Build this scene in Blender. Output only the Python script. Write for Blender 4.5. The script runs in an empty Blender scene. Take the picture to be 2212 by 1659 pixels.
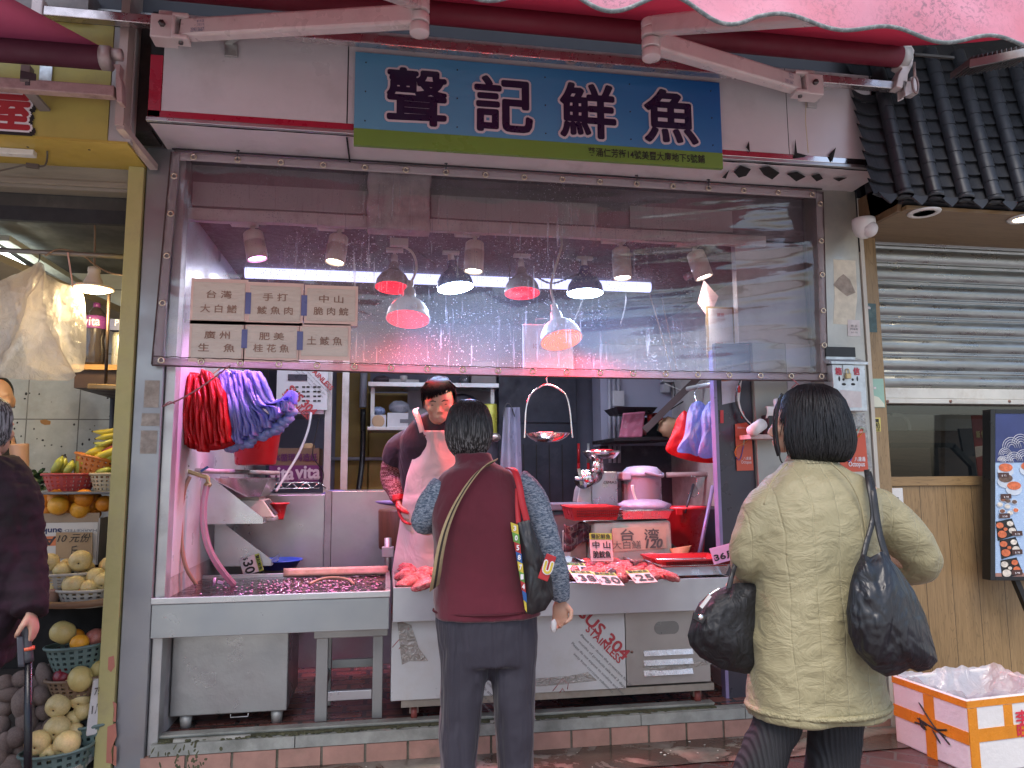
import bpy, bmesh, math, random
from mathutils import Vector, Matrix, noise as mn
R_ = math.radians
C = bpy.context.scene.collection
scn = bpy.context.scene
V = Vector
# ------------------------------------------------------------------ camera
F, CX, CY = 1600.0, 1106.0, 829.5
_y, _p, _r = R_(9.5), R_(6.95), R_(-.38)
fw = V((math.sin(_y)*math.cos(_p), math.cos(_y)*math.cos(_p), math.sin(_p)))
rt = V((math.cos(_y), -math.sin(_y), 0)); up = rt.cross(fw)
RT = rt*math.cos(_r)+up*math.sin(_r); UP = up*math.cos(_r)-rt*math.sin(_r)
CAM = V((0, -3.6807, 1.32))
cd = bpy.data.cameras.new('camera'); co = bpy.data.objects.new('camera', cd); C.objects.link(co)
cd.sensor_width = 36; cd.lens = F/2212*36; cd.clip_end = 200; cd.clip_start = .05
m3 = Matrix((RT, UP, -fw)).transposed()
co.matrix_world = Matrix.Translation(CAM) @ m3.to_4x4()
scn.camera = co
# ------------------------------------------------------------------ sky, sun, exposure
w = bpy.data.worlds.new('World'); scn.world = w; w.use_nodes = True
nt = w.node_tree; bg = nt.nodes['Background']
sk = nt.nodes.new('ShaderNodeTexSky'); sk.sky_type = 'NISHITA'; sk.sun_disc = False
SUN_EL, SUN_AZ = R_(63), R_(200)
sk.sun_elevation = SUN_EL; sk.sun_rotation = SUN_AZ; sk.dust_density = 3.0; sk.air_density = 1.0
nt.links.new(sk.outputs[0], bg.inputs[0]); bg.inputs[1].default_value = .15
sl = bpy.data.lights.new('sun', 'SUN'); sl.energy = 1.5; sl.angle = R_(40); sl.color = (1, .96, .9)
so = bpy.data.objects.new('sun', sl); C.objects.link(so)
sd = V((math.sin(SUN_AZ)*math.cos(SUN_EL), math.cos(SUN_AZ)*math.cos(SUN_EL), math.sin(SUN_EL)))
so.rotation_euler = sd.to_track_quat('Z', 'Y').to_euler(); so.location = (0, -6, 9)
scn.view_settings.view_transform = 'Standard'; scn.view_settings.look = 'None'
scn.view_settings.exposure = 0.95; scn.view_settings.gamma = 1
scn.cycles.use_denoising = True
scn.cycles.max_bounces = 10; scn.cycles.transparent_max_bounces = 12
scn.cycles.sample_clamp_indirect = 6
scn.cycles.caustics_reflective = False; scn.cycles.caustics_refractive = False
# ------------------------------------------------------------------ unprojection: pixel of the 2212 x 1659 photograph to a point in the place
def ray(u, v): return fw + RT*((u-CX)/F) - UP*((v-CY)/F)
def at(u, v, y): d = ray(u, v); return CAM + d*((y-CAM.y)/d.y)
def atz(u, v, z): d = ray(u, v); return CAM + d*((z-CAM.z)/d.z)
def atx(u, v, x): d = ray(u, v); return CAM + d*((x-CAM.x)/d.x)
rnd = random.Random(7)
def U(a, b): return rnd.uniform(a, b)
def ns(x, y=0, z=0): return mn.noise(V((x, y, z)))
# ------------------------------------------------------------------ mesh builder
class MB:
 def __init__(s): s.v = []; s.f = []; s.m = []; s.s = []; s.cur = 0
 def add(s, vs, fs, sm=False):
  o = len(s.v); s.v += [tuple(p) for p in vs]
  for f in fs: s.f.append([i+o for i in f]); s.m.append(s.cur); s.s.append(sm)
  return s
 def slot(s, i): s.cur = i; return s
 def box(s, a, b, R=None, c=None):
  xs, ys, zs = zip(a, b); x0, x1 = min(xs), max(xs); y0, y1 = min(ys), max(ys); z0, z1 = min(zs), max(zs)
  vs = [V((x, y, z)) for x in (x0, x1) for y in (y0, y1) for z in (z0, z1)]
  if R is not None:
   c = V(c) if c is not None else V(((x0+x1)/2, (y0+y1)/2, (z0+z1)/2)); vs = [R @ (p-c)+c for p in vs]
  return s.add(vs, [(0, 1, 3, 2), (4, 6, 7, 5), (0, 4, 5, 1), (2, 3, 7, 6), (0, 2, 6, 4), (1, 5, 7, 3)])
 def hexa(s, p):     # eight corners: 0-3 bottom loop, 4-7 top loop
  return s.add(p, [(3, 2, 1, 0), (4, 5, 6, 7), (0, 1, 5, 4), (1, 2, 6, 5), (2, 3, 7, 6), (3, 0, 4, 7)])
 def bar(s, p0, p1, w, h, upv=(0, 0, 1)):
  p0, p1 = V(p0), V(p1); d = (p1-p0).normalized(); x = d.cross(V(upv)).normalized(); z = x.cross(d)
  q = [(-1, -1), (1, -1), (1, 1), (-1, 1)]
  a = [p0+x*(i*w/2)+z*(j*h/2) for i, j in q]; b = [p1+x*(i*w/2)+z*(j*h/2) for i, j in q]
  return s.hexa(a+b)
 def tube(s, pts, r, n=8, caps=True, sm=True, flat=1.0, closed=False):
  pts = [V(p) for p in pts]; N = len(pts); rr = r if isinstance(r, (list, tuple)) else [r]*N
  vs = []; fs = []; x = None
  for i, p in enumerate(pts):
   if closed: d = pts[(i+1) % N]-pts[i-1]
   else: d = pts[min(i+1, N-1)]-pts[max(i-1, 0)]
   d = d.normalized() if d.length > 1e-9 else V((0, 0, 1))
   if x is None: x = d.cross(V((0, 0, 1)) if abs(d.z) < .9 else V((0, 1, 0))).normalized()
   else:
    x = x-d*x.dot(d); x = x.normalized() if x.length > 1e-6 else d.orthogonal().normalized()
   y = d.cross(x)
   for k in range(n):
    a = 2*math.pi*k/n; vs.append(p+x*(math.cos(a)*rr[i])+y*(math.sin(a)*rr[i]*flat))
  for i in range(N if closed else N-1):
   j = (i+1) % N
   for k in range(n): l = (k+1) % n; fs.append((i*n+k, i*n+l, j*n+l, j*n+k))
  if caps and not closed: fs.append(tuple(range(n-1, -1, -1))); fs.append(tuple((N-1)*n+k for k in range(n)))
  return s.add(vs, fs, sm)
 def cyl(s, p0, p1, r0, r1=None, n=16, sm=True): return s.tube([p0, p1], [r0, r0 if r1 is None else r1], n, True, sm)
 def lathe(s, prof, c=(0, 0, 0), n=24, R=None, sx=1, sy=1, sm=True, fn=None):
  vs = []; fs = []; c = V(c)
  for r, z in prof:
   for k in range(n):
    a = 2*math.pi*k/n; q = 1 if fn is None else fn(a, z)
    p = V((math.cos(a)*r*sx*q, math.sin(a)*r*sy*q, z)); vs.append(c+(R @ p if R is not None else p))
  for i in range(len(prof)-1):
   for k in range(n): l = (k+1) % n; fs.append((i*n+k, i*n+l, (i+1)*n+l, (i+1)*n+k))
  if prof[0][0] > 1e-4: fs.append(tuple(range(n-1, -1, -1)))
  if prof[-1][0] > 1e-4: fs.append(tuple((len(prof)-1)*n+k for k in range(n)))
  return s.add(vs, fs, sm)
 def ell(s, c, r, R=None, nu=16, nv=10, fn=None):
  prof = []; vs = []; fs = []; c = V(c)
  for j in range(nv+1):
   t = math.pi*j/nv
   for k in range(nu):
    a = 2*math.pi*k/nu; d = V((math.sin(t)*math.cos(a), math.sin(t)*math.sin(a), -math.cos(t)))
    q = 1 if fn is None else fn(d); p = V((d.x*r[0]*q, d.y*r[1]*q, d.z*r[2]*q)); vs.append(c+(R @ p if R is not None else p))
  for j in range(nv):
   for k in range(nu): l = (k+1) % nu; fs.append((j*nu+k, j*nu+l, (j+1)*nu+l, (j+1)*nu+k))
  return s.add(vs, fs, True)
 def grid(s, fn, nu, nv, sm=True, closeu=False):
  vs = [fn(i/nu, j/nv) for j in range(nv+1) for i in range(nu+(0 if closeu else 1))]; W = nu if closeu else nu+1; fs = []
  for j in range(nv):
   for i in range(nu): k = (i+1) % W; fs.append((j*W+i, j*W+k, (j+1)*W+k, (j+1)*W+i))
  return s.add(vs, fs, sm)
 def prism(s, poly, o, ex, ey, ez):   # polygon (2D) in plane o+ex*x+ey*y, extruded along ez (vector with length)
  o, ex, ey, ez = V(o), V(ex), V(ey), V(ez); n = len(poly)
  a = [o+ex*x+ey*y for x, y in poly]; b = [p+ez for p in a]
  return s.add(a+b, [tuple(range(n-1, -1, -1)), tuple(range(n, 2*n))]+[(i, (i+1) % n, n+(i+1) % n, n+i) for i in range(n)])
 def pxprism(s, px, y, dy):            # outline drawn in the photograph, stood at depth y with thickness dy
  a = [at(u, v, y) for u, v in px]; n = len(a); b = [p+V((0, dy, 0)) for p in a]
  return s.add(a+b, [tuple(range(n-1, -1, -1)), tuple(range(n, 2*n))]+[(i, (i+1) % n, n+(i+1) % n, n+i) for i in range(n)])
 def loft(s, secs, n=28, sm=True, caps=True, ex=2.3, fn=None):  # secs: (center, half width, half depth, [width direction])
  vs = []; fs = []
  for i, q in enumerate(secs):
   c, a, b = V(q[0]), q[1], q[2]; dx = V(q[3]) if len(q) > 3 else V((1, 0, 0)); dy = V((-dx.y, dx.x, 0)).normalized()
   for k in range(n):
    t = 2*math.pi*k/n; cs, sn = math.cos(t), math.sin(t)
    x = a*math.copysign(abs(cs)**(2/ex), cs); y = b*math.copysign(abs(sn)**(2/ex), sn)
    f = 1 if fn is None else fn(i/(len(secs)-1), t)
    vs.append(c+dx*(x*f)+dy*(y*f))
  for i in range(len(secs)-1):
   for k in range(n): l = (k+1) % n; fs.append((i*n+k, i*n+l, (i+1)*n+l, (i+1)*n+k))
  if caps: fs.append(tuple(range(n-1, -1, -1))); fs.append(tuple((len(secs)-1)*n+k for k in range(n)))
  return s.add(vs, fs, sm)
 def bold(s, t, c, size, r, n=10, step=.00012, ex=(1, 0, 0), ey=(0, 0, 1), **k):
  nz = V(ex).normalized().cross(V(ey).normalized())
  for i in range(n+1):
   a = 2*math.pi*i/n; q = 0 if i == n else r
   s.text(t, V(c)+V(ex).normalized()*(math.cos(a)*q)+V(ey).normalized()*(math.sin(a)*q)+nz*(step*i), size, ex, ey, **k)
  return s
 def text(s, t, c, size, ex=(1, 0, 0), ey=(0, 0, 1), off=0.0, fitw=None, thick=.0012, align='CENTER', sp=1.0, fith=None, shear=0):
  cu = bpy.data.curves.new('t', 'FONT'); cu.body = t; cu.size = 1; cu.offset = off/size if size else 0; cu.align_x = align; cu.space_character = sp
  cu.resolution_u = 3; cu.shear = shear
  ob = bpy.data.objects.new('t', cu); C.objects.link(ob)
  me = bpy.data.meshes.new_from_object(ob); vs = [v.co.copy() for v in me.vertices]; fs = [tuple(p.vertices) for p in me.polygons]
  bpy.data.objects.remove(ob); bpy.data.curves.remove(cu); bpy.data.meshes.remove(me)
  if not vs: return s
  x0, x1 = min(p.x for p in vs), max(p.x for p in vs); y0, y1 = min(p.y for p in vs), max(p.y for p in vs)
  sx = sy = size
  if fitw: sx = fitw/max(1e-6, x1-x0)
  if fith: sy = fith/max(1e-6, y1-y0)
  mx = (x0+x1)/2 if align == 'CENTER' else x0; my = (y0+y1)/2
  ex, ey, c = V(ex).normalized(), V(ey).normalized(), V(c); ez = ex.cross(ey)
  return s.add([c+ex*((p.x-mx)*sx)+ey*((p.y-my)*sy)+ez*thick for p in vs], fs)
def spline(pts, n=6):
 pts = [V(p) for p in pts]; out = []
 for i in range(len(pts)-1):
  p0, p1, p2, p3 = pts[max(i-1, 0)], pts[i], pts[i+1], pts[min(i+2, len(pts)-1)]
  for k in range(n):
   t = k/n; out.append(.5*((2*p1)+(p2-p0)*t+(2*p0-5*p1+4*p2-p3)*t*t+(3*p1-p0-3*p2+p3)*t**3))
 return out+[pts[-1]]
def lerps(a, n):     # resample a list of numbers
 out = []
 for i in range(n):
  t = i*(len(a)-1)/(n-1); k = min(int(t), len(a)-2); out.append(a[k]+(a[k+1]-a[k])*(t-k))
 return out
# ------------------------------------------------------------------ objects
def link(o, parent):
 C.objects.link(o)
 if parent is not None:
  o.parent = parent
  base = parent
  while base.parent is not None: base = base.parent
  o.matrix_parent_inverse = Matrix.Translation(-base.location) if parent is base else Matrix.Identity(4)
 return o
def obj(name, mb, mats, parent=None, bevel=0, remesh=0, smooth=0, sub=0, solid=0, disp=None, label=None, cat=None, group=None, kind=None, seg=2):
 me = bpy.data.meshes.new(name); me.from_pydata(mb.v, [], mb.f); me.update()
 mats = mats if isinstance(mats, (list, tuple)) else [mats]
 for q in mats: me.materials.append(q)
 for p, k, sm in zip(me.polygons, mb.m, mb.s): p.material_index = min(k, len(mats)-1); p.use_smooth = sm
 bm = bmesh.new(); bm.from_mesh(me); bmesh.ops.recalc_face_normals(bm, faces=bm.faces); bm.to_mesh(me); bm.free()
 o = bpy.data.objects.new(name, me); link(o, parent)
 if remesh:
  q = o.modifiers.new('remesh', 'REMESH'); q.mode = 'VOXEL'; q.voxel_size = remesh; q.use_smooth_shade = True
 if smooth: q = o.modifiers.new('smooth', 'SMOOTH'); q.iterations = smooth; q.factor = .5
 if solid: q = o.modifiers.new('solid', 'SOLIDIFY'); q.thickness = solid; q.offset = 0
 if bevel: q = o.modifiers.new('bevel', 'BEVEL'); q.width = bevel; q.segments = seg; q.limit_method = 'ANGLE'; q.angle_limit = R_(35)
 if sub: q = o.modifiers.new('sub', 'SUBSURF'); q.levels = q.render_levels = sub
 if disp:
  for st, sc in disp:
   tx = bpy.data.textures.new('clouds', 'CLOUDS'); tx.noise_scale = sc; tx.noise_depth = 2
   q = o.modifiers.new('disp', 'DISPLACE'); q.texture = tx; q.strength = st; q.mid_level = .5; q.texture_coords = 'LOCAL'
 if label: o['label'] = label
 if cat: o['category'] = cat
 if group: o['group'] = group
 if kind: o['kind'] = kind
 return o
def thing(name, label, cat, loc=(0, 0, 0), group=None):
 o = bpy.data.objects.new(name, None); o.empty_display_size = .05; C.objects.link(o); o.location = loc
 o['label'] = label; o['category'] = cat
 if group: o['group'] = group
 return o
def copy_thing(o, loc, rot=None, scale=None, label=None, group=None):
 r = o.copy(); C.objects.link(r); r.location = loc
 if rot is not None: r.rotation_euler = rot
 if scale is not None: r.scale = (scale,)*3 if isinstance(scale, (int, float)) else scale
 if label: r['label'] = label
 if group: r['group'] = group
 for ch in list(o.children):
  c = ch.copy(); C.objects.link(c); c.parent = r
  for g in ch.children: d = g.copy(); C.objects.link(d); d.parent = c
 return r
# ------------------------------------------------------------------ materials
def nodes(name):
 m = bpy.data.materials.new(name); m.use_nodes = True; t = m.node_tree; return m, t, t.nodes['Principled BSDF']
def N(t, kind, **kw):
 n = t.nodes.new('ShaderNode'+kind)
 for k, v in kw.items():
  if k.startswith('i_'):
   key = k[2:]; key = int(key) if key.isdigit() else key.replace('_', ' ')
   n.inputs[key].default_value = v
  else: setattr(n, k, v)
 return n
def L(t, a, b): t.links.new(a, b)
def rgba(c): return (c[0], c[1], c[2], 1)
def coords(t, stretch=(1, 1, 1), rot=(0, 0, 0)):
 tc = N(t, 'TexCoord'); mp = N(t, 'Mapping'); mp.inputs['Scale'].default_value = stretch; mp.inputs['Rotation'].default_value = rot
 L(t, tc.outputs['Object'], mp.inputs['Vector']); return mp.outputs['Vector']
def ramp(t, fac, stops, interp='LINEAR'):
 r = N(t, 'ValToRGB'); r.color_ramp.interpolation = interp
 e = r.color_ramp.elements
 while len(e) < len(stops): e.new(.5)
 for k, (p, c) in enumerate(stops): e[k].position = p; e[k].color = c if len(c) == 4 else rgba(c)
 L(t, fac, r.inputs[0]); return r.outputs[0]
def mixc(t, fac, a, b, mode='MIX'):
 n = N(t, 'MixRGB', blend_type=mode)
 for k, q in ((0, fac), (1, a), (2, b)):
  if hasattr(q, 'is_output'): L(t, q, n.inputs[k])
  elif isinstance(q, (int, float)): n.inputs[k].default_value = q
  else: n.inputs[k].default_value = rgba(q)
 return n.outputs[0]
def mth(t, op, a, b=None, c=None):
 n = N(t, 'Math', operation=op)
 for k, q in enumerate((a, b, c)):
  if q is None: continue
  if hasattr(q, 'is_output'): L(t, q, n.inputs[k])
  else: n.inputs[k].default_value = q
 return n.outputs[0]
def noise(t, vec, sc, det=4, rough=.55, dist=0):
 n = N(t, 'TexNoise'); n.inputs['Scale'].default_value = sc; n.inputs['Detail'].default_value = det; n.inputs['Roughness'].default_value = rough
 n.inputs['Distortion'].default_value = dist; L(t, vec, n.inputs['Vector']); return n.outputs[0]
def bumpn(t, h, st, dist=.01, prev=None):
 b = N(t, 'Bump'); b.inputs['Strength'].default_value = st; b.inputs['Distance'].default_value = dist; L(t, h, b.inputs['Height'])
 if prev is not None: L(t, prev, b.inputs['Normal'])
 return b.outputs[0]
MC = {}
def M(name, col, rough=.5, metal=0, var=.18, sc=5, bump=0, bsc=60, dirt=None, dsc=4, damt=.5, stretch=(1, 1, 1), emit=None, es=0, spec=.5, sheen=0, coat=0, sss=0, dist=.01, rvar=.15, trans=0, alpha=1):
 if name in MC: return MC[name]
 m, t, b = nodes(name); v = coords(t, stretch)
 n1 = noise(t, v, sc, 5, .6)
 c = ramp(t, n1, [(.25, [max(0, q*(1-var)) for q in col]), (.75, [min(1, q*(1+var)) for q in col])])
 if dirt is not None:
  n2 = noise(t, v, dsc, 8, .68); f = ramp(t, n2, [(.62-.3*damt, (0, 0, 0)), (.80-.15*damt, (1, 1, 1))])
  c = mixc(t, mth(t, 'MULTIPLY', f, min(1, .35+.6*damt)), c, dirt)
 L(t, c, b.inputs['Base Color'])
 rr = ramp(t, noise(t, v, sc*2.3, 4), [(.3, (max(0, rough-rvar),)*3), (.7, (min(1, rough+rvar),)*3)]); L(t, rr, b.inputs['Roughness'])
 b.inputs['Metallic'].default_value = metal; b.inputs['Specular IOR Level'].default_value = spec
 if bump: L(t, bumpn(t, noise(t, v, bsc, 5, .6), bump, dist), b.inputs['Normal'])
 if emit is not None: b.inputs['Emission Color'].default_value = rgba(emit); b.inputs['Emission Strength'].default_value = es
 if sheen: b.inputs['Sheen Weight'].default_value = sheen
 if coat: b.inputs['Coat Weight'].default_value = coat
 if sss: b.inputs['Subsurface Weight'].default_value = sss; b.inputs['Subsurface Radius'].default_value = (.01, .004, .002)
 if trans: b.inputs['Transmission Weight'].default_value = trans
 if alpha < 1: b.inputs['Alpha'].default_value = alpha
 MC[name] = m; return m
def MT(name, cr, cd_, rough=.4, tr=.5, trl=.3, bump=.3, bsc=30, gloss=.1):   # thin plastic film: transparent + translucent + gloss
 if name in MC: return MC[name]
 m, t, b = nodes(name); v = coords(t); t.nodes.remove(b); out = t.nodes['Material Output']
 di = N(t, 'BsdfDiffuse'); di.inputs[0].default_value = rgba(cd_); tl = N(t, 'BsdfTranslucent'); tl.inputs[0].default_value = rgba(cd_)
 tp = N(t, 'BsdfTransparent'); tp.inputs[0].default_value = rgba(cr); gl = N(t, 'BsdfGlossy'); gl.inputs['Roughness'].default_value = rough
 nb = bumpn(t, noise(t, v, bsc, 4, .6, 1.5), bump, .02)
 for q in (di, tl, gl): L(t, nb, q.inputs['Normal'])
 a = N(t, 'MixShader'); a.inputs[0].default_value = trl; L(t, di.outputs[0], a.inputs[1]); L(t, tl.outputs[0], a.inputs[2])
 c = N(t, 'MixShader'); c.inputs[0].default_value = tr; L(t, a.outputs[0], c.inputs[1]); L(t, tp.outputs[0], c.inputs[2])
 d = N(t, 'MixShader'); d.inputs[0].default_value = gloss; L(t, c.outputs[0], d.inputs[1]); L(t, gl.outputs[0], d.inputs[2])
 L(t, d.outputs[0], out.inputs[0]); MC[name] = m; return m
def ME(name, col, st):
 if name in MC: return MC[name]
 m, t, b = nodes(name); b.inputs['Base Color'].default_value = rgba(col); b.inputs['Emission Color'].default_value = rgba(col); b.inputs['Emission Strength'].default_value = st
 MC[name] = m; return m
def M_bricks(name, c1, c2, cm, bw, bh, mortar=.012, offset=.5, rough=.6, rot=(0, 0, 0), bump=.4, dirt=None, damt=.4, dsc=3, spec=.5, wet=0):
 m, t, b = nodes(name); v = coords(t, rot=rot)
 br = N(t, 'TexBrick'); br.offset = offset; br.inputs['Scale'].default_value = 1; br.inputs['Brick Width'].default_value = bw; br.inputs['Row Height'].default_value = bh
 br.inputs['Mortar Size'].default_value = mortar; br.inputs['Mortar Smooth'].default_value = .2; br.inputs['Bias'].default_value = 0
 br.inputs['Color1'].default_value = rgba(c1); br.inputs['Color2'].default_value = rgba(c2); br.inputs['Mortar'].default_value = rgba(cm)
 L(t, v, br.inputs['Vector'])
 n1 = noise(t, v, 9, 6, .65); c = mixc(t, .7, br.outputs[0], ramp(t, n1, [(.2, (.55, .55, .55)), (.8, (1, 1, 1))]), 'MULTIPLY')
 if dirt is not None:
  f = ramp(t, noise(t, v, dsc, 8, .7), [(.6-.3*damt, (0, 0, 0)), (.78-.15*damt, (1, 1, 1))]); c = mixc(t, mth(t, 'MULTIPLY', f, .8), c, dirt)
 L(t, c, b.inputs['Base Color'])
 rr = ramp(t, noise(t, v, 4, 5), [(.35, (max(.05, rough-.3-wet),)*3), (.65, (rough,)*3)]); L(t, rr, b.inputs['Roughness'])
 h = mixc(t, .25, br.outputs['Fac'], n1); inv = N(t, 'Invert'); L(t, h, inv.inputs[1]); L(t, bumpn(t, inv.outputs[0], bump, .004), b.inputs['Normal'])
 return m
def M_wood(name, c1, c2, axis='Z', plank=0, rough=.45, sc=9, dark=(.05, .03, .015)):
 m, t, b = nodes(name); st = {'Z': (6, 6, .45), 'X': (.45, 6, 6)}[axis]; v = coords(t, st)
 n1 = noise(t, v, sc, 6, .6, .6); wv = noise(t, v, sc*.35, 3, .5, 2.2); fine = noise(t, v, sc*5, 3, .7)
 rings = mth(t, 'FRACT', mth(t, 'MULTIPLY', wv, 9)); rg = ramp(t, rings, [(0, (.35, .35, .35)), (.12, (1, 1, 1)), (.8, (1, 1, 1)), (1, (.5, .5, .5))])
 c = ramp(t, n1, [(.25, c2), (.75, c1)]); c = mixc(t, .55, c, rg, 'MULTIPLY'); c = mixc(t, .25, c, ramp(t, fine, [(.3, (.5, .5, .5)), (.7, (1, 1, 1))]), 'MULTIPLY')
 if plank:
  tc = N(t, 'TexCoord'); sx = N(t, 'SeparateXYZ'); L(t, tc.outputs['Object'], sx.inputs[0])
  q = mth(t, 'FRACT', mth(t, 'DIVIDE', sx.outputs[0], plank)); e = mth(t, 'LESS_THAN', q, .02); c = mixc(t, e, c, dark)
 L(t, c, b.inputs['Base Color']); b.inputs['Roughness'].default_value = rough
 L(t, bumpn(t, n1, .08, .004), b.inputs['Normal']); return m
def spot(name, loc, target, power, col, size=R_(100), blend=.6, r=.05, parent=None):
 l = bpy.data.lights.new(name, 'SPOT'); l.energy = power; l.color = col; l.spot_size = size; l.spot_blend = blend; l.shadow_soft_size = r
 o = bpy.data.objects.new(name, l); link(o, parent); d = V(loc)-V(target); o.rotation_euler = d.to_track_quat('Z', 'Y').to_euler(); o.location = loc
 return o
def arealight(name, loc, target, power, col, sx, sy, parent=None):
 l = bpy.data.lights.new(name, 'AREA'); l.energy = power; l.color = col; l.shape = 'RECTANGLE'; l.size = sx; l.size_y = sy
 o = bpy.data.objects.new(name, l); link(o, parent); d = V(loc)-V(target); o.rotation_euler = d.to_track_quat('Z', 'Y').to_euler(); o.location = loc
 return o
# ================================================================== SETTING
steel = M('stainless', (.50, .51, .52), .36, .92, .08, 3, .04, 90, dirt=(.30, .29, .27), dsc=3, damt=.25)
steel_dull = M('stainless_dull', (.50, .50, .49), .5, .75, .12, 3, .05, 60, dirt=(.22, .2, .17), dsc=4, damt=.35)
steel_polish = M('stainless_polished', (.66, .62, .60), .12, 1, .06, 2, .02, 12)
galv = M('galvanised', (.56, .59, .6), .42, .7, .2, 22, .06, 80, dirt=(.32, .33, .34), dsc=9, damt=.4)
chrome = M('chrome', (.75, .75, .76), .14, 1, .03)
alu = M('aluminium', (.62, .62, .62), .35, .8, .08)
black_pl = M('black_plastic', (.015, .015, .017), .4, 0, .2)
white_pl = M('white_plastic', (.72, .71, .69), .4, 0, .06)
grey_pl = M('grey_plastic', (.25, .26, .29), .5, 0, .1)
red_pl = M('red_plastic', (.52, .02, .025), .35, 0, .1, spec=.6)
brass = M('brass', (.5, .38, .2), .4, .8, .2)
ink = M('black_ink', (.02, .018, .018), .6, 0, .05)
redink = M('red_ink', (.42, .03, .04), .6, 0, .05)
whiteink = M('white_ink', (.78, .74, .76), .6, 0, .03)
paper = M('white_paper', (.74, .70, .69), .8, 0, .06)
dark_void = M('dark_paint', (.02, .021, .026), .7, 0, .3)
obj('street', MB().grid(lambda a, b: V((-30+60*a, -40+43*b, -.012)), 2, 2), M('pale_bounce_street', (.45, .43, .41), .8, 0, .3, 14, .3, 90), kind='structure')  # unseen street kept pale to bounce light up to the sign
pv = M_bricks('street_pavers', (.085, .035, .032), (.125, .055, .045), (.10, .085, .075), .22, .11, .007, .5, .5, rot=(0, 0, R_(38)), dirt=(.06, .04, .04), damt=.4)
obj('pavement', MB().grid(lambda a, b: V((-6+13*a, -2.4+2.14*b, 0)), 30, 20), pv, kind='structure')
# wet concrete apron in front of the step
m, t, b = nodes('wet_concrete'); v = coords(t)
n1 = noise(t, v, 5, 8, .7); n2 = noise(t, v, 2.6, 6, .6, 1.2); wet = ramp(t, n2, [(.48, (0, 0, 0)), (.54, (1, 1, 1))])
c = ramp(t, n1, [(.3, (.11, .095, .08)), (.5, (.19, .17, .145)), (.72, (.27, .25, .22))]); c = mixc(t, wet, c, (.062, .048, .038))
L(t, c, b.inputs['Base Color']); L(t, ramp(t, wet, [(0, (.75,)*3), (1, (.12,)*3)]), b.inputs['Roughness']); L(t, bumpn(t, noise(t, v, 40, 6), .25, .006), b.inputs['Normal'])
apm = m
obj('apron', MB().grid(lambda a, b: V((-3+6.2*a, -.30+.32*b+.012*ns(a*30, b), .005+.004*ns(a*40, b*8)*math.sin(b*3.14))), 120, 8), apm, kind='structure')
mb = MB()
for k in range(26):     # food scraps and crumbs on the wet concrete
 x, y = U(-.2, 2.4), U(-.28, -.04); s = U(.003, .008); mb.ell((x, y, .008), (s, s*.7, s*.4), None, 6, 4)
obj('litter', mb, M('scrap', (.6, .55, .48), .6), kind='stuff')
# step of pink bricks, stone edging and drain channel
brk = M('pink_brick', (.39, .215, .17), .7, 0, .2, 10, .18, 70, dirt=(.16, .13, .09), dsc=7, damt=.25)
grout = M('grout', (.17, .15, .12), .85, 0, .3, 20, .3, 60, dirt=(.05, .06, .02), dsc=6, damt=.6)
stone = M('kerb_stone', (.32, .33, .30), .72, 0, .25, 12, .25, 80, dirt=(.10, .105, .085), dsc=4, damt=.55)
moss = M('moss', (.085, .085, .045), .95, 0, .5, 40, .8, 90)
mb = MB(); mb.slot(1).box((-1.03, -.004, -.02), (2.62, .09, .088)); x = -1.06
while x < 2.6:
 wd = .196; mb.slot(0).box((x, -.012, .006), (x+wd-.012, .05, .084)); x += wd
mb.slot(2); x = -1.02
for wd in (.62, .75, .9, .55, .45, .36): mb.box((x, -.012, .088), (x+wd-.004, .06, .138)); x += wd
mb.slot(3).box((-1.0, .02, .13), (1.66, .05, .144))
for k in range(150):
 x = U(-1, 1.4) if k < 90 else U(-.9, -.1); mb.ell((x, U(-.002, .02), U(.138, .147)), (U(.006, .018), .006, U(.003, .007)), None, 6, 4)
for k in range(60):
 x = -.86+rnd.gauss(0, .06); z = .015+.12*rnd.random()**2; mb.ell((x, -.0115, z), (U(.003, .008), .0012, U(.006, .02)), Matrix.Rotation(U(-.5, .5), 3, 'Y'), 7, 5, lambda d: 1+.4*ns(d.x*4, d.z*4, x*9))
mb.slot(4).box((-1.0, .052, .138), (1.66, .10, .158)); mb.box((-1.0, .045, .150), (1.66, .05, .158)); mb.box((-.93, .0, .139), (-.60, .016, .152))
mb.box((.50, .002, .139), (.72, .014, .150))
obj('kerb', mb, [brk, grout, stone, moss, M('old_metal', (.42, .42, .38), .5, .5, .25, 8, .1, 60, dirt=(.12, .11, .07), dsc=7, damt=.5)], kind='structure', bevel=.003)
ftile = M_bricks('floor_tiles', (.20, .075, .06), (.27, .11, .085), (.07, .055, .05), .20, .10, .012, .5, .45, dirt=(.05, .03, .03), damt=.3, wet=.15)
obj('shop_floor', MB().grid(lambda a, b: V((-1.05+3.6*a, .06+3.2*b, .14)), 20, 16), ftile, kind='structure')
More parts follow.
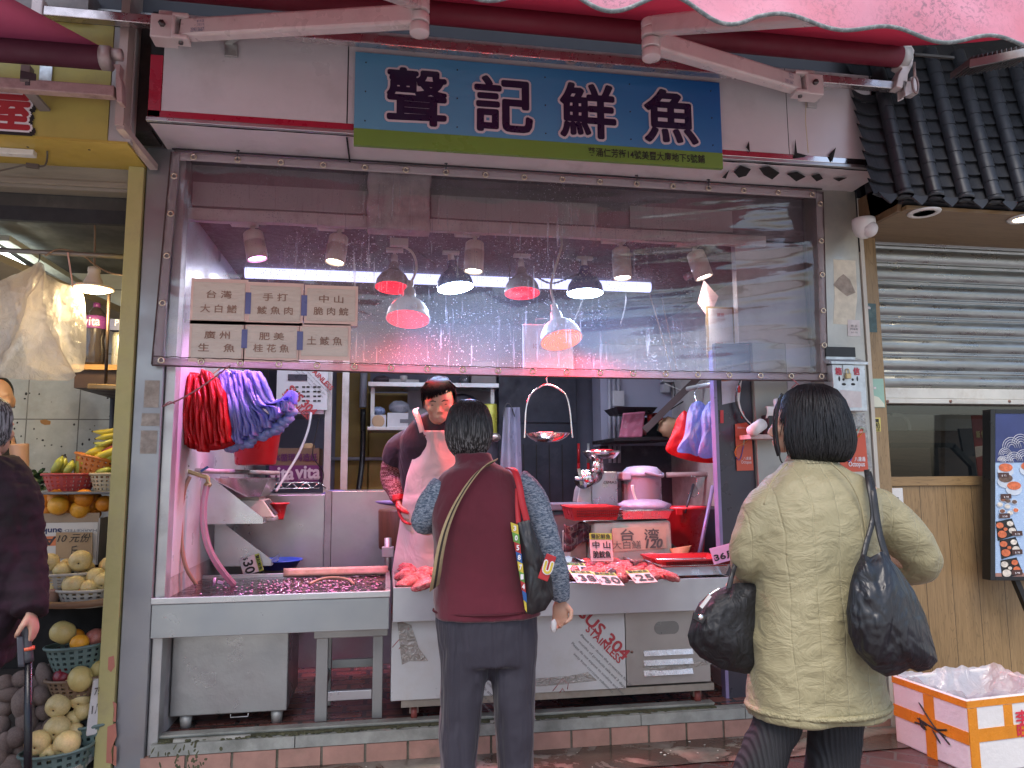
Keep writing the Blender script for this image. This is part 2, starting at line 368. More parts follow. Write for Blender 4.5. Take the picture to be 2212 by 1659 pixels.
# ================================================================== FISH SHOP SHELL
SHOP = thing('shop_building', 'fish shop front between stainless steel pillars, open above a pink brick step', 'shop', (.75, .1, .14))
def sp(name, mb, mats, **k): return obj(name, mb, mats, SHOP, **k)
wallm = M('painted_steel_wall', (.60, .585, .60), .38, .15, .08, 2, .03, 30, dirt=(.33, .29, .27), dsc=3, damt=.25)
peel = M('peeling_plaster', (.50, .47, .46), .75, 0, .2, 5, .2, 40, dirt=(.16, .12, .13), dsc=3.5, damt=.5)
sp('left_wall', MB().slot(0).box((-1.06, .10, .85), (-1.0, 3.1, 2.9)).slot(1).box((-1.06, .10, .14), (-1.003, 3.1, .85)), [wallm, peel])
bw_m = M('bluegrey_wall', (.15, .155, .215), .6, 0, .12, 3, .05, 40, dirt=(.10, .10, .13), dsc=5, damt=.3)
BW = 2.75
sp('back_wall', MB().box((-1.06, BW, .14), (3.0, BW+.06, 2.75)), bw_m)
sp('right_wall', MB().box((2.36, .12, .14), (2.44, 3.0, 2.9)), peel)
ceilm = M('dark_ceiling', (.085, .08, .09), .8, 0, .4, 30, .3, 60, dirt=(.2, .19, .22), dsc=30, damt=.4)
sp('ceiling', MB().box((-1.04, .17, 2.645), (2.7, 3.1, 2.72)), ceilm)
# pillars
mb = MB(); mb.slot(0).box((-1.17, -.01, 0), (-1.047, .10, 2.905)); mb.slot(1).box((-1.045, .02, .0), (-1.0, .10, 2.905))
sp('pillar', mb, [M('pillar_steel', (.30, .305, .32), .42, .7, .1, 2, .04, 30, dirt=(.34, .32, .28), dsc=2.6, damt=.3), steel_dull], bevel=.004, label='dull grey steel pillar next to the yellow post')
mb = MB(); mb.box((2.36, -.01, 0), (2.60, .12, 2.905))
sp('pillar', mb, M('pillar_glue', (.42, .41, .375), .42, .6, .14, 2.5, .04, 40, dirt=(.62, .58, .47), dsc=2.0, damt=.65), bevel=.004, label='steel pillar with glue marks beside the shutter')
sp('corner_strip', MB().box((2.603, -.02, 0), (2.625, .1, 2.86)), M('ivory_strip', (.55, .52, .45), .5, 0, .1))
# bare marks of torn-off notices on the pillars
tp = M('tape_residue', (.33, .285, .24), .8, 0, .4, 25, .2, 60)
gl_ = M('glue_smear', (.66, .62, .50), .7, 0, .25, 14)
mb = MB().slot(0)
for q in [(310, 345, 822, 880), (305, 345, 893, 920), (302, 340, 930, 980)]:
 a = at(q[0], q[3], -.012); c = at(q[1], q[2], -.012); mb.box((a.x, -.0125, a.z), (min(c.x, -1.05), -.010, c.z))
sp('glue_mark', mb, [tp, gl_])
mb = MB().slot(1).pxprism([(1800, 560), (1848, 563), (1852, 640), (1846, 702), (1800, 700), (1803, 640)], -.0108, .0006)
mb.slot(0).pxprism([(1800, 615), (1812, 600), (1822, 592), (1836, 604), (1848, 632), (1830, 640), (1815, 628)], -.0122, .001)
sp('glue_mark', mb, [tp, gl_])
# fascia over the opening
fpan = M('fascia_white', (.60, .56, .58), .42, .05, .07, 2, .02, 10, dirt=(.42, .38, .38), dsc=2.2, damt=.3)
FY = -.30
mb = MB(); mb.slot(0).box((-1.09, FY+.012, 2.905), (2.585, -.02, 3.44))
sp('fascia_box', mb, [dark_void])
x0, x1, x2, x3 = at(352, 170, FY).x, at(751, 200, FY).x, at(1700, 250, FY).x, at(1885, 300, FY).x
zb = at(352, 240, FY).z; ztp = at(1106, 104, FY).z
for a, bb, nm in ((x0, x1-.003, 'a'), (x1+.003, x2-.002, 'b'), (x2+.002, x3, 'c')):
 def pf(i, j, a=a, bb=bb):
  x = a+(bb-a)*i; z = zb+(3.43-zb)*j; s = max(0, .12-j)/.12
  return V((x, FY-.002-(.010*s*abs(ns(x*5, z*4)) if x > 1.5 else .001*ns(x*3, z*3)), z))
 sp('fascia_panel', MB().grid(pf, 24, 12), fpan)
tear = M('black_tear', (.008, .008, .008), .9)
mb = MB()
for px in ([(1718, 300), (1722, 330), (1745, 336), (1716, 340)], [(1790, 335), (1798, 350), (1806, 318)], [(1612, 318), (1618, 305), (1620, 328)]): mb.pxprism(px, FY-.014, .002)
sp('panel_tear', mb, tear)
redf = M('red_film', (.38, .015, .04), .3, 0, .08, spec=.6)
mb = MB(); mb.slot(0).box((-1.085, FY-.006, 2.925), (-.18, FY+.01, zb)); mb.slot(0).box((-1.085, FY-.006, 2.925), (x0-.002, FY+.01, 3.22))
mb.slot(1).box((-.18, FY-.006, 2.925), (2.575, FY+.01, zb)); mb.slot(1).box((x3+.002, FY-.006, 2.925), (2.575, FY+.01, 3.43))
mb.slot(2).box((-1.09, FY-.01, 2.905), (2.585, FY+.012, 2.923))
sp('fascia_frame', mb, [redf, steel_polish, steel], bevel=.002)
mb = MB()
def sf(i, j):
 x = -1.08+3.66*i; y = -.285+.31*j; return V((x, y, 2.9035-.004*abs(ns(x*3, y*9))-(.010*abs(ns(x*9, y*14)) if x > 1.4 else 0)))
mb.slot(0).grid(sf, 60, 6)
mb.slot(1)
for px in ([(1585, 372), (1600, 358), (1622, 366), (1612, 380), (1596, 384)], [(1640, 364), (1662, 360), (1684, 374), (1668, 388), (1650, 378)], [(1700, 376), (1722, 372), (1740, 382), (1720, 392)], [(1752, 380), (1770, 376), (1778, 386), (1764, 392)], [(1800, 386), (1830, 384), (1812, 392)], [(1575, 368), (1560, 384), (1568, 386)]):
 pts = [atz(u, v, 2.886) for u, v in px]; mb.add(pts+[p+V((0, 0, .002)) for p in pts], [tuple(range(len(px))), tuple(range(2*len(px)-1, len(px)-1, -1))])
sp('soffit', mb, [M('soffit_white', (.66, .60, .62), .5, 0, .1, 3, .08, 20, dirt=(.35, .3, .3), dsc=5, damt=.3), tear])
sp('soffit_seam', MB().box((x1-.004, -.285, 2.892), (x1+.004, .02, 2.898)), tear)
# upper wall behind the awning
sp('upper_wall', MB().box((-1.9, -.20, 3.45), (2.62, -.1, 4.0)), M('grey_cladding', (.10, .105, .13), .6, 0, .1, 2, dirt=(.12, .12, .13), dsc=3, damt=.3))
sp('added_shade_ledge', MB().box((-4.5, -1.25, 4.0), (5.5, -.05, 4.12)), M('shade_ledge_grey', (.22, .21, .2), .8))  # unseen slab added to keep skylight off the wall above the awning
sp('cladding_trim', MB().box((-1.9, -.225, 3.452), (2.60, -.202, 3.47)).box((-1.9, -.225, 3.60), (2.6, -.202, 3.61)), alu)
# inside, over the opening: boarded bulkhead, beam, plaster stub
bulk = M('bulkhead', (.235, .20, .22), .6, 0, .2, 4, .05, 30, dirt=(.10, .07, .08), dsc=3, damt=.45)
mb = MB(); mb.slot(0).box((-1.0, .14, 2.64), (2.36, .17, 2.9)); mb.slot(1)
for a, c_, y_ in ((415, 800, 0), (932, 1290, 0), (1360, 1580, 0)):
 p, q = at(a, 440, .13), at(c_, 440, .13); mb.box((p.x, .128, 2.675), (q.x, .139, 2.80))
sp('bulkhead', mb, [bulk, M('grey_board', (.40, .385, .385), .6, 0, .06)])
def bf(i, j):
 x = -1.0+3.1*i; k = [(.10, 2.595), (.10, 2.655), (.139, 2.655), (.139, 2.595)][int(j*4) % 4] if j < 1 else (.10, 2.595)
 return V((x, k[0]+.004*ns(x*4, j*3), k[1]+.006*ns(x*3, 5+j)))
sp('beam', MB().grid(bf, 40, 4, sm=False), M('beam_paint', (.56, .50, .49), .6, 0, .15, 8, .2, 30, dirt=(.25, .17, .15), dsc=6, damt=.4))
def pl(i, j):
 a = i*2*math.pi; x = .05+.16*math.copysign(abs(math.cos(a))**.35, math.cos(a)); y = .075+.05*math.copysign(abs(math.sin(a))**.35, math.sin(a)); z = 2.565+.33*j
 r = .012*ns(x*20, y*20, z*14) if j > .3 else 0; return V((x+r, y+r-.02*(j > .3), z))
cx_ = at(862, 420, .05).x
mbp = MB().grid(lambda i, j: pl(i, j)+V((cx_-.05, 0, 0)), 28, 16, closeu=True); mbp.f.append(list(range(28))); mbp.m.append(0); mbp.s.append(False)
sp('plaster_stub', mbp, M('rough_plaster', (.52, .44, .44), .85, 0, .25, 12, .5, 30, dirt=(.14, .12, .12), dsc=7, damt=.5))
# frame just inside the opening on the right: dark panel, grey post panel
darkp = M('dark_purple_panel', (.050, .046, .06), .35, .3, .15, 2)
mb = MB(); a, c_ = at(1556, 830, .16), at(1622, 900, .16)
sp('dark_panel', MB().box((1.795, .16, .14), (2.0, .20, 2.04)), darkp)
sp('grey_panel', MB().box((2.003, .13, .14), (2.20, .17, 2.04)), M('grey_green_panel', (.36, .36, .33), .5, .1, .08, 2, dirt=(.25, .24, .22), dsc=3, damt=.3))
sp('white_panel', MB().box((2.203, .13, .14), (2.35, .17, 2.04)), M('white_panel', (.55, .53, .58), .45, .1, .06))
sp('post_sheathing', MB().slot(0).box((1.93, .14, 2.043), (2.35, .19, 2.63)), [M('pale_sheet', (.42, .37, .39), .5, .1, .2, 2, dirt=(.24, .19, .18), dsc=3, damt=.5)])
sp('purple_edging', MB().box((1.775, .155, .14), (1.793, .205, 2.0)), M('purple_trim', (.25, .2, .36), .4, .2))
# ================================================================== SHOP SIGN
SY = FY-.03
SG = thing('shop_sign', 'blue and green shop sign with large dark Chinese characters over the opening', 'sign', (.74, SY, 2.86))
a, c_ = at(766, 310, SY), at(1558, 178, SY); gz = at(1160, 315, SY).z
sx0, sx1, sz0, sz1 = at(766, 200, SY).x, at(1558, 270, SY).x, at(1160, 338, SY).z, at(1160, 145, SY).z
m, t, b = nodes('sign_blue'); tc = N(t, 'TexCoord'); se = N(t, 'SeparateXYZ'); L(t, tc.outputs['Generated'], se.inputs[0])
fx = mth(t, 'ADD', mth(t, 'MULTIPLY', se.outputs[0], .75), mth(t, 'MULTIPLY', se.outputs[2], .25))
cc = ramp(t, fx, [(0, (.12, .32, .47)), (.35, (.095, .28, .47)), (.7, (.042, .18, .40)), (1, (.014, .10, .33))])
cc = mixc(t, .25, cc, ramp(t, noise(t, coords(t), 3, 6), [(.3, (.75, .75, .75)), (.7, (1, 1, 1))]), 'MULTIPLY')
L(t, cc, b.inputs['Base Color']); b.inputs['Roughness'].default_value = .35; sblue = m
gh = sz0+.082
obj('board', MB().box((sx0, SY, gh), (sx1, SY+.022, sz1)), sblue, SG)
obj('green_band', MB().box((sx0, SY, sz0), (sx1, SY+.022, gh-.0005)), M('sign_green', (.15, .26, .05), .35, 0, .06, 2), SG)
sink = M('sign_ink', (.018, .012, .04), .35, 0, .05); swhite = M('sign_outline', (.60, .52, .56), .4, 0, .04)
for ch, pu, pv in (('聲', 901, 212), ('記', 1088, 228), ('鮮', 1270, 242), ('魚', 1449, 254)):
 p = at(pu, pv, SY-.002); mb = MB(); p.z += .004
 mb.slot(0).bold(ch, p, .27, .0185, 14, fitw=.272, fith=.272); mb.slot(1).bold(ch, p+V((0, -.003, 0)), .27, .0075, 8, fitw=.272, fith=.272)
 obj('character', mb, [swhite, sink], SG)
p = at(1398, 339, SY-.002); p.z = (sz0+gh)/2
obj('lettering', MB().text('葵涌仁芳街14號美豐大廈地下5號鋪', p, .045, off=.0006, fitw=.605, fith=.046), ink, SG)
mb = MB()
for i in range(5):
 for j in range(3): q = V((sx0+.05+(sx1-sx0-.1)*i/4, SY, sz0+.12+(sz1-sz0-.17)*j/2)); mb.cyl(q, q+V((0, -.003, 0)), .0035, n=8)
obj('screw', mb, ink, SG)
# ================================================================== AWNING of the fish shop
arm_m = M('awning_arm_paint', (.66, .58, .57), .35, .1, .07, 3, dirt=(.4, .3, .3), dsc=5, damt=.25)
fab_m = MT('awning_fabric', (.2, .01, .02), (.40, .03, .06), .5, .0, .22, .15, 20, .02)
AW = thing('awning', 'red retractable awning with pale folding arms above the blue sign', 'awning', (.7, -.4, 3.2))
ra, rb_ = at(1106, 48, -.46), at(1940, 118, -.46); rz = (ra.z+rb_.z)/2; rx1 = rb_.x
obj('roller', MB().cyl((-1.3, -.46, rz), (rx1, -.46, rz), .054, n=28), M('roller_fabric', (.17, .012, .03), .6, 0, .1, 3), AW)
VY = -1.82; vz = at(1573, 34, VY).z; fz1 = vz+.17
def fabf(i, j): return V((-1.3+(rx1-.02+1.3)*i, -.47+(VY+.01+.47)*j, rz+.05+(fz1-rz-.05)*j+.012*math.sin(j*3.14)*ns(i*4, j*2)-.02*math.sin(j*3.14)))
obj('canopy_fabric', MB().grid(fabf, 40, 16), fab_m, AW)
vx1 = at(2300, 100, VY).x+.3
m, t, b = nodes('valance_pink'); v = coords(t); n1 = noise(t, v, 2.2, 5);
c = ramp(t, n1, [(.3, (.46, .13, .17)), (.5, (.52, .20, .27)), (.72, (.56, .28, .37))])
sxyz = N(t, 'SeparateXYZ'); L(t, v, sxyz.inputs[0])
sp1 = ramp(t, noise(t, v, 60, 6, .75, 1), [(.50, (0, 0, 0)), (.60, (1, 1, 1))]); reg = ramp(t, noise(t, v, 3.0, 3), [(.42, (0, 0, 0)), (.62, (1, 1, 1))])
c = mixc(t, mth(t, 'MULTIPLY', mth(t, 'MULTIPLY', sp1, reg), .65), c, (.12, .09, .12)); L(t, c, b.inputs['Base Color']); b.inputs['Roughness'].default_value = .7
L(t, bumpn(t, noise(t, v, 5, 3), .3, .02), b.inputs['Normal']); b.inputs['Transmission Weight'].default_value = 0; valm = m
per = at(1316+252, 60, VY).x-at(1316, 60, VY).x; xt = at(1316, 40, VY).x
def edge(x):
 q = (x-xt)/per*2*math.pi; k = 1 if x < 1.02 else .55
 return vz-.030*math.cos(q)*k-.004
def valf(i, j):
 x = -1.5+(vx1+1.5)*i; z0 = edge(x); return V((x, VY-.012+.018*ns(x*2.2, j*1.5)*(1-j)+.01*ns(x*6, j*2), z0+(fz1+.18-z0)*j))
obj('valance', MB().grid(valf, 260, 14), valm, AW)
obj('valance_piping', MB().tube([valf(i/300, 0)+V((0, -.002, 0)) for i in range(301)], .006, 6), M('grey_piping', (.13, .15, .155), .6, 0, .35, 60, .2, 80, dirt=(.5, .5, .5), dsc=60, damt=.4), AW)
obj('front_bar', MB().box((-1.3, VY+.02, fz1-.02), (rx1, VY+.06, fz1+.04)), arm_m, AW)
# square steel bar along the fascia
by = -.415; ba = at(1106, 116, by); bz = ba.z; bx0, bx1 = at(98, 22, by).x, at(1962, 190, by).x
obj('square_bar', MB().box((bx0, by-.022, bz-.022), (bx1, by+.022, bz+.022)), M('bar_steel', (.55, .5, .5), .28, .9, .15, 6, .03, 40), AW, bevel=.004)
mb = MB(); mb.box((bx0-.045, by-.03, bz-.035), (bx0, by+.03, bz+.055)); obj('end_cap', mb, arm_m, AW, bevel=.006)
# right end bracket
mb = MB(); xe = bx1
mb.pxprism([(1950, 98), (1968, 96), (1976, 108), (1972, 140), (1962, 160), (1958, 205), (1968, 200), (1966, 178), (1952, 176), (1950, 190), (1936, 186), (1942, 160), (1950, 146), (1940, 140)], by-.05, .06)
obj('end_bracket', mb, arm_m, AW, bevel=.004)
mb = MB(); mb.box((xe-.002, by-.03, bz-.04), (xe+.035, by+.03, bz+.05)); obj('end_cap', mb, arm_m, AW, bevel=.005)
mb = MB(); q = V((rx1, -.46, rz)); mb.cyl(q, q+V((.05, 0, 0)), .052, .05, 28); obj('roller_cap', mb, M('pale_grey_plastic', (.5, .48, .47), .4), AW)
p0_ = at(1975, 135, by-.07); p1_ = at(1976, 165, by-.07)
mb = MB(); mb.tube([p0_, p1_], .007, 8); mb.tube([p1_+V((.016*math.cos(a)-.0, 0, -.045+.045*math.sin(a))) for a in [i*2*math.pi/16 for i in range(16)]], .006, 6, closed=True)
obj('crank_eye', mb, M('rusty_rod', (.28, .2, .19), .5, .6, .3, 20), AW)
def arm(bu, bv, eu, ev, fu, fv, ey, fy, sgn):
 pb, pe, pf = at(bu, bv, by-.03), at(eu, ev, ey), at(fu, fv, fy)
 mb = MB(); mb.bar(pb, pe, .06, .086); FA = obj('folding_arm', mb, arm_m, AW, bevel=.012)
 d = (pf-pe).normalized(); mb = MB(); mb.bar(pe+V((0, 0, .075)), pf+V((0, 0, .06)), .06, .078); obj('forearm', mb, arm_m, AW, bevel=.012)
 mb = MB();
 for k in (-.045, .0, .05, .09): mb.cyl(pe+V((sgn*.012, 0, k-.03)), pe+V((sgn*.012, 0, k+.008)), .040, n=20)
 obj('elbow_joint', mb, arm_m, AW, bevel=.004)
 mb = MB(); o = pb-V((sgn*.075, 0, 0))
 mb.box(o+V((-.05, -.035, -.06)), o+V((.05, .05, .05))); mb.box(o+V((-.03, -.0, .05)), o+V((.03, .04, .09)))
 q = o+V((sgn*.075, 0, 0)); mb.box(q+V((-.035, -.05, .035)), q+V((.035, .02, .055))); mb.box(q+V((-.035, -.05, -.065)), q+V((.035, .02, -.045)))
 mb.box(q+V((-.035*sgn, -.05, -.05)), q+V((-.02*sgn, .02, .04)))
 SB = obj('shoulder_bracket', mb, arm_m, AW, bevel=.006)
 mb = MB(); mb.cyl(o+V((0, -.05, 0)), o+V((0, -.03, 0)), .014, n=6); mb.cyl(q+V((0, -.02, -.075)), q+V((0, -.02, .065)), .010, n=10)
 obj('bolt', mb, M('dark_bolt', (.1, .09, .09), .4, .7), SB)
 return pb, pe, FA
pb, pe, FA = arm(395, 66, 900, 36, 730, -30, -.86, -1.72, 1)
d = (pe-pb).normalized(); q = pb+d*.085+V((0, -.034, 0)); nrm = d.cross(V((0, 0, 1)))
blu = M('blue_label_ink', (.10, .14, .25), .6)
mb = MB().text('2393 5667', q+nrm*.002+V((0, 0, -.022)), .02, ex=d, fitw=.066, fith=.018); mb.text('帆布篷', q+nrm*.002+V((.012, 0, .018)), .014, ex=d, fitw=.036); mb.text('工程公司', q+nrm*.002+V((.012, 0, .002)), .013, ex=d, fitw=.038)
obj('label_lettering', mb, blu, FA)
pb, pe, FA = arm(1722, 184, 1412, 92, 1790, 62, -.86, -1.74, -1)
d = (pb-pe).normalized(); q = pb-d*.10+V((0, -.034, 0)); nrm = d.cross(V((0, 0, 1)))
mb = MB().text('2393 5667', q+nrm*.002+V((0, 0, -.02)), .02, ex=d, fitw=.066, fith=.018); mb.text('帆布篷', q+nrm*.002+V((.012, 0, .02)), .014, ex=d, fitw=.036); mb.text('工程公司', q+nrm*.002+V((.012, 0, .004)), .013, ex=d, fitw=.038)
obj('label_lettering', mb, blu, FA)
# slotted hanger plates on the fascia
for pu, pv in ((500, 110), (1752, 222)):
 p = at(pu, pv, FY-.01); mb = MB(); mb.box(p+V((-.028, -.01, -.03)), p+V((.028, .002, .03))); mb.bar(p+V((-.02, -.005, .03)), V((p.x+.08, by, bz-.01)), .03, .008)
 obj('hanger_plate', mb, steel_dull, AW, bevel=.002)
mb = MB().tube([at(1742, 196, FY-.05), at(1740, 260, FY-.03), at(1746, 330, FY-.018)], .0025, 5); obj('pull_string', mb, M('yellow_string', (.55, .46, .32), .8), AW)
# ================================================================== LAMPS inside the shop
cream = M('cream_lamp_paint', (.60, .52, .47), .4, 0, .08, 4)
def tilt(dx, dy): return Matrix.Rotation(dx, 3, 'X') @ Matrix.Rotation(dy, 3, 'Y')
RY1, RY2, RZ = .20, .62, 2.60
def rail(name_label, u0, v0, u1, v1, y):
 T = thing('track_rail', name_label, 'light rail', (.6, y, RZ)); a, c_ = at(u0, v0, y), at(u1, v1, y); z = (a.z+c_.z)/2
 mb = MB(); mb.box((a.x, y-.018, z-.012), (c_.x, y+.018, z+.016)); mb.box((a.x, y-.018, z-.020), (c_.x, y-.012, z-.012)); mb.box((a.x, y+.012, z-.020), (c_.x, y+.018, z-.012))
 obj('rail', mb, cream, T); return z
z1 = rail('cream lamp rail carrying the five spotlights, just behind the beam', 437, 456, 1590, 512, RY1)
z2 = rail('second cream lamp rail farther back, carrying the two blue white lamps', 460, 506, 1468, 556, RY2)
SPOTS = [(537, 506, 558, 500, (1, .38, 1), (.05, -.2), 46, 'white cylinder spotlight shining magenta, leftmost on the front rail', (-.6, .35, .8)),
 (724, 520, 570, 500, (1, .9, .6), (.1, .12), 12, 'tilted cream spotlight shining warm white beside the plaster stub', (-.1, .6, .8)),
 (1018, 538, 588, 500, (1, .93, .7), (.05, .05), 22, 'cream spotlight shining warm white in the middle of the front rail', (.3, .6, .9)),
 (1334, 552, 602, 500, (1, .97, .85), (.05, -.02), 14, 'cream spotlight shining cool white right of the hanging lamp cord', (1.2, .35, .8)),
 (1494, 560, 603, 500, (1, .95, .8), (.1, -.28), 14, 'pale spotlight leaning left at the right end of the front rail', (1.0, .45, .8))]
for u, vt, vb, _, col, (ta, tb), pw, lab, tgt in SPOTS:
 top = at(u, vt, RY1); bot = at(u, vb, RY1); T = thing('spotlight', lab, 'spotlight', (top.x, RY1, z1-.02), 'spotlights on the front lamp rail')
 rx = top.x; mb = MB(); mb.box((rx-.09, RY1-.025, z1-.07), (rx+.045, RY1+.025, z1-.021)); mb.box((rx+.045, RY1-.02, z1-.055), (rx+.085, RY1+.02, z1-.021))
 obj('adapter', mb, cream, T, bevel=.004)
 cz = z1-.10; R = tilt(-ta, tb); cc_ = V((rx+.02, RY1, cz)); ln = max(.15, cz-bot.z)
 obj('stem', MB().cyl((rx+.02, RY1, z1-.07), cc_+V((0, 0, -.01)), .012), cream, T)
 dn = R @ V((0, 0, -1)); e = cc_+dn*ln
 mb = MB(); mb.lathe([(.0, 0), (.042, 0), (.05, -.008), (.052, -.05), (.050, -.052), (.050, -.055), (.053, -.056), (.053, -ln), (.047, -ln), (.047, -ln+.012)], cc_, 24, R)
 BR = obj('barrel', mb, cream, T)
 mb = MB(); mb.lathe([(.047, -ln+.012), (.03, -ln+.006), (.0001, -ln+.004)], cc_, 24, R); obj('lens', mb, ME('lens_%d' % u, col, 14), BR)
 spot('spot_lamp', e+dn*.015, tgt, pw, col, R_(95), .7, .04, T)
# rings of the heat lamps
def heat_m(name, base, hot, st):
 m, t, b = nodes(name); tc = N(t, 'TexCoord'); v = tc.outputs['Generated']; sb = N(t, 'VectorMath', operation='SUBTRACT'); L(t, v, sb.inputs[0]); sb.inputs[1].default_value = (.5, .5, .5)
 sx = N(t, 'SeparateXYZ'); L(t, sb.outputs[0], sx.inputs[0]); r2 = mth(t, 'SQRT', mth(t, 'ADD', mth(t, 'POWER', sx.outputs[0], 2), mth(t, 'POWER', sx.outputs[1], 2)))
 rings = mth(t, 'PINGPONG', mth(t, 'MULTIPLY', r2, 18), .5); c = ramp(t, rings, [(.0, base), (.45, hot)])
 L(t, c, b.inputs['Emission Color']); b.inputs['Emission Strength'].default_value = st; L(t, c, b.inputs['Base Color']); return m
hm1 = heat_m('heat_ring', (.35, 0, .002), (1, .006, .022), 2.2); hm2 = heat_m('heat_ring_orange', (.7, .004, .006), (1, .12, .01), 2.2)
ledm = ME('led_face', (.5, .74, 1), 30)
shell = M('lamp_shell', (.42, .34, .32), .25, .1, .1); shell2 = M('lamp_shell_blue', (.10, .14, .3), .3, .1, .1)
def dome(lab, cu, cv, wpx, y, face, shl, railz, col, pw, ta, tb, cord=None, group='red heat lamps', name='heat_lamp', tgt=None):
 c = at(cu, cv, y); r = wpx/F*(c-CAM).dot(fw)/2; T = thing(name, lab, 'lamp', c, group); R = tilt(-ta, tb)
 mb = MB(); mb.lathe([(.022*r/.1, 1.55*r), (.26*r, 1.5*r), (.30*r, 1.15*r), (.45*r, 1.0*r), (.72*r, .78*r), (.92*r, .45*r), (r, .08*r), (1.02*r, .0), (.97*r, -.0)], c, 28, R); obj('shell', mb, shl, T)
 mb = MB(); mb.lathe([(.975*r, .0), (.7*r, -.06*r), (.35*r, -.10*r), (.0001, -.11*r)], c, 28, R); obj('glowing_face', mb, face, T)
 top = c+R @ V((0, 0, 1.5*r)); mb = MB(); mb.cyl(top, top+R @ V((0, 0, .055)), .022, .018); obj('socket', mb, cream, T)
 top = top+R @ V((0, 0, .05))
 if cord is None: mb = MB(); mb.cyl(top, V((top.x, y, railz-.02)), .009, n=8); mb.box((top.x-.05, y-.02, railz-.05), (top.x+.05, y+.02, railz-.021)); obj('stem', mb, cream, T)
 else:
  mb = MB(); pts = [top]+[at(a, b, y) for a, b in cord]; mb.tube(spline(pts, 6), .007, 8); q = pts[-1]; mb.box((q.x-.05, y-.02, q.z-.01), (q.x+.05, y+.02, q.z+.03)); obj('cord', mb, cream, T)
 dn = R @ V((0, 0, -1)); spot('lamp_light', c+dn*.03, tgt or (c+dn), pw, col, R_(160 if col[1] < .1 else 130), .5, r*.7, T); return T
red = (1, .025, .03)
dome('red heat lamp on the second rail behind the hanging one, leftmost', 848, 622, 76, RY2, hm1, shell, z2, red, 5, .14, .05)
dome('red heat lamp on the second rail between the two blue white lamps', 1128, 634, 77, RY2, hm1, shell, z2, red, 6, .14, 0)
dome('blue white lamp on the second rail, tilted, left of the middle', 984, 622, 80, RY2, ledm, shell2, z2, (.22, .45, 1), 42, .1, -.13, group='blue white lamps', name='led_lamp', tgt=(.5, .12, 1.2))
dome('blue white lamp on the second rail, right of the middle', 1264, 634, 79, RY2, ledm, shell2, z2, (.22, .45, 1), 42, .05, .0, group='blue white lamps', name='led_lamp', tgt=(1.25, .12, 1.2))
dome('red heat lamp hanging low on a curved cord above the shopkeeper', 881, 690, 94, .30, hm1, cream, z1, red, 28, .24, .05, [(893, 600), (900, 575), (890, 545), (862, 528)], 'red heat lamps', tgt=(.2, .3, 1.2))
dome('orange red heat lamp hanging lowest, over the hanging pan scale', 1213, 735, 92, .26, hm2, cream, z1, red, 60, .35, -.10, [(1196, 650), (1190, 615), (1205, 560), (1213, 530), (1212, 500)], 'red heat lamps', tgt=(.95, .3, .8))
# fluorescent batten, and an added glowing tube for the lit band of ceiling
tubem = ME('tube_glow', (.80, .86, 1), 12); batm = M('batten_white', (.6, .6, .65), .4)
for lab, u0, v0, u1, v1, y, pw in (('bright bare fluorescent tube across the back of the ceiling', 530, 588, 1404, 622, 1.15, 17), ('dim glowing tube added for the lit band of ceiling above the bare one', 560, 538, 1404, 570, 1.0, 14)):
 a, c_ = at(u0, v0, y), at(u1, v1, y); z = (a.z+c_.z)/2; T = thing('fluorescent_light', lab, 'light', ((a.x+c_.x)/2, y, z), 'fluorescent lights on the ceiling')
 if pw > 20:
  obj('batten', MB().box((a.x, y+.02, z+.012), (c_.x, y+.07, z+.06)), batm, T, bevel=.004); obj('tube', MB().cyl((a.x+.02, y, z), (c_.x-.02, y, z), .017, n=14), tubem, T)
  obj('end_holder', MB().box((a.x-.005, y-.02, z-.02), (a.x+.02, y+.04, z+.03)), batm, T); obj('end_holder', MB().box((c_.x-.02, y-.02, z-.02), (c_.x+.005, y+.04, z+.03)), batm, T)
 else: obj('diffuser', MB().cyl((a.x, y, z+.0), (c_.x, y, z+.0), .035, n=14), ME('tube_glow_dim', (.5, .54, .95), 1.2), T)
 arealight('tube_light', ((a.x+c_.x)/2, y-.02, z-.045), ((a.x+c_.x)/2, y-.25, 0), pw, (.82, .86, 1), c_.x-a.x-.1, .05, T)
chainm = M('chain_metal', (.1, .1, .11), .4, .8)
def chain(lab, pts, r=.0035, n=26):
 mb = MB(); ps = spline(pts, 12); Ltot = sum((ps[i+1]-ps[i]).length for i in range(len(ps)-1)); st = Ltot/n; acc = 0; k = 0
 out = []
 for i in range(len(ps)-1):
  d = ps[i+1]-ps[i]; l = d.length
  while acc <= l: out.append((ps[i]+d*(acc/l), d.normalized())); acc += st
  acc -= l
 for k, (p, d) in enumerate(out):
  x = d.cross(V((0, 1, 0))).normalized() if k % 2 else V((0, 1, 0)); mb.tube([p+d*(math.cos(a)*st*.62)+x*(math.sin(a)*st*.33) for a in [q*math.pi/4 for q in range(8)]], r, 5, closed=True)
 obj('chain', mb, chainm, label=lab, cat='chain')
chain('thin chain sagging in front of the tube between the red and the blue white lamp', [at(1162, 600, RY2), at(1190, 612, RY2), at(1220, 604, RY2), at(1262, 585, RY2)])
chain('short chain slung beside the leftmost blue white lamp', [at(905, 545, RY2), at(925, 560, RY2), at(942, 572, RY2)], n=14)
chain('chain hanging down to the white tube between two lamps', [at(1100, 560, RY2+.1), at(1102, 628, RY2+.1)], n=14)
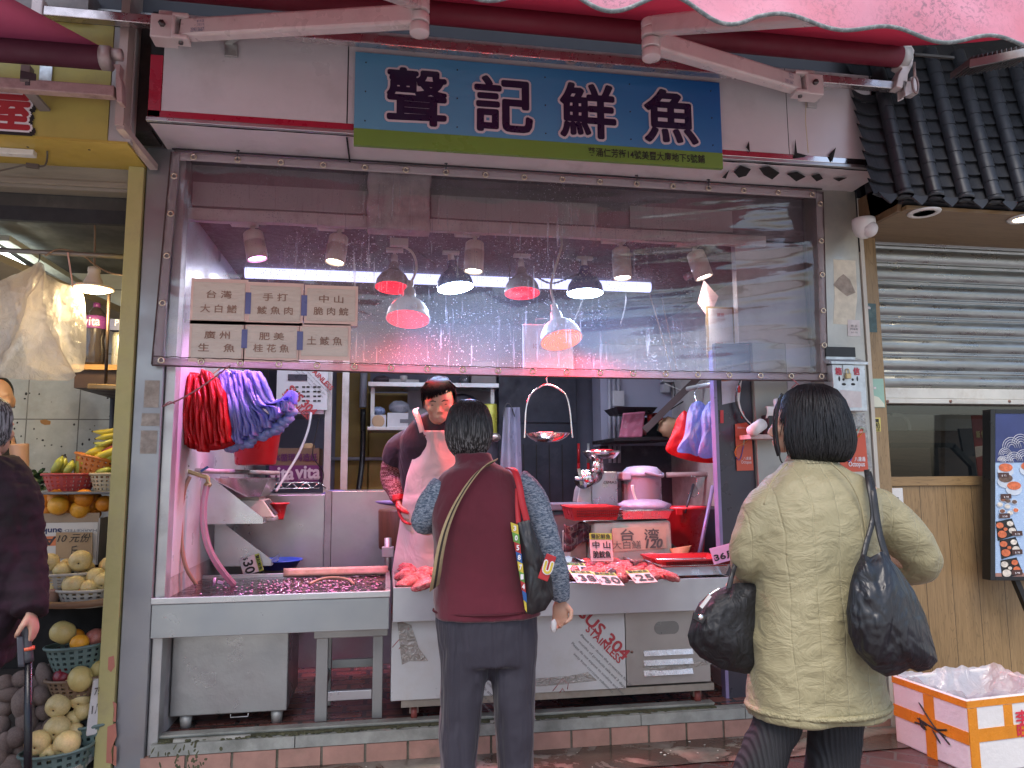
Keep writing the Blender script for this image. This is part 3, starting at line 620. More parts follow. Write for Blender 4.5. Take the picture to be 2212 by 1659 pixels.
# ================================================================== CLEAR PLASTIC CURTAIN
CUR = thing('plastic_curtain', 'clear dusty plastic curtain with brass eyelets hung across the upper opening', 'curtain', (.6, -.03, 1.82))
ctl, ctr, cbl, cbr = at(372, 330, -.035), at(1775, 416, -.035), at(330, 788, -.035), at(1786, 822, -.035)
def curf(i, j):     # i left to right, j bottom to top
 p = cbl.lerp(cbr, i).lerp(ctl.lerp(ctr, i), j); p.z -= .012*math.sin(math.pi*i)*(1-j)
 rgt = max(0, i-.52)/.48; s = j*16-i*6.0
 wv = .011*rgt*(math.sin(s*1.7+3*ns(i*5, j*3))+.8*ns(i*4, s*1.5)+.35*ns(i*9, s*4))
 lft = max(0, .34-i)/.34; wv += .0032*lft*(ns(i*14, j*36)*1.0+ns(i*30, j*20))*(1 if j < .42 else .25)
 wv += .0045*ns(i*6, j*4)+.0012*ns(i*24, j*20); k = min(1, i*14, (1-i)*14, j*9, (1-j)*9)
 return V((p.x, p.y+.012+wv*k-.0, p.z))
m, t, b = nodes('clear_vinyl'); t.nodes.remove(b); out = t.nodes['Material Output']; v = coords(t)
sx = N(t, 'SeparateXYZ'); L(t, v, sx.inputs[0])
vor = N(t, 'TexVoronoi'); vor.inputs['Scale'].default_value = 120; L(t, v, vor.inputs['Vector'])
rsel = N(t, 'SeparateColor'); L(t, vor.outputs['Color'], rsel.inputs[0])
rad = mth(t, 'MULTIPLY', rsel.outputs[0], .40); spots_ = mth(t, 'LESS_THAN', vor.outputs['Distance'], rad); spots_ = mth(t, 'MULTIPLY', spots_, mth(t, 'GREATER_THAN', rsel.outputs[1], .30))
mp = N(t, 'Mapping'); mp.inputs['Scale'].default_value = (60, 1, 3.2); L(t, v, mp.inputs['Vector'])
st_ = ramp(t, noise(t, mp.outputs[0], 1, 4, .6), [(.57, (0, 0, 0)), (.66, (1, 1, 1))])
reg = ramp(t, noise(t, v, 1.5, 3), [(.36, (.15, .15, .15)), (.58, (1, 1, 1))])
midx = ramp(t, mth(t, 'DIVIDE', mth(t, 'ADD', sx.outputs[0], 1.1), 3.6), [(.05, (.15,)*3), (.22, (1,)*3), (.62, (1,)*3), (.80, (.12,)*3)])
sp_f = mth(t, 'MULTIPLY', mth(t, 'MULTIPLY', mth(t, 'MAXIMUM', mth(t, 'MULTIPLY', spots_, .85), mth(t, 'MULTIPLY', st_, .5)), reg), midx)
haze = ramp(t, noise(t, v, 2.4, 6, .65), [(.3, (.015,)*3), (.7, (.065,)*3)])
lowh = ramp(t, mth(t, 'MULTIPLY', mth(t, 'SUBTRACT', sx.outputs[2], 1.82), 1), [(.0, (.15,)*3), (.35, (.04,)*3), (.7, (.01,)*3)])
midh = mth(t, 'MULTIPLY', midx, ramp(t, sx.outputs[2], [(.0, (.0,)*3), (1, (.0,)*3)]) if 0 else .035)
df = mth(t, 'MINIMUM', mth(t, 'ADD', mth(t, 'ADD', mth(t, 'ADD', haze, midh), lowh), mth(t, 'MULTIPLY', sp_f, .85)), .85)
di = N(t, 'BsdfDiffuse'); di.inputs[0].default_value = (.62, .58, .62, 1); tl = N(t, 'BsdfTranslucent'); tl.inputs[0].default_value = (.8, .78, .84, 1)
dm = N(t, 'MixShader'); dm.inputs[0].default_value = .72; L(t, di.outputs[0], dm.inputs[1]); L(t, tl.outputs[0], dm.inputs[2])
tp_ = N(t, 'BsdfTransparent'); tp_.inputs[0].default_value = (.95, .93, .95, 1)
a_ = N(t, 'MixShader'); L(t, df, a_.inputs[0]); L(t, tp_.outputs[0], a_.inputs[1]); L(t, dm.outputs[0], a_.inputs[2])
gl = N(t, 'BsdfGlossy'); gl.inputs['Roughness'].default_value = .06; gl.inputs[0].default_value = (1, 1, 1, 1); fr = N(t, 'Fresnel'); fr.inputs[0].default_value = 1.5
nb = bumpn(t, noise(t, v, 28, 3, .5, .8), .12, .004); L(t, nb, gl.inputs['Normal'])
fm = mth(t, 'MINIMUM', mth(t, 'MULTIPLY', fr.outputs[0], 1.9), .9)
d_ = N(t, 'MixShader'); L(t, fm, d_.inputs[0]); L(t, a_.outputs[0], d_.inputs[1]); L(t, gl.outputs[0], d_.inputs[2]); L(t, d_.outputs[0], out.inputs[0]); vinyl = m
obj('sheet', MB().grid(curf, 260, 110), vinyl, CUR)
hemm = MT('vinyl_hem', (.85, .8, .8), (.66, .57, .60), .2, .58, .5, .5, 40, .07)
def strip(a, c_, wv, nrm, n=90, th=.004):
 mb = MB();
 def f(i, j): p = a.lerp(c_, i); return p+nrm*(wv*(j-.5))+V((0, -.006+.003*ns(p.x*8, p.z*8, j*2), .0015*ns(p.x*14, 3)))
 mb.grid(f, n, 3); return mb
def inset(p, dx, dz): return p+V((dx, -.004, dz))
sag = lambda i: V((0, 0, -.012*math.sin(math.pi*i)))
hb = MB().grid(lambda i, j: cbl.lerp(cbr, i)+sag(i)+V((0, -.008+.003*ns(i*30, j), .038*j-.004)), 120, 3)
BH = obj('bottom_hem', hb, hemm, CUR, solid=.003)
ht = MB().grid(lambda i, j: ctl.lerp(ctr, i)+V((0, -.006+.003*ns(i*30, j), -.042*j+.004)), 120, 3); TH = obj('top_hem', ht, MT('vinyl_hem_top', (.85, .8, .8), (.60, .50, .53), .25, .2, .4, .4, 30, .05), CUR, solid=.003)
for a, c_ in ((cbl, ctl), (cbr, ctr)):
 s = 1 if a is cbl else -1; SH = obj('side_hem', MB().grid(lambda i, j: a.lerp(c_, i)+V((s*.040*j, -.008+.006*ns(i*20, j*2), 0)), 60, 3), hemm, CUR, solid=.003)
# cord threaded along the bottom hem, dark edge
cordm = M('brown_cord', (.07, .04, .04), .8)
obj('hem_cord', MB().tube([cbl.lerp(cbr, i/240)+sag(i/240)+V((0, -.014, .038+.0028*math.sin(i*1.15)*(.5+.5*ns(i*.05)))) for i in range(241)], .0022, 5), cordm, CUR)
obj('hem_edge', MB().tube([cbl.lerp(cbr, i/120)+sag(i/120)+V((0, -.012, -.004)) for i in range(121)], .004, 6), cordm, CUR)
obj('hem_edge', MB().tube([cbr.lerp(ctr, i/30)+V((.002, -.01, 0)) for i in range(31)], .003, 6), cordm, CUR)
obj('hem_edge', MB().tube([cbl.lerp(ctl, i/30)+V((-.002+.004*ns(i), -.01, 0)) for i in range(31)], .0035, 6), cordm, CUR)
obj('shadow_gap_rope', MB().tube([ctl.lerp(ctr, i/60)+V((0, -.004, .018+.002*ns(i*.3))) for i in range(61)], .004, 6), M('gap_rope_black', (.02, .015, .02), .7), CUR)  # black line drawn in for the shadow gap between soffit and hem
gm = MB().tube([V((.0125*math.cos(k*math.pi/9), 0, .0125*math.sin(k*math.pi/9))) for k in range(18)], .004, 8, closed=True)
g0 = None; eyem = M('eyelet_brass', (.62, .52, .40), .25, .85, .1)
gpos = [cbl.lerp(cbr, i)+sag(i)+V((0, -.018, .020)) for i in [.012+.976*k/19 for k in range(20)]]
gpos += [ctl.lerp(ctr, i)+V((0, -.016, -.022)) for i in [.03+.95*k/16 for k in range(17)]]
gpos += [cbl.lerp(ctl, j)+V((.024, -.02, 0)) for j in (.28, .5, .70, .88)]+[cbr.lerp(ctr, j)+V((-.022, -.02, 0)) for j in (.18, .36, .55, .73, .93)]
for k, p in enumerate(gpos):
 hp = BH if k < 20 else TH if k < 37 else SH
 if g0 is None: g0 = obj('eyelet', gm, eyem, hp); g = g0
 else: g = g0.copy(); C.objects.link(g); g.parent = hp
 g.location = p+V((0, 0, 0))
for k in (1, 6, 11, 13):
 p = gpos[20+k]; obj('hook', MB().tube([p, p+V((0, -.004, .03)), p+V((.003, 0, .05))], .003, 6).box(p+V((-.008, -.003, .045)), p+V((.008, .003, .052))), chainm, CUR)
# twine tied to the eyelets
tw = M('pink_twine', (.36, .14, .15), .85)
mb = MB().tube(spline([at(497, 790, -.05), at(450, 825, -.10), at(398, 858, -.10), at(352, 878, -.02)], 6), .004, 6); mb.tube(spline([at(352, 878, -.02), at(366, 868, -.04), at(378, 872, -.05)], 4), .003, 5)
obj('twine', mb, tw, label='pink twine tied from the left end of the curtain hem to the pillar', cat='string')
mb = MB().tube(spline([at(1708, 816, -.05), at(1722, 828, -.05), at(1738, 846, -.03)], 5), .0035, 6); mb.tube([at(1722, 828, -.05), at(1710, 838, -.05)], .003, 5)
obj('twine', mb, tw, label='pink twine knotted to an eyelet at the right end of the curtain hem', cat='string')
# six fish-name papers taped behind the plastic
pm1 = M('cream_paper', (.60, .51, .44), .3, 0, .08, 3, .5, 9, stretch=(1, 1, 4)); tapeb = M('pink_backing', (.74, .52, .46), .6, 0, .1, 4); taped = M('blue_tape', (.11, .12, .3), .4)
PAP = [((415, 612, 530, 690), '台 灣', '大 白 鱔', 'cream paper lettered 台灣大白鱔 on the curtain'), ((538, 620, 650, 692), '手 打', '鯪 魚 肉', 'cream paper lettered 手打鯪魚肉 on the curtain'), ((662, 626, 768, 692), '中 山', '脆 肉 鯇', 'cream paper lettered 中山脆肉鯇 on the curtain'),
 ((412, 702, 524, 772), '廣 州', '生    魚', 'cream paper lettered 廣州生魚 on the curtain'), ((530, 706, 642, 772), '肥 美', '桂 花 魚', 'cream paper lettered 肥美桂花魚 on the curtain'), ((650, 708, 752, 768), '', '土 鯪 魚', 'cream paper lettered 土鯪魚 on the curtain')]
brn = M('brown_ink', (.27, .15, .11), .7)
PY = -.052
for (u0, v0, u1, v1), s1, s2, lab in PAP:
 a, c_ = at(u0, v1, PY), at(u1, v0, PY); T = thing('paper_notice', lab, 'paper sign', ((a.x+c_.x)/2, PY, a.z), 'fish name papers on the curtain')
 PPR = obj('paper', MB().box((a.x, PY, a.z), (c_.x, PY+.002, c_.z)), pm1, T)
 obj('backing', MB().box((a.x-.012, PY+.004, a.z-.02), (c_.x+.012, PY+.006, c_.z+.018)), tapeb, T)
 mb = MB(); mx = (a.x+c_.x)/2; h = c_.z-a.z
 if s1: mb.text(s1, (mx, PY-.001, a.z+h*.68), .04, fitw=.115, fith=.038, off=.0004); mb.text(s2, (mx, PY-.001, a.z+h*.30), .04, fitw=.165, fith=.04, off=.0004)
 else: mb.text(s2, (mx, PY-.001, a.z+h*.52), .04, fitw=.165, fith=.042, off=.0004)
 obj('lettering', mb, brn, PPR)
for u, v0, v1 in ((536, 632, 678), (657, 638, 682), (528, 712, 752), (648, 716, 756)):
 a, c_ = at(u-7, v1, PY), at(u+7, v0, PY); obj('tape_piece', MB().box((a.x, PY-.002, a.z), (c_.x, PY-.0012, c_.z)), taped, CUR)
# ================================================================== FRUIT STALL on the left
yel = M('yellow_paint', (.46, .38, .10), .55, 0, .16, 3, .06, 40, dirt=(.20, .16, .09), dsc=3, damt=.4)
yel2 = M('yellow_soffit_board', (.50, .36, .07), .5, 0, .14, 4, .05, 30, dirt=(.25, .17, .06), dsc=4, damt=.3)
yel3 = M('yellow_post_paint', (.46, .41, .17), .65, 0, .2, 5, .2, 30, dirt=(.27, .22, .13), dsc=5, damt=.55)
STL = thing('fruit_stall_building', 'open fronted fruit stall with a yellow signboard and white tiled back wall', 'shop', (-1.7, .2, 0))
def st(name, mb, mats, **k): return obj(name, mb, mats, STL, **k)
a, c_ = at(231, 303, -.28), at(231, 78, -.28)
st('signboard', MB().box((-3.6, -.28, a.z), (a.x, -.24, c_.z+.05)), yel)
st('sign_end_panel', MB().box((a.x+.002, -.275, a.z), (-1.16, -.24, c_.z+.05)), M('sign_end_grey', (.45, .43, .43), .5, .1, .08))
st('upper_beam', MB().box((-3.6, -.33, c_.z+.056), (-1.35, -.2, c_.z+.20)), M('beam_grey', (.26, .24, .25), .6, .1, .15, dirt=(.5, .45, .42), dsc=4, damt=.4))
st('upper_wall', MB().box((-3.6, -.19, c_.z+.05), (-1.9, -.1, 4.8)), M('dark_wall', (.03, .033, .045), .7))
p = at(20, 236, -.285); mb = MB(); mb.slot(0).bold('屋', p+V((.012, .0, -.014)), .20, .016, 10, fitw=.17, fith=.19); mb.slot(1).bold('屋', p+V((0, -.003, 0)), .20, .016, 10, fitw=.17, fith=.19); mb.slot(2).bold('屋', p+V((0, -.005, 0)), .20, .007, 8, fitw=.17, fith=.19)
st('character', mb, [ink, whiteink, redink])
# soffit board, beam, edge board
z_s = a.z
mb = MB().box((-3.6, -.28, z_s-.012), (-1.17, .02, z_s-.001)); st('soffit', mb, yel2)
mb = MB()
for u, v in ((193, 324), (244, 377), (60, 318)): q = atz(u, v, z_s-.013); mb.cyl(q, q+V((0, 0, .002)), .006, n=8)
st('hole', mb, ink)
b0 = at(150, 390, .02); st('ceiling_front', MB().box((-4.2, .101, 2.55), (-1.175, .13, 2.9)), dark_void)
st('front_beam', MB().box((-3.6, .02, b0.z-.045), (-1.18, .10, z_s)).box((-3.6, .005, b0.z-.03), (-1.18, .02, b0.z-.005)), M('weathered_beam', (.30, .27, .22), .6, .1, .25, 5, .1, 40, stretch=(.3, 3, 3), dirt=(.12, .1, .08), dsc=5, damt=.5))
e0, e1, e2 = at(268, 60, -.36), at(270, 270, -.36), at(330, 358, -.05)
mb = MB(); mb.hexa([V((-1.20, -.36, e1.z)), V((-1.165, -.36, e1.z)), V((-1.165, -.2, e1.z)), V((-1.20, -.2, e1.z)), V((-1.20, -.36, 3.75)), V((-1.165, -.36, 3.75)), V((-1.165, -.2, 3.75)), V((-1.20, -.2, 3.75))])
mb.bar(V((-1.18, -.345, e1.z)), V((-1.13, -.03, e2.z)), .035, .03)
st('edge_board', mb, M('pinkish_edge', (.50, .40, .37), .55, .1, .15, 6, dirt=(.3, .2, .18), dsc=6, damt=.4))
st('gap_shade_board', MB().box((-1.20, -.19, 2.905), (-1.10, -.03, 4.2)), M('gap_shade_rusty', (.035, .03, .03), .6, .2, .5, 8, dirt=(.10, .06, .045), dsc=5, damt=.5))  # dark board fills the gap between the two signs, shade put into its colour
st('post', MB().box((-1.245, -.03, 0), (-1.175, .08, z_s-.012)), yel3, bevel=.003, label='yellow painted post with flaking red patches')
mb = MB()
for q in [[(234, 1420), (246, 1416), (248, 1440), (240, 1452), (233, 1446)], [(243, 1515), (252, 1520), (250, 1560), (244, 1558), (247, 1536)], [(232, 1570), (250, 1562), (252, 1590), (240, 1620), (243, 1650), (229, 1648)], [(246, 1610), (252, 1614), (251, 1655), (244, 1652)]]: mb.pxprism(q, -.0315, .0008)
st('flaked_patch', mb, M('old_red_paint', (.45, .17, .12), .7, 0, .15, 12))
# tiled wall, ceiling, sides
TY = 1.35
tl_ = M_bricks('wall_tiles', (.52, .52, .47), (.56, .55, .50), (.17, .16, .14), .30, .42, .004, 0, .3, dirt=(.34, .31, .25), damt=.35, bump=.25)
t_ = tl_.node_tree;
for n_ in t_.nodes:
 if n_.type == 'MAPPING': n_.inputs['Rotation'].default_value = (R_(90), 0, 0); n_.inputs['Location'].default_value = (.12, .0, 0)
st('tiled_wall', MB().box((-4.2, TY, 0), (-1.16, TY+.05, 2.9)), tl_)
mb = MB()
for k in range(34): q = at(U(30, 265), U(845, 1010), TY); s = U(.003, .008); mb.ell(q, (s, .002, s*U(.6, 1.6)), None, 6, 4)
q = at(100, 912, TY-.003)
st('dirt_speck', mb, ink)
st('tile_chip', MB().pxprism([(86, 908), (98, 906), (109, 910), (108, 917), (96, 918), (88, 914)], TY-.003, .003), M('chip_orange', (.40, .20, .07), .8))
st('side_wall', MB().box((-1.172, .10, 0), (-1.165, 1.4, 2.8)), M('stall_side', (.13, .11, .09), .7, 0, .3))
st('ceiling', MB().box((-4.2, .10, 2.62), (-1.175, 3.0, 2.68)), M('stall_ceiling', (.05, .047, .042), .7, 0, .4, 3, dirt=(.13, .12, .1), dsc=3, damt=.5))
mb = MB().slot(0).hexa([V((-2.6, .12, 2.46)), V((-2.2, .12, 2.50)), V((-1.55, 1.34, 2.30)), V((-1.95, 1.34, 2.26)), V((-2.6, .12, 2.50)), V((-2.2, .12, 2.54)), V((-1.55, 1.34, 2.34)), V((-1.95, 1.34, 2.30))])
st('slanted_board', mb, M('taupe_board', (.17, .155, .13), .7, 0, .25, 3))
T = thing('fluorescent_light', 'lit fluorescent tube running back along the fruit stall ceiling', 'light', (-1.9, .6, 2.3))
p0_, p1_ = at(-20, 533, .45), at(74, 596, 1.05); q1 = at(180, 650, 1.3)
obj('tube', MB().cyl(p0_, p1_, .026, n=12), ME('stall_tube', (.85, 1, .95), 3.5), T)
obj('batten', MB().bar(p0_+V((.05, 0, .05)), at(170, 615, 1.3), .07, .03), M('batten_grey', (.33, .35, .34), .5), T)
arealight('tube_light', ((p0_.x+p1_.x)/2, .7, p0_.z-.06), (-1.7, .7, 0), 5, (.9, 1, .95), .5, .06, T)
# batten lamp and plug under the yellow soffit
T = thing('batten_lamp', 'unlit white batten lamp under the yellow stall soffit', 'light', (-1.75, -.12, z_s-.03))
q0, q1 = atz(0, 330, z_s-.03), atz(76, 334, z_s-.03)
obj('batten', MB().box((q0.x-.4, q1.y-.02, z_s-.04), (q1.x, q1.y+.02, z_s-.013)), white_pl, T, bevel=.003)
cw = M('grey_cable', (.10, .085, .07), .6)
pts = [atz(102, 326, z_s-.014), at(102, 340, q1.y), at(98, 356, q1.y-.01), at(85, 360, q1.y-.01), at(55, 357, q1.y-.01), at(30, 362, q1.y), at(-5, 370, q1.y)]
obj('plug_cable', MB().tube(spline(pts, 5), .004, 6).bar(at(57, 357, q1.y-.01), at(84, 360, q1.y-.01), .014, .02), cw, label='grey cable with a plug dangling from the yellow soffit', cat='cable')
# awning of the fruit stall
A2 = thing('awning', 'dark purple red awning with a rusty bar over the fruit stall', 'awning', (-1.9, -.4, 3.1))
r0, r1 = at(0, 108, -.45), at(236, 126, -.45); z_r = (r0.z+r1.z)/2
obj('roller', MB().cyl((-3.4, -.45, z_r), (r1.x-.03, -.45, z_r), .050, n=24), M('roller_purple', (.12, .03, .055), .6, 0, .12, 3), A2)
obj('roller_cap', MB().cyl((r1.x-.03, -.45, z_r), (r1.x+.008, -.45, z_r), .051, n=24).cyl((r1.x+.012, -.45, z_r+.02), (r1.x+.05, -.45, z_r+.02), .026, n=12), M('worn_pale_metal', (.45, .39, .38), .5, .3, .25, 14, dirt=(.15, .1, .1), dsc=9, damt=.5), A2)
p_a = at(0, 13, -1.5)
obj('canopy_fabric', MB().grid(lambda i, j: V((-3.4+(r1.x-.03+3.4)*i, -.46-1.25*j, z_r+.045+(p_a.z-z_r-.02)*j*1.0)), 8, 8), MT('awning_fabric_purple', (.1, .01, .02), (.26, .05, .10), .5, .0, .35, .1, 20, .02), A2)
s0, s1 = at(0, 184, -.43), at(250, 200, -.43); zb2 = (s0.z+s1.z)/2
rusty = M('rusty_pink_bar', (.42, .30, .29), .6, .2, .2, 6, .1, 60, dirt=(.11, .05, .05), dsc=9, damt=.55)
obj('bar', MB().box((-3.4, -.452, zb2-.024), (s1.x, -.408, zb2+.024)), rusty, A2, bevel=.004)
obj('end_plate', MB().pxprism([(244, 138), (260, 138), (258, 162), (263, 178), (264, 222), (252, 218), (249, 176), (250, 150)], -.46, .05), rusty, A2, bevel=.003)
obj('bracket', MB().bar(at(55, 190, -.44), at(98, 238, -.30), .045, .012).box(at(62, 176, -.46), at(55, 150, -.42)), M('bracket_taupe', (.25, .22, .21), .6, .3), A2)
obj('wall_plate', MB().box(at(83, 175, -.292), at(115, 137, -.288)), galv, A2, bevel=.002)
obj('clamp', MB().bar(at(44, 163, -.46), at(78, 170, -.44), .03, .03).cyl(at(60, 150, -.45), at(60, 185, -.45), .01), M('dark_clamp', (.08, .06, .07), .6, .4), A2)
# rail, cables, lamp
obj('hanging_rail', MB().cyl(at(-40, 538, .12), at(294, 556, .12), .0125, n=12), M('dull_rail', (.22, .2, .18), .4, .6), label='thin steel rail across the front of the fruit stall', cat='rail')
cb = M('brown_cable', (.22, .14, .09), .7)
obj('cable', MB().tube(spline([at(80, 415, .3), at(150, 437, .3), at(203, 448, .3), at(222, 436, .3), at(236, 417, .3)], 6), .005, 6), cb, label='brown twin cable looped under the stall ceiling', cat='cable')
obj('cable', MB().tube(spline([at(98, 552, .11), at(120, 540, .10), at(150, 541, .11), at(185, 556, .14), at(205, 572, .16), at(240, 590, .16), at(292, 596, .16)], 6), .004, 6), cb, label='brown cable wound round the thin steel rail', cat='cable')
LM = thing('pendant_lamp', 'lit warm white pendant lamp hanging over the fruit', 'lamp', at(203, 620, .25)); c = at(201, 622, .25)
obj('cord', MB().tube(spline([at(203, 448, .25), at(205, 500, .25), at(204, 560, .25), at(204, 580, .25)], 5), .005, 6), cb, LM)
obj('holder', MB().lathe([(.0, .108), (.028, .105), (.03, .085), (.027, .08), (.03, .06), (.042, .035), (.048, .01)], c, 18), cream, LM)
obj('rim', MB().lathe([(.05, .012), (.095, .004), (.1, -.004), (.09, -.008)], c, 28), cream, LM)
obj('bulb', MB().lathe([(.088, -.006), (.06, -.018), (.0001, -.024)], c, 24), ME('warm_bulb', (1, .80, .42), 22), LM)
l = bpy.data.lights.new('bulb_light', 'POINT'); l.energy = 9; l.color = (1, .74, .36); l.shadow_soft_size = .06; o = bpy.data.objects.new('bulb_light', l); link(o, LM); o.location = c+V((0, 0, -.06))
# bundle of plastic bags
film = MT('bag_film', (.95, .92, .92), (.70, .67, .67), .18, .52, .6, 1.0, 22, .14)
BG = thing('bag_bundle', 'bundle of clear whitish plastic bags hanging from the rail beside the lamp', 'plastic bags', at(90, 560, .12))
rb = random.Random(3)
for k, (px, dy) in enumerate([([(88, 566), (96, 590), (132, 612), (176, 622), (183, 650), (187, 700), (186, 770), (180, 803), (150, 806), (118, 812), (90, 800), (60, 790), (20, 600)], .10), ([(76, 568), (95, 566), (100, 600), (128, 620), (133, 660), (132, 720), (140, 790), (166, 812), (150, 822), (80, 822), (-10, 815), (-10, 610), (40, 590), (62, 585)], .05), ([(80, 566), (92, 566), (95, 600), (70, 640), (45, 720), (10, 780), (-10, 790), (-10, 612), (30, 592), (70, 588)], .02)]):
 cx0 = sum(p[0] for p in px)/len(px); cy0 = sum(p[1] for p in px)/len(px); mb = MB(); n = 64
 ring = []
 per_ = [(V((px[i][0], px[i][1], 0)), V((px[(i+1) % len(px)][0], px[(i+1) % len(px)][1], 0))) for i in range(len(px))]
 tot = sum((b_-a_).length for a_, b_ in per_)
 for q in range(n):
  s = tot*q/n
  for a_, b_ in per_:
   l_ = (b_-a_).length
   if s <= l_: ring.append(a_.lerp(b_, s/l_)); break
   s -= l_
 def bf2(i, j, ring=ring, k=k, dy=dy, cx0=cx0, cy0=cy0):
  r_ = ring[int(round(i*n)) % n]; t_ = j; u_ = cx0+(r_.x-cx0)*t_; v_ = cy0+(r_.y-cy0)*t_
  return at(u_, v_, .12+dy-.10*(1-t_**3)+.028*ns(u_*.03+k*9, v_*.018)+.010*ns(u_*.09, v_*.06+k))
 mb.grid(bf2, n, 14, closeu=True); obj('bag', mb, film, BG)
obj('hook', MB().tube(spline([at(84, 545, .12), at(86, 556, .11), at(83, 566, .11)], 4), .003, 6), chainm, BG)
obj('tie', MB().bar(at(146, 545, .10), at(158, 622, .12), .012, .004), M('pink_tie', (.6, .34, .30), .7), label='pink strip of tape hanging from the stall rail', cat='tape')
# shelf cabinet with bottle and packs
CB = thing('wall_cabinet', 'dark brown wall cabinet with a pale wood ledge at the top of the fruit stall', 'cabinet', (-1.5, .9, 1.9))
lz = at(230, 788, .55).z
xl_ = at(160, 800, .55).x
obj('carcass', MB().box((xl_, .56, lz-.125), (-1.175, TY-.002, lz-.03)), M('dark_brown_cabinet', (.035, .018, .015), .5, 0, .2), CB)
obj('ledge', MB().box((xl_-.01, .54, lz-.028), (-1.175, TY-.002, lz)), M_wood('ledge_wood', (.48, .27, .10), (.36, .19, .07), 'X', sc=5), CB)
def at_base(u, v, y): return at(u, v, y)
bt = thing('drink_bottle', 'large dark drink bottle with a purple label on the cabinet ledge', 'bottle', at(202, 780, .62)); c = V((at(202, 780, .62).x, .62, lz))
H_ = at(202, 655, .62).z-lz
obj('body', MB().lathe([(.0, 0), (.05, .003), (.055, .02), (.055, .25*H_), (.046, .42*H_), (.055, .6*H_), (.056, .74*H_), (.045, .84*H_), (.018, .93*H_), (.016, .96*H_)], c, 22), M('dark_bottle', (.025, .02, .025), .08, 0, .1, spec=.8), bt)
obj('label_band', MB().lathe([(.0562, .58*H_), (.0575, .6*H_), (.0575, .76*H_), (.054, .78*H_)], c, 22), M('purple_label', (.13, .03, .16), .4), bt)
obj('cap', MB().cyl(c+V((0, 0, .93*H_)), c+V((0, 0, H_)), .019), M('purple_cap', (.10, .02, .12), .4), bt)
obj('lettering', MB().text('vita', c+V((0, -.0585, .68*H_)), .05, fitw=.085, fith=.045), whiteink, bt)
pk = thing('bottle_pack', 'shrink wrapped pack of cans with a blue card top on the cabinet ledge', 'pack', at(255, 780, .62)); k0, k1 = at(231, 780, .60), at(290, 690, .60)
obj('card_top', MB().box((k0.x, .60, lz+.20), (-1.18, .80, k1.z)), M('navy_card', (.03, .045, .16), .4), pk)
mb = MB()
for k in range(3): mb.lathe([(.0, 0), (.034, .0), (.036, .01), (.036, .17), (.030, .19), (.0, .19)], (k0.x+.045+.075*k, .64, lz), 18)
obj('can', mb, M('silver_can', (.5, .48, .42), .3, .5, .2, 9), pk)
mb = MB();
for k in range(2): mb.box((k0.x+.085+.075*k, .6025, lz+.04), (k0.x+.115+.075*k, .6035, lz+.11))
obj('yellow_flash', mb, M('yellow_flash', (.65, .36, .03), .5), pk)
obj('lettering', MB().text('Prizo', (k0.x+.075, .599, lz+.24), .04, fitw=.09, fith=.035).text('TAI CHE TOI', (k0.x+.10, .6015, lz+.08), .02, ex=(0, 0, 1), ey=(-1, 0, 0), fitw=.10, fith=.014), whiteink, pk)
SQ = thing('squeegee', 'squeegee with a dark handle hanging head down below the lamp', 'squeegee', at(230, 830, .35))
obj('handle', MB().cyl(at(236, 628, .35), at(228, 832, .35), .008, n=10), M('dark_handle', (.06, .04, .03), .35, .4), SQ)
obj('head', MB().bar(at(190, 835, .35), at(256, 837, .35), .03, .028), M('bronze_head', (.22, .15, .08), .25, .8), SQ, bevel=.006)
obj('wall_pipe', MB().cyl(at(246, 835, TY-.03), at(240, 1010, TY-.03), .02, n=10), M('dark_pipe', (.05, .055, .07), .5), label='dark pipe down the tiled wall behind the bananas', cat='pipe')
# ------------------------------------------------------------------ fruit
def basket(lab, u, v, y, wpx, hpx, mat, tl=(0, 0), sy=.72, hole=True, name='basket', rows=9, n=44):
 c = at(u, v, y); sc = (c-CAM).dot(fw)/F; r = wpx*sc/2; h = hpx*sc*1.12; R = tilt(tl[0], tl[1])
 T = thing(name, lab, 'basket', c+V((0, 0, -h)))
 prof = [(r*(.72+.28*(k/rows)**.8), -h+h*k/rows) for k in range(rows+1)]
 mb = MB(); vs = []; fs = []
 for q, z in prof:
  for k in range(n): a = 2*math.pi*k/n; vs.append(c+R @ V((q*math.cos(a), q*math.sin(a)*sy, z)))
 for j in range(rows):
  for k in range(n):
   if hole and j % 2 == 1 and k % 2 == 1 and 0 < j < rows-1: continue
   l = (k+1) % n; fs.append((j*n+k, j*n+l, (j+1)*n+l, (j+1)*n+k))
 fs.append(tuple(range(n-1, -1, -1))); mb.add(vs, fs, False); obj('wall', mb, mat, T, solid=.0025)
 obj('rim', MB().tube([c+R @ V((r*1.03*math.cos(k*2*math.pi/n), r*1.03*math.sin(k*2*math.pi/n)*sy, .0)) for k in range(n)], .007, 8, closed=True), mat, T)
 return c, r, h, R
redb = M('red_basket', (.36, .045, .045), .4); orb = M('orange_basket', (.55, .17, .03), .4); beb = M('beige_basket', (.52, .42, .27), .45); gryb = M('grey_basket', (.42, .40, .36), .45, 0, .1); pkb = M('pink_bowl', (.55, .33, .24), .45); teb = M('teal_basket', (.12, .18, .165), .45); brb = M('brown_basket', (.20, .13, .08), .5)
pear_m = M('pear_skin', (.66, .52, .24), .42, 0, .14, 6, .04, 50, dirt=(.42, .27, .10), dsc=7, damt=.28, sss=.1)
or_m = M('orange_skin', (.72, .25, .02), .38, 0, .12, 5, .25, 160, dist=.002); or2_m = M('orange_skin_yellow', (.78, .36, .03), .38, 0, .12, 5, .25, 160, dist=.002)
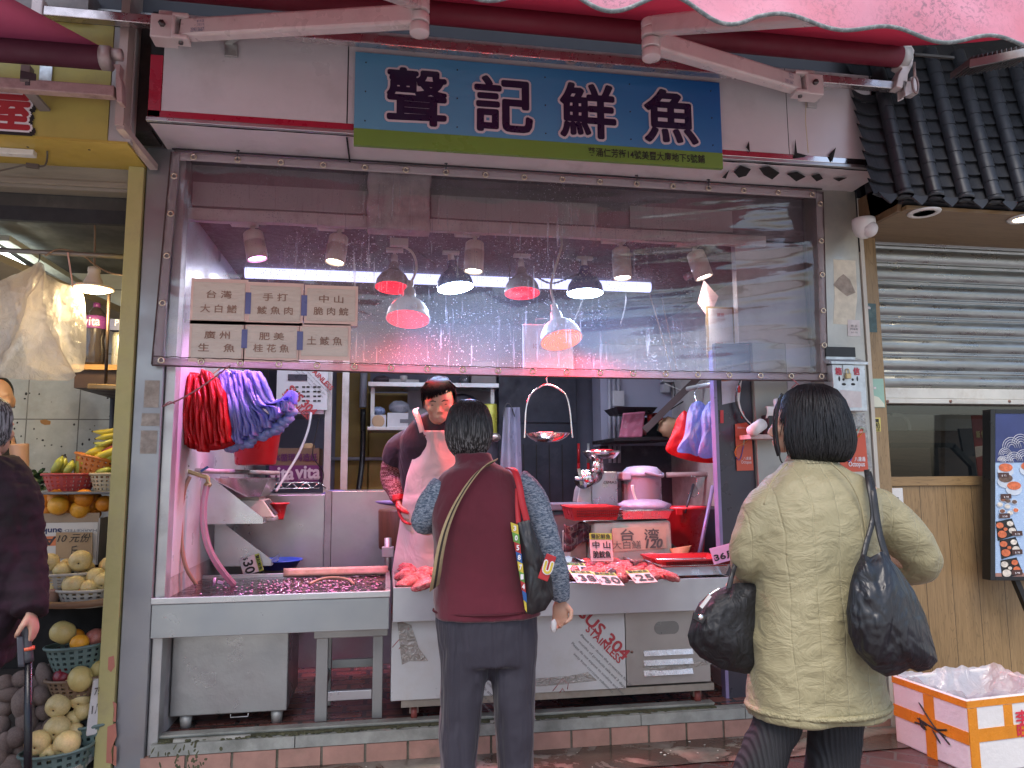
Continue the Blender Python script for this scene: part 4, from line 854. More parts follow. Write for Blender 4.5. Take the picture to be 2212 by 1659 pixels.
mg_m = M('mango_skin', (.58, .46, .17), .4, 0, .14, 6, dirt=(.4, .3, .1), dsc=6, damt=.3); ap_m = M('apple_skin', (.22, .02, .03), .3, 0, .35, 5); ap2_m = M('apple_blush', (.42, .15, .12), .35, 0, .3, 4)
taro_m = M('taro_skin', (.20, .15, .13), .8, 0, .28, 8, .35, 30, dirt=(.11, .085, .08), dsc=5, damt=.5)
ban_m = M('banana_skin', (.66, .48, .035), .42, 0, .16, 4, dirt=(.34, .36, .05), dsc=3, damt=.5); ban2_m = M('banana_skin_green', (.36, .38, .06), .42, 0, .2, 4, dirt=(.5, .46, .08), dsc=3, damt=.5)
stem_m = M('dark_stem', (.06, .04, .02), .8)
def pear_fn(d):
 q = 1+.10*max(0, d.z)**2-.05*d.z+.02*ns(d.x*2, d.y*2, d.z*2); r = math.hypot(d.x, d.y)
 return q*(1-.30*math.exp(-(r/.22)**2)*(abs(d.z) > 0))
def fruit(name, mat, fn, nu=22, nv=16):
 o = obj(name, MB().ell((0, 0, 0), (1, 1, 1), None, nu, nv, fn), mat); return o
PROT = {}
def put(kind, lab, cat, group, u, v, y, rpx, mat, sq=1.0, fn=None, R=None, name=None):
 c = at(u, v, y); r = rpx*(c-CAM).dot(fw)/F; nm = name or kind
 key = (kind, mat.name)
 if key not in PROT:
  me = obj(nm, MB().ell((0, 0, 0), (1, 1, 1), None, 22, 16, fn), mat); o = me; PROT[key] = o
  if kind == 'pear': obj('core', MB().ell((0, 0, -.76), (.09, .09, .10), None, 8, 6), stem_m, o)
  if kind == 'orange': obj('navel', MB().ell((0, 0, -.985), (.07, .07, .03), None, 8, 6), M('navel', (.35, .2, .05), .7), o)
  for ch in o.children: ch.matrix_parent_inverse = Matrix.Identity(4)
  o['label'] = lab; o['category'] = cat; o['group'] = group
 else: o = copy_thing(PROT[key], c, None, None, lab, group)
 o.location = c; o.scale = (r, r, r*sq); o.rotation_euler = R if R is not None else (U(-.6, .6), U(-.6, .6), U(0, 6)); return o
FACE = lambda a=0, b=0: (R_(-70)+a, b, 0)       # the core end turned to the camera
ripple = lambda d: 1+.012*ns(d.x*3, d.y*3, d.z*3)
# ORANGES in the carton
for (u, v, r) in ((96, 1082, 17), (124, 1076, 20), (163, 1073, 15), (182, 1076, 20), (100, 1104, 16), (126, 1092, 21), (150, 1088, 14), (173, 1100, 20), (205, 1078, 15), (196, 1092, 15), (226, 1088, 18), (205, 1110, 13), (246, 1090, 14), (150, 1108, 13)):
 big = r in (21, 20); put('orange', 'orange heaped in the open white carton under the tray of bananas', 'orange', 'oranges in the carton', u, v, .36-(r-16)*.012+U(-.02, .02), r, or2_m if (u in (126, 173)) else or_m, .97, ripple)
CT = thing('fruit_carton', 'white fruit carton printed upside down with an orange band', 'carton', at(165, 1220, .30)); k0, k1 = at(0, 1225, .30), at(212, 1128, .30)
card = M('white_card', (.66, .62, .55), .7, 0, .06); kraft = M('kraft_card', (.42, .28, .15), .75, 0, .12, 5)
obj('panel', MB().box((k0.x, .30, k0.z), (k1.x, .31, k1.z)), card, CT); obj('side_panel', MB().box((k1.x+.001, .302, k0.z), (k1.x+.008, .75, k1.z+.02)), M('grey_card', (.40, .37, .33), .7), CT)
obj('inner_flap', MB().box((k0.x, .312, k1.z-.1), (k1.x+.0, .32, k1.z+.045)), M('brown_card', (.36, .26, .17), .8), CT)
q0, q1 = at(60, 1180, .299), at(190, 1157, .299); obj('orange_band', MB().box((q0.x, .2985, q0.z), (q1.x, .2995, q1.z)), M('print_orange', (.68, .19, .06), .6), CT)
mb = MB().text('MARKETED BY', at(164, 1146, .298), .02, ex=(-1, 0, 0), ey=(0, 0, -1), fitw=.19, fith=.012, thick=-.001); obj('lettering', mb, M('print_grey', (.2, .19, .2), .7), CT)
obj('lettering', MB().bold('Sunkist', at(102, 1148, .298), .03, .0012, 6, ex=(-1, 0, 0), ey=(0, 0, -1), step=-.0001, fitw=.125, fith=.026, thick=-.001), M('print_navy', (.03, .04, .12), .7), CT)
obj('lettering', MB().bold('O R A N G E', at(88, 1169, .297), .03, .0016, 6, ex=(-1, 0, 0), ey=(0, 0, -1), step=-.0001, fitw=.46, fith=.04, thick=-.001), M('print_dark', (.05, .03, .03), .7), CT)
obj('price_card', MB().pxprism([(121, 1150), (199, 1150), (200, 1206), (120, 1206)], .285, .004), kraft, label='brown card handwritten 10元份 in front of the white carton', cat='price sign')
mb = MB().text('10 元份', at(160, 1162, .283), .05, fitw=.15, fith=.042, shear=.3).text('斤', at(160, 1190, .283), .04, fitw=.03, fith=.05);
obj('lettering', mb, ink, bpy.data.objects['price_card'])
# tray with bananas
TR = thing('steel_tray', 'thin dark tray above the oranges carrying the banana baskets', 'tray', at(190, 1062, .40)); q0, q1 = at(104, 1062, .34), at(275, 1062, .34)
obj('plate', MB().box((q0.x, .20, q0.z-.012), (q1.x, .75, q0.z)), M('tray_dark', (.20, .2, .2), .4, .6), TR, bevel=.004)
basket('red oval basket of green bananas on the thin dark tray', 152, 1025, .38, 106, 34, redb); basket('beige oval basket of green bananas beside the red one', 240, 1024, .36, 82, 34, beb)
basket('orange oval basket of bananas tilted on top of two others', 212, 988, .40, 88, 40, orb, (.0, .22)); basket('red basket tilted on top of the orange banana basket', 258, 965, .42, 80, 28, redb, (.0, -.38))
def banana(lab, pts, y, rpx, mat, group):
 P = spline([at(u, v, y+dy) for u, v, dy in pts], 6); sc = (P[0]-CAM).dot(fw)/F; n = len(P)
 rr = [rpx*sc*max(.22, min(1, 3.2*(k+.6)/n, 3.2*(n-k-.4)/n)) for k in range(n)]
 o = obj('banana', MB().tube(P, rr, 6), mat, label=lab, cat='banana', group=group)
 obj('tip', MB().ell(P[0], (rpx*sc*.32,)*3, None, 6, 5), stem_m, o); return o
for pts, y, r, m_, lab, g in [([(200, 932, 0), (225, 934, -.01), (250, 930, 0), (270, 925, .02)], .40, 7, ban_m, 'yellow banana on top of the tilted red basket', 'bananas on the top basket'), ([(206, 948, 0), (228, 944, -.01), (252, 940, 0), (272, 936, .02)], .39, 7, ban_m, 'yellow banana on top of the tilted red basket', 'bananas on the top basket'), ([(203, 957, 0), (222, 960, -.02), (240, 954, 0), (265, 944, .02)], .38, 6.5, ban2_m, 'greenish banana on top of the tilted red basket', 'bananas on the top basket'),
 ([(180, 985, 0), (200, 978, -.02), (222, 970, -.02), (240, 962, 0)], .40, 9, ban_m, 'yellow banana in the orange basket', 'bananas in the orange basket'), ([(196, 992, 0), (222, 984, -.03), (248, 974, -.02), (268, 962, 0)], .37, 9, ban_m, 'yellow banana in the orange basket', 'bananas in the orange basket'), ([(216, 994, 0), (238, 988, -.03), (262, 978, -.02)], .38, 8, ban2_m, 'greenish banana in the orange basket', 'bananas in the orange basket'), ([(236, 998, 0), (252, 992, -.03), (272, 986, -.02)], .38, 8, ban2_m, 'greenish banana in the orange basket', 'bananas in the orange basket'), ([(204, 976, 0), (212, 964, -.02), (222, 958, 0)], .42, 6, ban2_m, 'greenish banana in the orange basket', 'bananas in the orange basket'),
 ([(135, 985, 0), (128, 1000, -.02), (120, 1014, -.02), (112, 1028, 0)], .38, 9.5, ban2_m, 'green banana standing in the red oval basket', 'bananas in the red basket'), ([(142, 988, 0), (138, 1003, -.01), (132, 1016, -.01), (128, 1028, 0)], .40, 8, ban2_m, 'green banana standing in the red oval basket', 'bananas in the red basket'), ([(157, 994, 0), (152, 1008, -.02), (146, 1018, -.02), (142, 1030, 0)], .36, 9, ban2_m, 'green banana standing in the red oval basket', 'bananas in the red basket'), ([(169, 986, 0), (172, 1002, -.02), (170, 1016, -.02), (164, 1028, 0)], .39, 10, ban2_m, 'green banana standing in the red oval basket', 'bananas in the red basket'),
 ([(205, 1022, 0), (225, 1018, -.02), (246, 1012, 0)], .35, 8, ban2_m, 'green banana in the beige basket', 'bananas in the beige basket'), ([(255, 985, 0), (254, 1004, -.02), (250, 1020, 0)], .34, 9, ban2_m, 'green banana in the beige basket', 'bananas in the beige basket')]: banana(lab, pts, y, r, m_, g)
mb = MB(); r2 = random.Random(5)
for k in range(90):
 q = at(r2.uniform(55, 100), r2.uniform(1018, 1060), .5+r2.uniform(-.1, .1)); s = r2.uniform(.02, .04); a = V((r2.uniform(-1, 1), r2.uniform(-1, .3), r2.uniform(-.4, 1))).normalized()*s; b_ = a.orthogonal().normalized()*s*.5
 mb.add([q, q+a*.5+b_, q+a, q+a*.5-b_], [(0, 1, 2, 3)])
obj('leafy_vegetable', mb, M('leaf_green', (.022, .06, .022), .55, 0, .4, 20), label='dark green leafy vegetables behind the old customer', cat='vegetable')
# PEARS
basket('grey oval basket of pears just under the brown price card', 142, 1237, .14, 128, 26, gryb); basket('pale grey oval basket of pears on the wooden shelf', 190, 1272, .10, 118, 32, gryb); basket('pink bowl of pears half hidden by the old customer', 92, 1274, .10, 76, 28, pkb, hole=False)
def pears(lst, lab, g, y0):
 for u, v, r, *k in lst: put('pear', lab, 'pear', g, u, v, y0+(k[0] if k else 0), r, pear_m, .94, pear_fn, (FACE(U(-.4, .5), U(-.5, .5)) if U(0, 1) < .7 else None))
pears([(108, 1214, 19, -.03), (174, 1211, 23, -.02), (134, 1232, 18, -.03), (145, 1222, 16, .05), (190, 1226, 14, .05)], 'pale yellow pear in the grey basket under the brown card', 'pears in the grey basket', .14)
pears([(208, 1247, 21, .0), (236, 1222, 20, .06), (160, 1262, 24, -.03), (224, 1256, 20, -.02), (192, 1270, 18, -.04)], 'pale yellow pear in the basket on the wooden shelf', 'pears on the wooden shelf', .10)
pears([(98, 1258, 13, 0), (110, 1266, 12, -.02), (84, 1270, 14, -.02)], 'pale pear in the pink bowl', 'pears in the pink bowl', .10)
obj('wooden_shelf', MB().grid(lambda i, j: at(84+166*i, 1306+4*math.sin(i*3)-12*i*i, -.02+.5*j)+V((0, 0, 0)), 16, 3), M_wood('shelf_wood', (.28, .17, .09), (.18, .10, .06), 'X', sc=5), solid=.03, label='rough wooden shelf edge under the upper pear baskets', cat='shelf')
obj('dark_void_sheet', MB().box((-2.6, .45, .0), (-1.25, .47, 1.0)), M('void_black', (.008, .007, .007), .95), label='black sheet standing for the dark void behind the lower fruit shelves', cat='cloth')  # flat black sheet put in for the shade between the shelves
basket('teal basket with a mango, an orange and an apple, topmost of the dark lower shelf', 168, 1392, .08, 124, 46, teb, (.0, -.06)); basket('brown basket with a red apple and pears below the teal one', 165, 1462, .05, 116, 34, brb, (0, -.04)); basket('green basket of pears half hidden by the foam price board', 200, 1560, .04, 108, 56, teb, (0, -.1)); basket('large teal basket of pears at the very bottom of the stall', 122, 1618, -.05, 140, 58, teb, (0, -.08))
put('mango', 'large yellow mango in the topmost teal basket', 'mango', 'mangoes', 136, 1366, .05, 26, mg_m, .9, pear_fn); put('orange', 'orange in the topmost teal basket', 'orange', 'oranges in the teal basket', 172, 1388, .02, 19, or2_m, .9, ripple); put('orange', 'orange in the topmost teal basket', 'orange', 'oranges in the teal basket', 166, 1374, .10, 16, or_m, .9, ripple)
put('apple', 'dull pink apple in the topmost teal basket', 'apple', 'pink apples', 208, 1378, .08, 22, ap2_m, .9, ripple); put('apple', 'dark red apple in the brown basket', 'apple', 'red apples', 138, 1462, .04, 21, ap_m, .9, ripple)
put('mango', 'bruised yellow mango in the brown basket', 'mango', 'bruised mangoes', 174, 1466, -.02, 27, mg_m, .85, pear_fn, (.3, 1.2, .4)); put('mango', 'green yellow mango behind the bruised one in the brown basket', 'mango', 'green mangoes', 212, 1446, .06, 19, mg_m, 1.1, pear_fn);
pears([(150, 1478, 14, -.01)], 'small pear low in the brown basket', 'pear in the brown basket', .03)
pears([(126, 1524, 25, -.04), (174, 1508, 22, .0), (180, 1535, 20, .0), (158, 1552, 17, -.01)], 'pear in the green basket beside the foam board', 'pears in the green basket', .03)
pears([(124, 1574, 27, .0), (82, 1604, 26, -.06), (145, 1606, 27, -.06), (162, 1580, 18, .02), (106, 1626, 18, -.06)], 'pear in the large teal basket at the bottom of the stall', 'pears in the bottom basket', -.04)
FB = thing('foam_price_board', 'white foam price board with black handwriting leaning on the yellow post', 'price sign', at(205, 1590, -.04))
fp = [at(186, 1592, -.06), at(217, 1584, -.02), at(233, 1462, .02), at(202, 1470, -.05)]; dq = V((-.014, .03, 0))
obj('board', MB().hexa([fp[0], fp[1], fp[2], fp[3]]+[p+dq for p in fp]), M('foam_white', (.66, .64, .62), .8, 0, .1, 12, .2, 60), FB, bevel=.006)
exv = (fp[2]-fp[3]).normalized(); eyv = (fp[3]-fp[0]).normalized(); cn = (fp[0]+fp[1]+fp[2]+fp[3])/4
obj('lettering', MB().text('7蚊', cn+eyv*.07, .05, ex=exv, ey=eyv, fitw=.06, fith=.04, thick=.004).text('1斤', cn+eyv*-.005, .05, ex=exv, ey=eyv, fitw=.06, fith=.045, thick=.004), ink, FB)
obj('shelf_edge', MB().bar(at(150, 1668, -.12), at(228, 1600, .12), .05, .03), M('foil_edge', (.6, .58, .56), .35, .5, .2, 14, .3, 20), label='metal foil covered shelf edge at the foot of the stall', cat='shelf')
tr = random.Random(11)
for k, (u, v, a, b_, ang) in enumerate([(48, 1468, 24, 20, .2), (70, 1478, 17, 20, 1.2), (98, 1462, 16, 32, .35), (118, 1498, 15, 34, .5), (8, 1478, 22, 20, .4), (20, 1500, 26, 16, .1), (10, 1528, 26, 20, .5), (52, 1518, 24, 34, .1), (88, 1502, 20, 22, .9), (98, 1536, 20, 18, .3), (60, 1560, 22, 40, .1), (2, 1572, 18, 26, .2), (84, 1580, 22, 20, .8), (110, 1570, 18, 26, .6), (36, 1592, 24, 22, .4), (12, 1612, 20, 34, .15), (50, 1625, 22, 30, .2), (30, 1650, 36, 20, .1), (78, 1640, 22, 26, .6), (112, 1448, 22, 14, .2), (0, 1640, 20, 22, .2)]):
 c = at(u, v, .10+tr.uniform(-.03, .03)-(v-1440)*.0006); s = (c-CAM).dot(fw)/F
 if k == 0: tz = obj('taro', MB().ell((0, 0, 0), (1, 1, 1), None, 18, 14, lambda d: 1+.10*ns(d.x*1.6, d.y*1.6, d.z*1.6)+.03*ns(d.x*5, d.y*5, d.z*5)), taro_m, label='brown earthy taro root heaped at the left foot of the stall', cat='taro', group='taro roots heaped at the foot of the stall'); o = tz
 else: o = copy_thing(tz, c)
 o.location = c; o.scale = (a*s, min(a, b_)*s, b_*s); o.rotation_euler = (tr.uniform(-.4, .4), ang*(1 if k % 2 else -1), tr.uniform(-.5, .5))
obj('taro_crate', MB().box((-2.6, .16, 0), (-1.30, .40, .40)), M('crate_dark', (.03, .025, .022), .8), label='dark crate the taro roots are heaped on', cat='crate')
# ================================================================== SHUTTERED RESTAURANT on the right
RS = thing('restaurant_building', 'shuttered restaurant front with dark ribbed roof tiles and wooden panelling', 'shop', (3.4, .2, 0))
def rs(name, mb, mats, **k): return obj(name, mb, mats, RS, **k)
wood = M_wood('light_oak', (.38, .26, .135), (.29, .19, .09), 'Z', 0, .42, 7); woodp = M_wood('oak_planks', (.37, .24, .115), (.27, .17, .075), 'Z', .166, .40, 7); woodx = M_wood('oak_rail', (.36, .23, .105), (.26, .165, .07), 'X', 0, .4, 7)
dkw = M_wood('dark_oak', (.20, .11, .05), (.13, .07, .03), 'Z', 0, .45, 7)
EY = -.42; e0 = at(1949, 416, EY); pitch_ = (at(2143, 424, EY)-e0).length/3; ze = e0.z; ct, st_n = math.cos(R_(80)), math.sin(R_(80))
tile = M('roof_tile_glaze', (.030, .034, .042), .38, .1, .22, 4, .05, 60, rvar=.1); tile2 = M('roof_tile_flat', (.028, .03, .035), .5, .1, .25, 4, .05, 60)
ud = V((0, ct, st_n)); nd = V((0, -st_n, ct)); rowh = .082
ncol = 13; nrow = 11
for k in range(-0, ncol):
 x = e0.x+pitch_*k-.0; mb = MB()
 for r in range(nrow):      # each cover tile overlaps the one below
  s0 = r*rowh; s1 = s0+rowh*1.06; r0 = .040; r1 = .038
  vs = []; fs = []; n = 12
  for s, rr, lift in ((s0, r0, .008), (s1, r1, .0055)):
   for q in range(n+1):
    a = math.pi*q/n; vs.append(V((x, EY, ze))+ud*s+V((math.cos(a)*rr, 0, 0))+nd*(math.sin(a)*rr+lift))
  for q in range(n): fs.append((q, q+1, n+2+q, n+1+q))
  c0 = len(vs);
  for q in range(n+1): a = math.pi*q/n; vs.append(V((x, EY, ze))+ud*(s0+.001)+V((math.cos(a)*(r0-.008), 0, 0))+nd*(math.sin(a)*(r0-.008)+.006))
  for q in range(n+1): vs.append(vs[q].copy())
  for q in range(n): fs.append((c0+q, c0+q+1, c0+n+1+q+1, c0+n+1+q))
  mb.slot(0).add(vs, fs, True)
 rs('cover_tile_column', mb, [tile])
for k in range(-1, ncol):
 x = e0.x+pitch_*(k+.5); mb = MB()
 for r in range(nrow+1):
  s0 = r*rowh-.02; s1 = s0+rowh*1.25; vs = []; fs = []; n = 8
  for s, l in ((s0, .012), (s1, -.012)):
   for q in range(n+1): t_ = q/n*2-1; vs.append(V((x, EY, ze))+ud*(s-(.008*(1-t_*t_) if s == s0 else 0))+V((t_*pitch_*.5, 0, 0))+nd*(l-.016*(1-t_*t_)))
  for q in range(n+1): t_ = q/n*2-1; vs.append(V((x, EY, ze))+ud*(s0-.008*(1-t_*t_))+V((t_*pitch_*.5, 0, 0))+nd*(.012-.016*(1-t_*t_)-.012))
  for q in range(n): fs.append((q, q+1, n+2+q, n+1+q)); fs.append((q+1, q, 2*(n+1)+q, 2*(n+1)+q+1))
  mb.add(vs, fs, False)
 rs('pan_tile_column', mb, tile2)
for k in range(ncol): mb = MB(); x = e0.x+pitch_*k; c = V((x, EY, ze))+nd*.012-ud*.004; mb.tube([c, c-ud*.022], [.043, .043], 20); mb.tube([c-ud*.0225+V((0, 0, 0)), c-ud*.026], [.034, .03], 20); mb.lathe([(.036, 0), (.043, .0)], c-ud*.023, 20, Matrix.Rotation(0, 3, 'X')); rs('tile_end_cap', mb, tile)
for k in range(-1, ncol): mb = MB(); x = e0.x+pitch_*(k+.5); mb.prism([(-.058, 0), (-.035, -.03), (0, -.062), (.035, -.03), (.058, 0), (0, -.012)], V((x, EY, ze))+nd*.004-ud*.012, (1, 0, 0), ud, nd*.01); rs('drip_tile', mb, tile2)
rs('roof_backing', MB().hexa([V((2.606, EY+.03, ze-.03)), V((5.5, EY+.03, ze-.03)), V((5.5, EY+.3, ze-.03)), V((2.606, EY+.3, ze-.03))]+[p+ud*1.0 for p in (V((2.606, EY+.03, ze-.03)), V((5.5, EY+.03, ze-.03)), V((5.5, EY+.3, ze-.03)), V((2.606, EY+.3, ze-.03)))]), dark_void)
soz = ze-.045
rs('eave_soffit', MB().box((2.632, EY+.05, soz-.02), (5.5, .22, soz)), M_wood('soffit_wood', (.28, .175, .085), (.22, .13, .06), 'X', 0, .35, 4))
rs('eave_side_board', MB().hexa([V((2.606, EY+.09, soz-.02)), V((2.631, EY+.09, soz-.02)), V((2.631, .2, soz-.02)), V((2.606, .2, soz-.02)), V((2.606, EY+.04, soz+.16)), V((2.631, EY+.04, soz+.16)), V((2.631, .2, soz+.16)), V((2.606, .2, soz+.16))]), dkw)
# posts, shutter
SHY = .16
px0, px1 = at(1862, 700, .10).x, at(1900, 700, .10).x
rs('oak_post', MB().box((px0, .10, 0), (px1+.008, .22, soz-.02)), wood)
rs('black_gap', MB().box((2.626, .04, 0), (px0-.002, .08, soz-.02)), ink)
zt, zbm = at(2000, 505, SHY).z+.1, at(1912, 838, SHY).z; x0s, x1s = px1+.01, 5.5
slat = .1075
def shf(i, j):
 z = zbm+(zt-zbm)*j; q = ((z-zbm)/slat) % 1
 d = .020*math.sin(math.pi*min(1, q/.72))**.8 if q < .72 else (.006 if .80 < q < .92 else -.002)
 return V((x0s+(x1s-x0s)*i, SHY-d, z))
mb = MB().grid(shf, 4, int((zt-zbm)/slat*22))
rs('roller_shutter', mb, M('shutter_steel', (.32, .34, .335), .36, .8, .14, 4, .05, 70, dirt=(.22, .21, .19), dsc=6, damt=.2, stretch=(1, 1, 3)))
z5 = at(1912, 872, SHY).z
mb = MB(); mb.box((x0s-.01, SHY-.02, z5+.03), (x1s, SHY+.02, zbm)); mb.box((x0s-.01, SHY-.035, z5), (x1s, SHY+.02, z5+.028))
rs('shutter_bottom_bar', mb, M('worn_white_bar', (.58, .57, .53), .5, .3, .12, 5, .05, 50, dirt=(.30, .24, .18), dsc=6, damt=.45), bevel=.003)
mb = MB();
for u in (1917, 2053, 2180): q = at(u, 864, SHY-.035); mb.cyl(q+V((0, -.003, -.008)), q+V((0, .002, -.008)), .009, n=10)
rs('rivet', mb, M('rivet_brown', (.25, .15, .12), .5, .6))
# window, sill, wainscot
ws, wt = at(1930, 1050, SHY).z, at(1930, 1030, SHY).z
rs('window_sill', MB().box((x0s-.002, SHY-.03, ws), (x1s, SHY+.10, wt)), woodx, bevel=.003)
rs('wainscot', MB().box((x0s-.002, SHY-.018, 0), (x1s, SHY+.04, ws-.002)), woodp)
gl2 = bpy.data.materials.new('window_glass'); gl2.use_nodes = True; t = gl2.node_tree; t.nodes.remove(t.nodes['Principled BSDF']); tp_ = N(t, 'BsdfTransparent'); tp_.inputs[0].default_value = (.8, .8, .78, 1); gg = N(t, 'BsdfGlossy'); gg.inputs['Roughness'].default_value = .03; mx = N(t, 'MixShader'); mx.inputs[0].default_value = .07; L(t, tp_.outputs[0], mx.inputs[1]); L(t, gg.outputs[0], mx.inputs[2]); L(t, mx.outputs[0], t.nodes['Material Output'].inputs[0])
rs('window_glass', MB().box((x0s, SHY+.035, wt), (x1s, SHY+.04, z5)), gl2)
rs('room_back', MB().box((x0s-.1, 1.5, 0), (x1s, 1.55, 2.2)), M_wood('room_wood', (.13, .075, .045), (.09, .055, .035), 'X', 0, .5, 4))
rs('room_side', MB().box((x0s-.06, .30, 0), (x0s-.02, 1.5, 2.2)), M('room_side_grey', (.35, .36, .33), .6))
rs('room_ceiling', MB().box((x0s-.1, .22, 2.0), (x1s, 1.5, 2.05)), dkw); rs('room_floor', MB().box((x0s-.1, .2, 0), (x1s, 1.5, .02)), ink)
q0, q1 = at(1925, 927, 1.3), at(2136, 893, 1.3); rs('pale_strip', MB().box((q0.x, 1.44, q0.z), (q1.x+.5, 1.48, q1.z)), M('pale_strip', (.36, .37, .34), .6))
bk = M('black_frame', (.010, .010, .011), .4)
mb = MB(); yy = .55
mb.bar(at(1922, 962, yy), at(2060, 962, yy), .03, .032); mb.bar(at(2056, 962, yy), at(2098, 1005, yy), .03, .032); mb.bar(at(2098, 1000, yy), at(2104, 1045, yy), .03, .032); mb.bar(at(2017, 962, yy), at(2022, 1045, yy), .03, .032)
obj('window_railing', mb, bk, label='black metal rail frame seen through the restaurant window', cat='rail')
obj('rail_pipe', MB().tube(spline([at(1926, 895, .5), at(1950, 898, .5), at(1962, 915, .5), at(1964, 930, .5)], 5), .012, 8), M('pale_pipe', (.45, .48, .45), .5), label='pale bent pipe inside the restaurant window', cat='pipe')
obj('window_picture', MB().pxprism([(2072, 926), (2108, 925), (2119, 985), (2083, 987)], 1.2, .02), M('picture_dark', (.04, .035, .04), .4), label='dark framed picture hanging at the back of the restaurant', cat='picture')
PS = thing('poster_stand', 'red menu leaflet in a clear stand behind the restaurant window', 'leaflet', at(2120, 1040, .30))
obj('leaflet', MB().pxprism([(2098, 897), (2150, 896), (2150, 1036), (2114, 1038)], .30, .004), M('leaflet_red', (.32, .06, .045), .5, 0, .2, 14), PS)
obj('lettering', MB().bold('飯 餐', at(2118, 938, .298), .05, .002, 6, fitw=.06, fith=.04), M('leaflet_gold', (.6, .5, .2), .5), PS)
mb = MB().pxprism([(2106, 965), (2140, 960), (2140, 980), (2108, 988)], .298, .001); obj('printed_dish', mb, M('leaflet_pale', (.6, .52, .45), .5), PS)
# lit menu board
MBD = thing('menu_board', 'black framed menu board with pictures of bowls and lunch boxes, standing before the wood panels', 'menu board', at(2190, 1290, -.02))
my = -.02; q = [at(2140, 884, my), at(2140, 1250, my)]; mx0 = at(2141, 900, my).x; mzt, mzb = at(2141, 886, my).z, at(2141, 1253, my).z
obj('frame', MB().pxprism([(2140, 884), (2150, 884), (2150, 1254), (2140, 1254)], my-.004, .06).pxprism([(2150.2, 884), (2290, 885), (2290, 894), (2150.2, 893)], my-.002, .06).pxprism([(2150.2, 1246), (2290, 1246), (2290, 1255), (2150.2, 1254)], my-.002, .06), bk, MBD, bevel=.002)
scm, t, b = nodes('menu_blue'); v = coords(t); wv = N(t, 'TexVoronoi'); wv.inputs['Scale'].default_value = 26; wv.inputs['Randomness'].default_value = 0; L(t, v, wv.inputs['Vector']); rg = mth(t, 'PINGPONG', mth(t, 'MULTIPLY', wv.outputs['Distance'], 8), .5)
c = ramp(t, rg, [(.1, (.30, .42, .62)), (.5, (.40, .53, .70))]); L(t, c, b.inputs['Base Color']); L(t, c, b.inputs['Emission Color']); b.inputs['Emission Strength'].default_value = .05
obj('print', MB().pxprism([(2150.3, 893), (2290, 894), (2290, 1246), (2150.3, 1246)], my+.004, .02), scm, MBD)
nz = at(2150, 940, my).z; navy = M('menu_navy', (.035, .05, .16), .5)
obj('navy_header', MB().pxprism([(2150.5, 893.5), (2290, 894.5), (2290, 999), (2150.5, 999)], my+.002, .0015), navy, MBD)
mb = MB()
for cx_, cz_, r_ in ((2172, 978, .042), (2186, 962, .06), (2206, 955, .06), (2164, 990, .026), (2212, 985, .05), (2192, 990, .05), (2176, 994, .04)):
 c = at(cx_, cz_+6, my+.0005)
 for k in range(4): rr = r_*(1-k*.22); mb.tube([c+V((rr*math.cos(a), 0, rr*math.sin(a))) for a in [math.pi*(.0+q/14) for q in range(15)]], .0016, 4)
obj('wave_drawing', mb, M('wave_white', (.66, .68, .74), .6), MBD)
cols = [M('food_'+n, c, .6, 0, .45, 60) for n, c in (('salmon', (.60, .15, .06)), ('brown', (.22, .09, .05)), ('rice', (.66, .60, .52)), ('eel', (.13, .08, .06)), ('green', (.15, .35, .08)))]; pl_ = M('menu_plate', (.07, .03, .025), .5)
bowl_ = M('menu_bowl', (.50, .56, .64), .5)
def disc(mb, u, v, ru, rv): c = at(u, v, my); s = (c-CAM).dot(fw)/F; mb.prism([(ru*s*math.cos(k*math.pi/9), rv*s*math.sin(k*math.pi/9)) for k in range(18)], c+V((0, .001, 0)), (1, 0, 0), (0, 0, 1), (0, -.0015, 0))
for u, v, kind in ((2172, 1013, 0), (2220, 1010, 0), (2172, 1036, 3), (2190, 1052, 0)):
 mb = MB(); disc(mb.slot(0), u, v+5, 20, 13); mb2 = mb
 obj('printed_bowl', mb, bowl_, MBD); mb = MB(); disc(mb, u, v-3, 17, 9); o = obj('printed_food', mb, cols[kind], MBD); o.location.y -= .002
for u, v in ((2166, 1079), (2177, 1082), (2191, 1084), (2160, 1090), (2176, 1094), (2165, 1104), (2182, 1108), (2194, 1102)):
 mb = MB(); disc(mb, u, v, 8, 6); obj('printed_bowl', mb, bowl_, MBD); mb = MB(); disc(mb, u, v, 6, 4); o = obj('printed_food', mb, cols[(u+v) % 4], MBD); o.location.y -= .002
for u, v in ((2172, 1142), (2180, 1182), (2182, 1226)):
 mb = MB().pxprism([(u-20, v-15), (u+14, v-22), (u+28, v+12), (u-16, v+26)], my-.0005, .0025); obj('printed_box', mb, bk, MBD)
 for k, (du, dv, w_) in enumerate(((-13, -7, 9), (9, -11, 8), (-8, 12, 11), (14, 4, 9), (-1, 1, 5))):
  mb = MB(); disc(mb, u+du, v+dv, w_, w_*.7); o = obj('printed_food', mb, cols[(k*2+u) % 4], MBD); o.location.y -= .003
for u, v, s in ((2167, 1026, '$ 72'), (2172, 1072, '$ 98'), (2169, 1114, '$ 248'), (2196, 1152, '$ 78'), (2196, 1192, '$ 78'), (2196, 1236, '$ 98')):
 c = at(u, v, my); PP_ = obj('price_plate', MB().box((c.x-.034, my-.004, c.z-.013), (c.x+.034, my-.0035, c.z+.013)), pl_, MBD); obj('lettering', MB().text(s, c+V((0, -.0045, -.004)), .012, fitw=.03, fith=.011), whiteink, PP_)
obj('bottom_strip', MB().pxprism([(2150.5, 1238), (2290, 1238), (2290, 1245.5), (2150.5, 1245.5)], my+.002, .0015), M('menu_strip', (.35, .18, .14), .5), MBD)
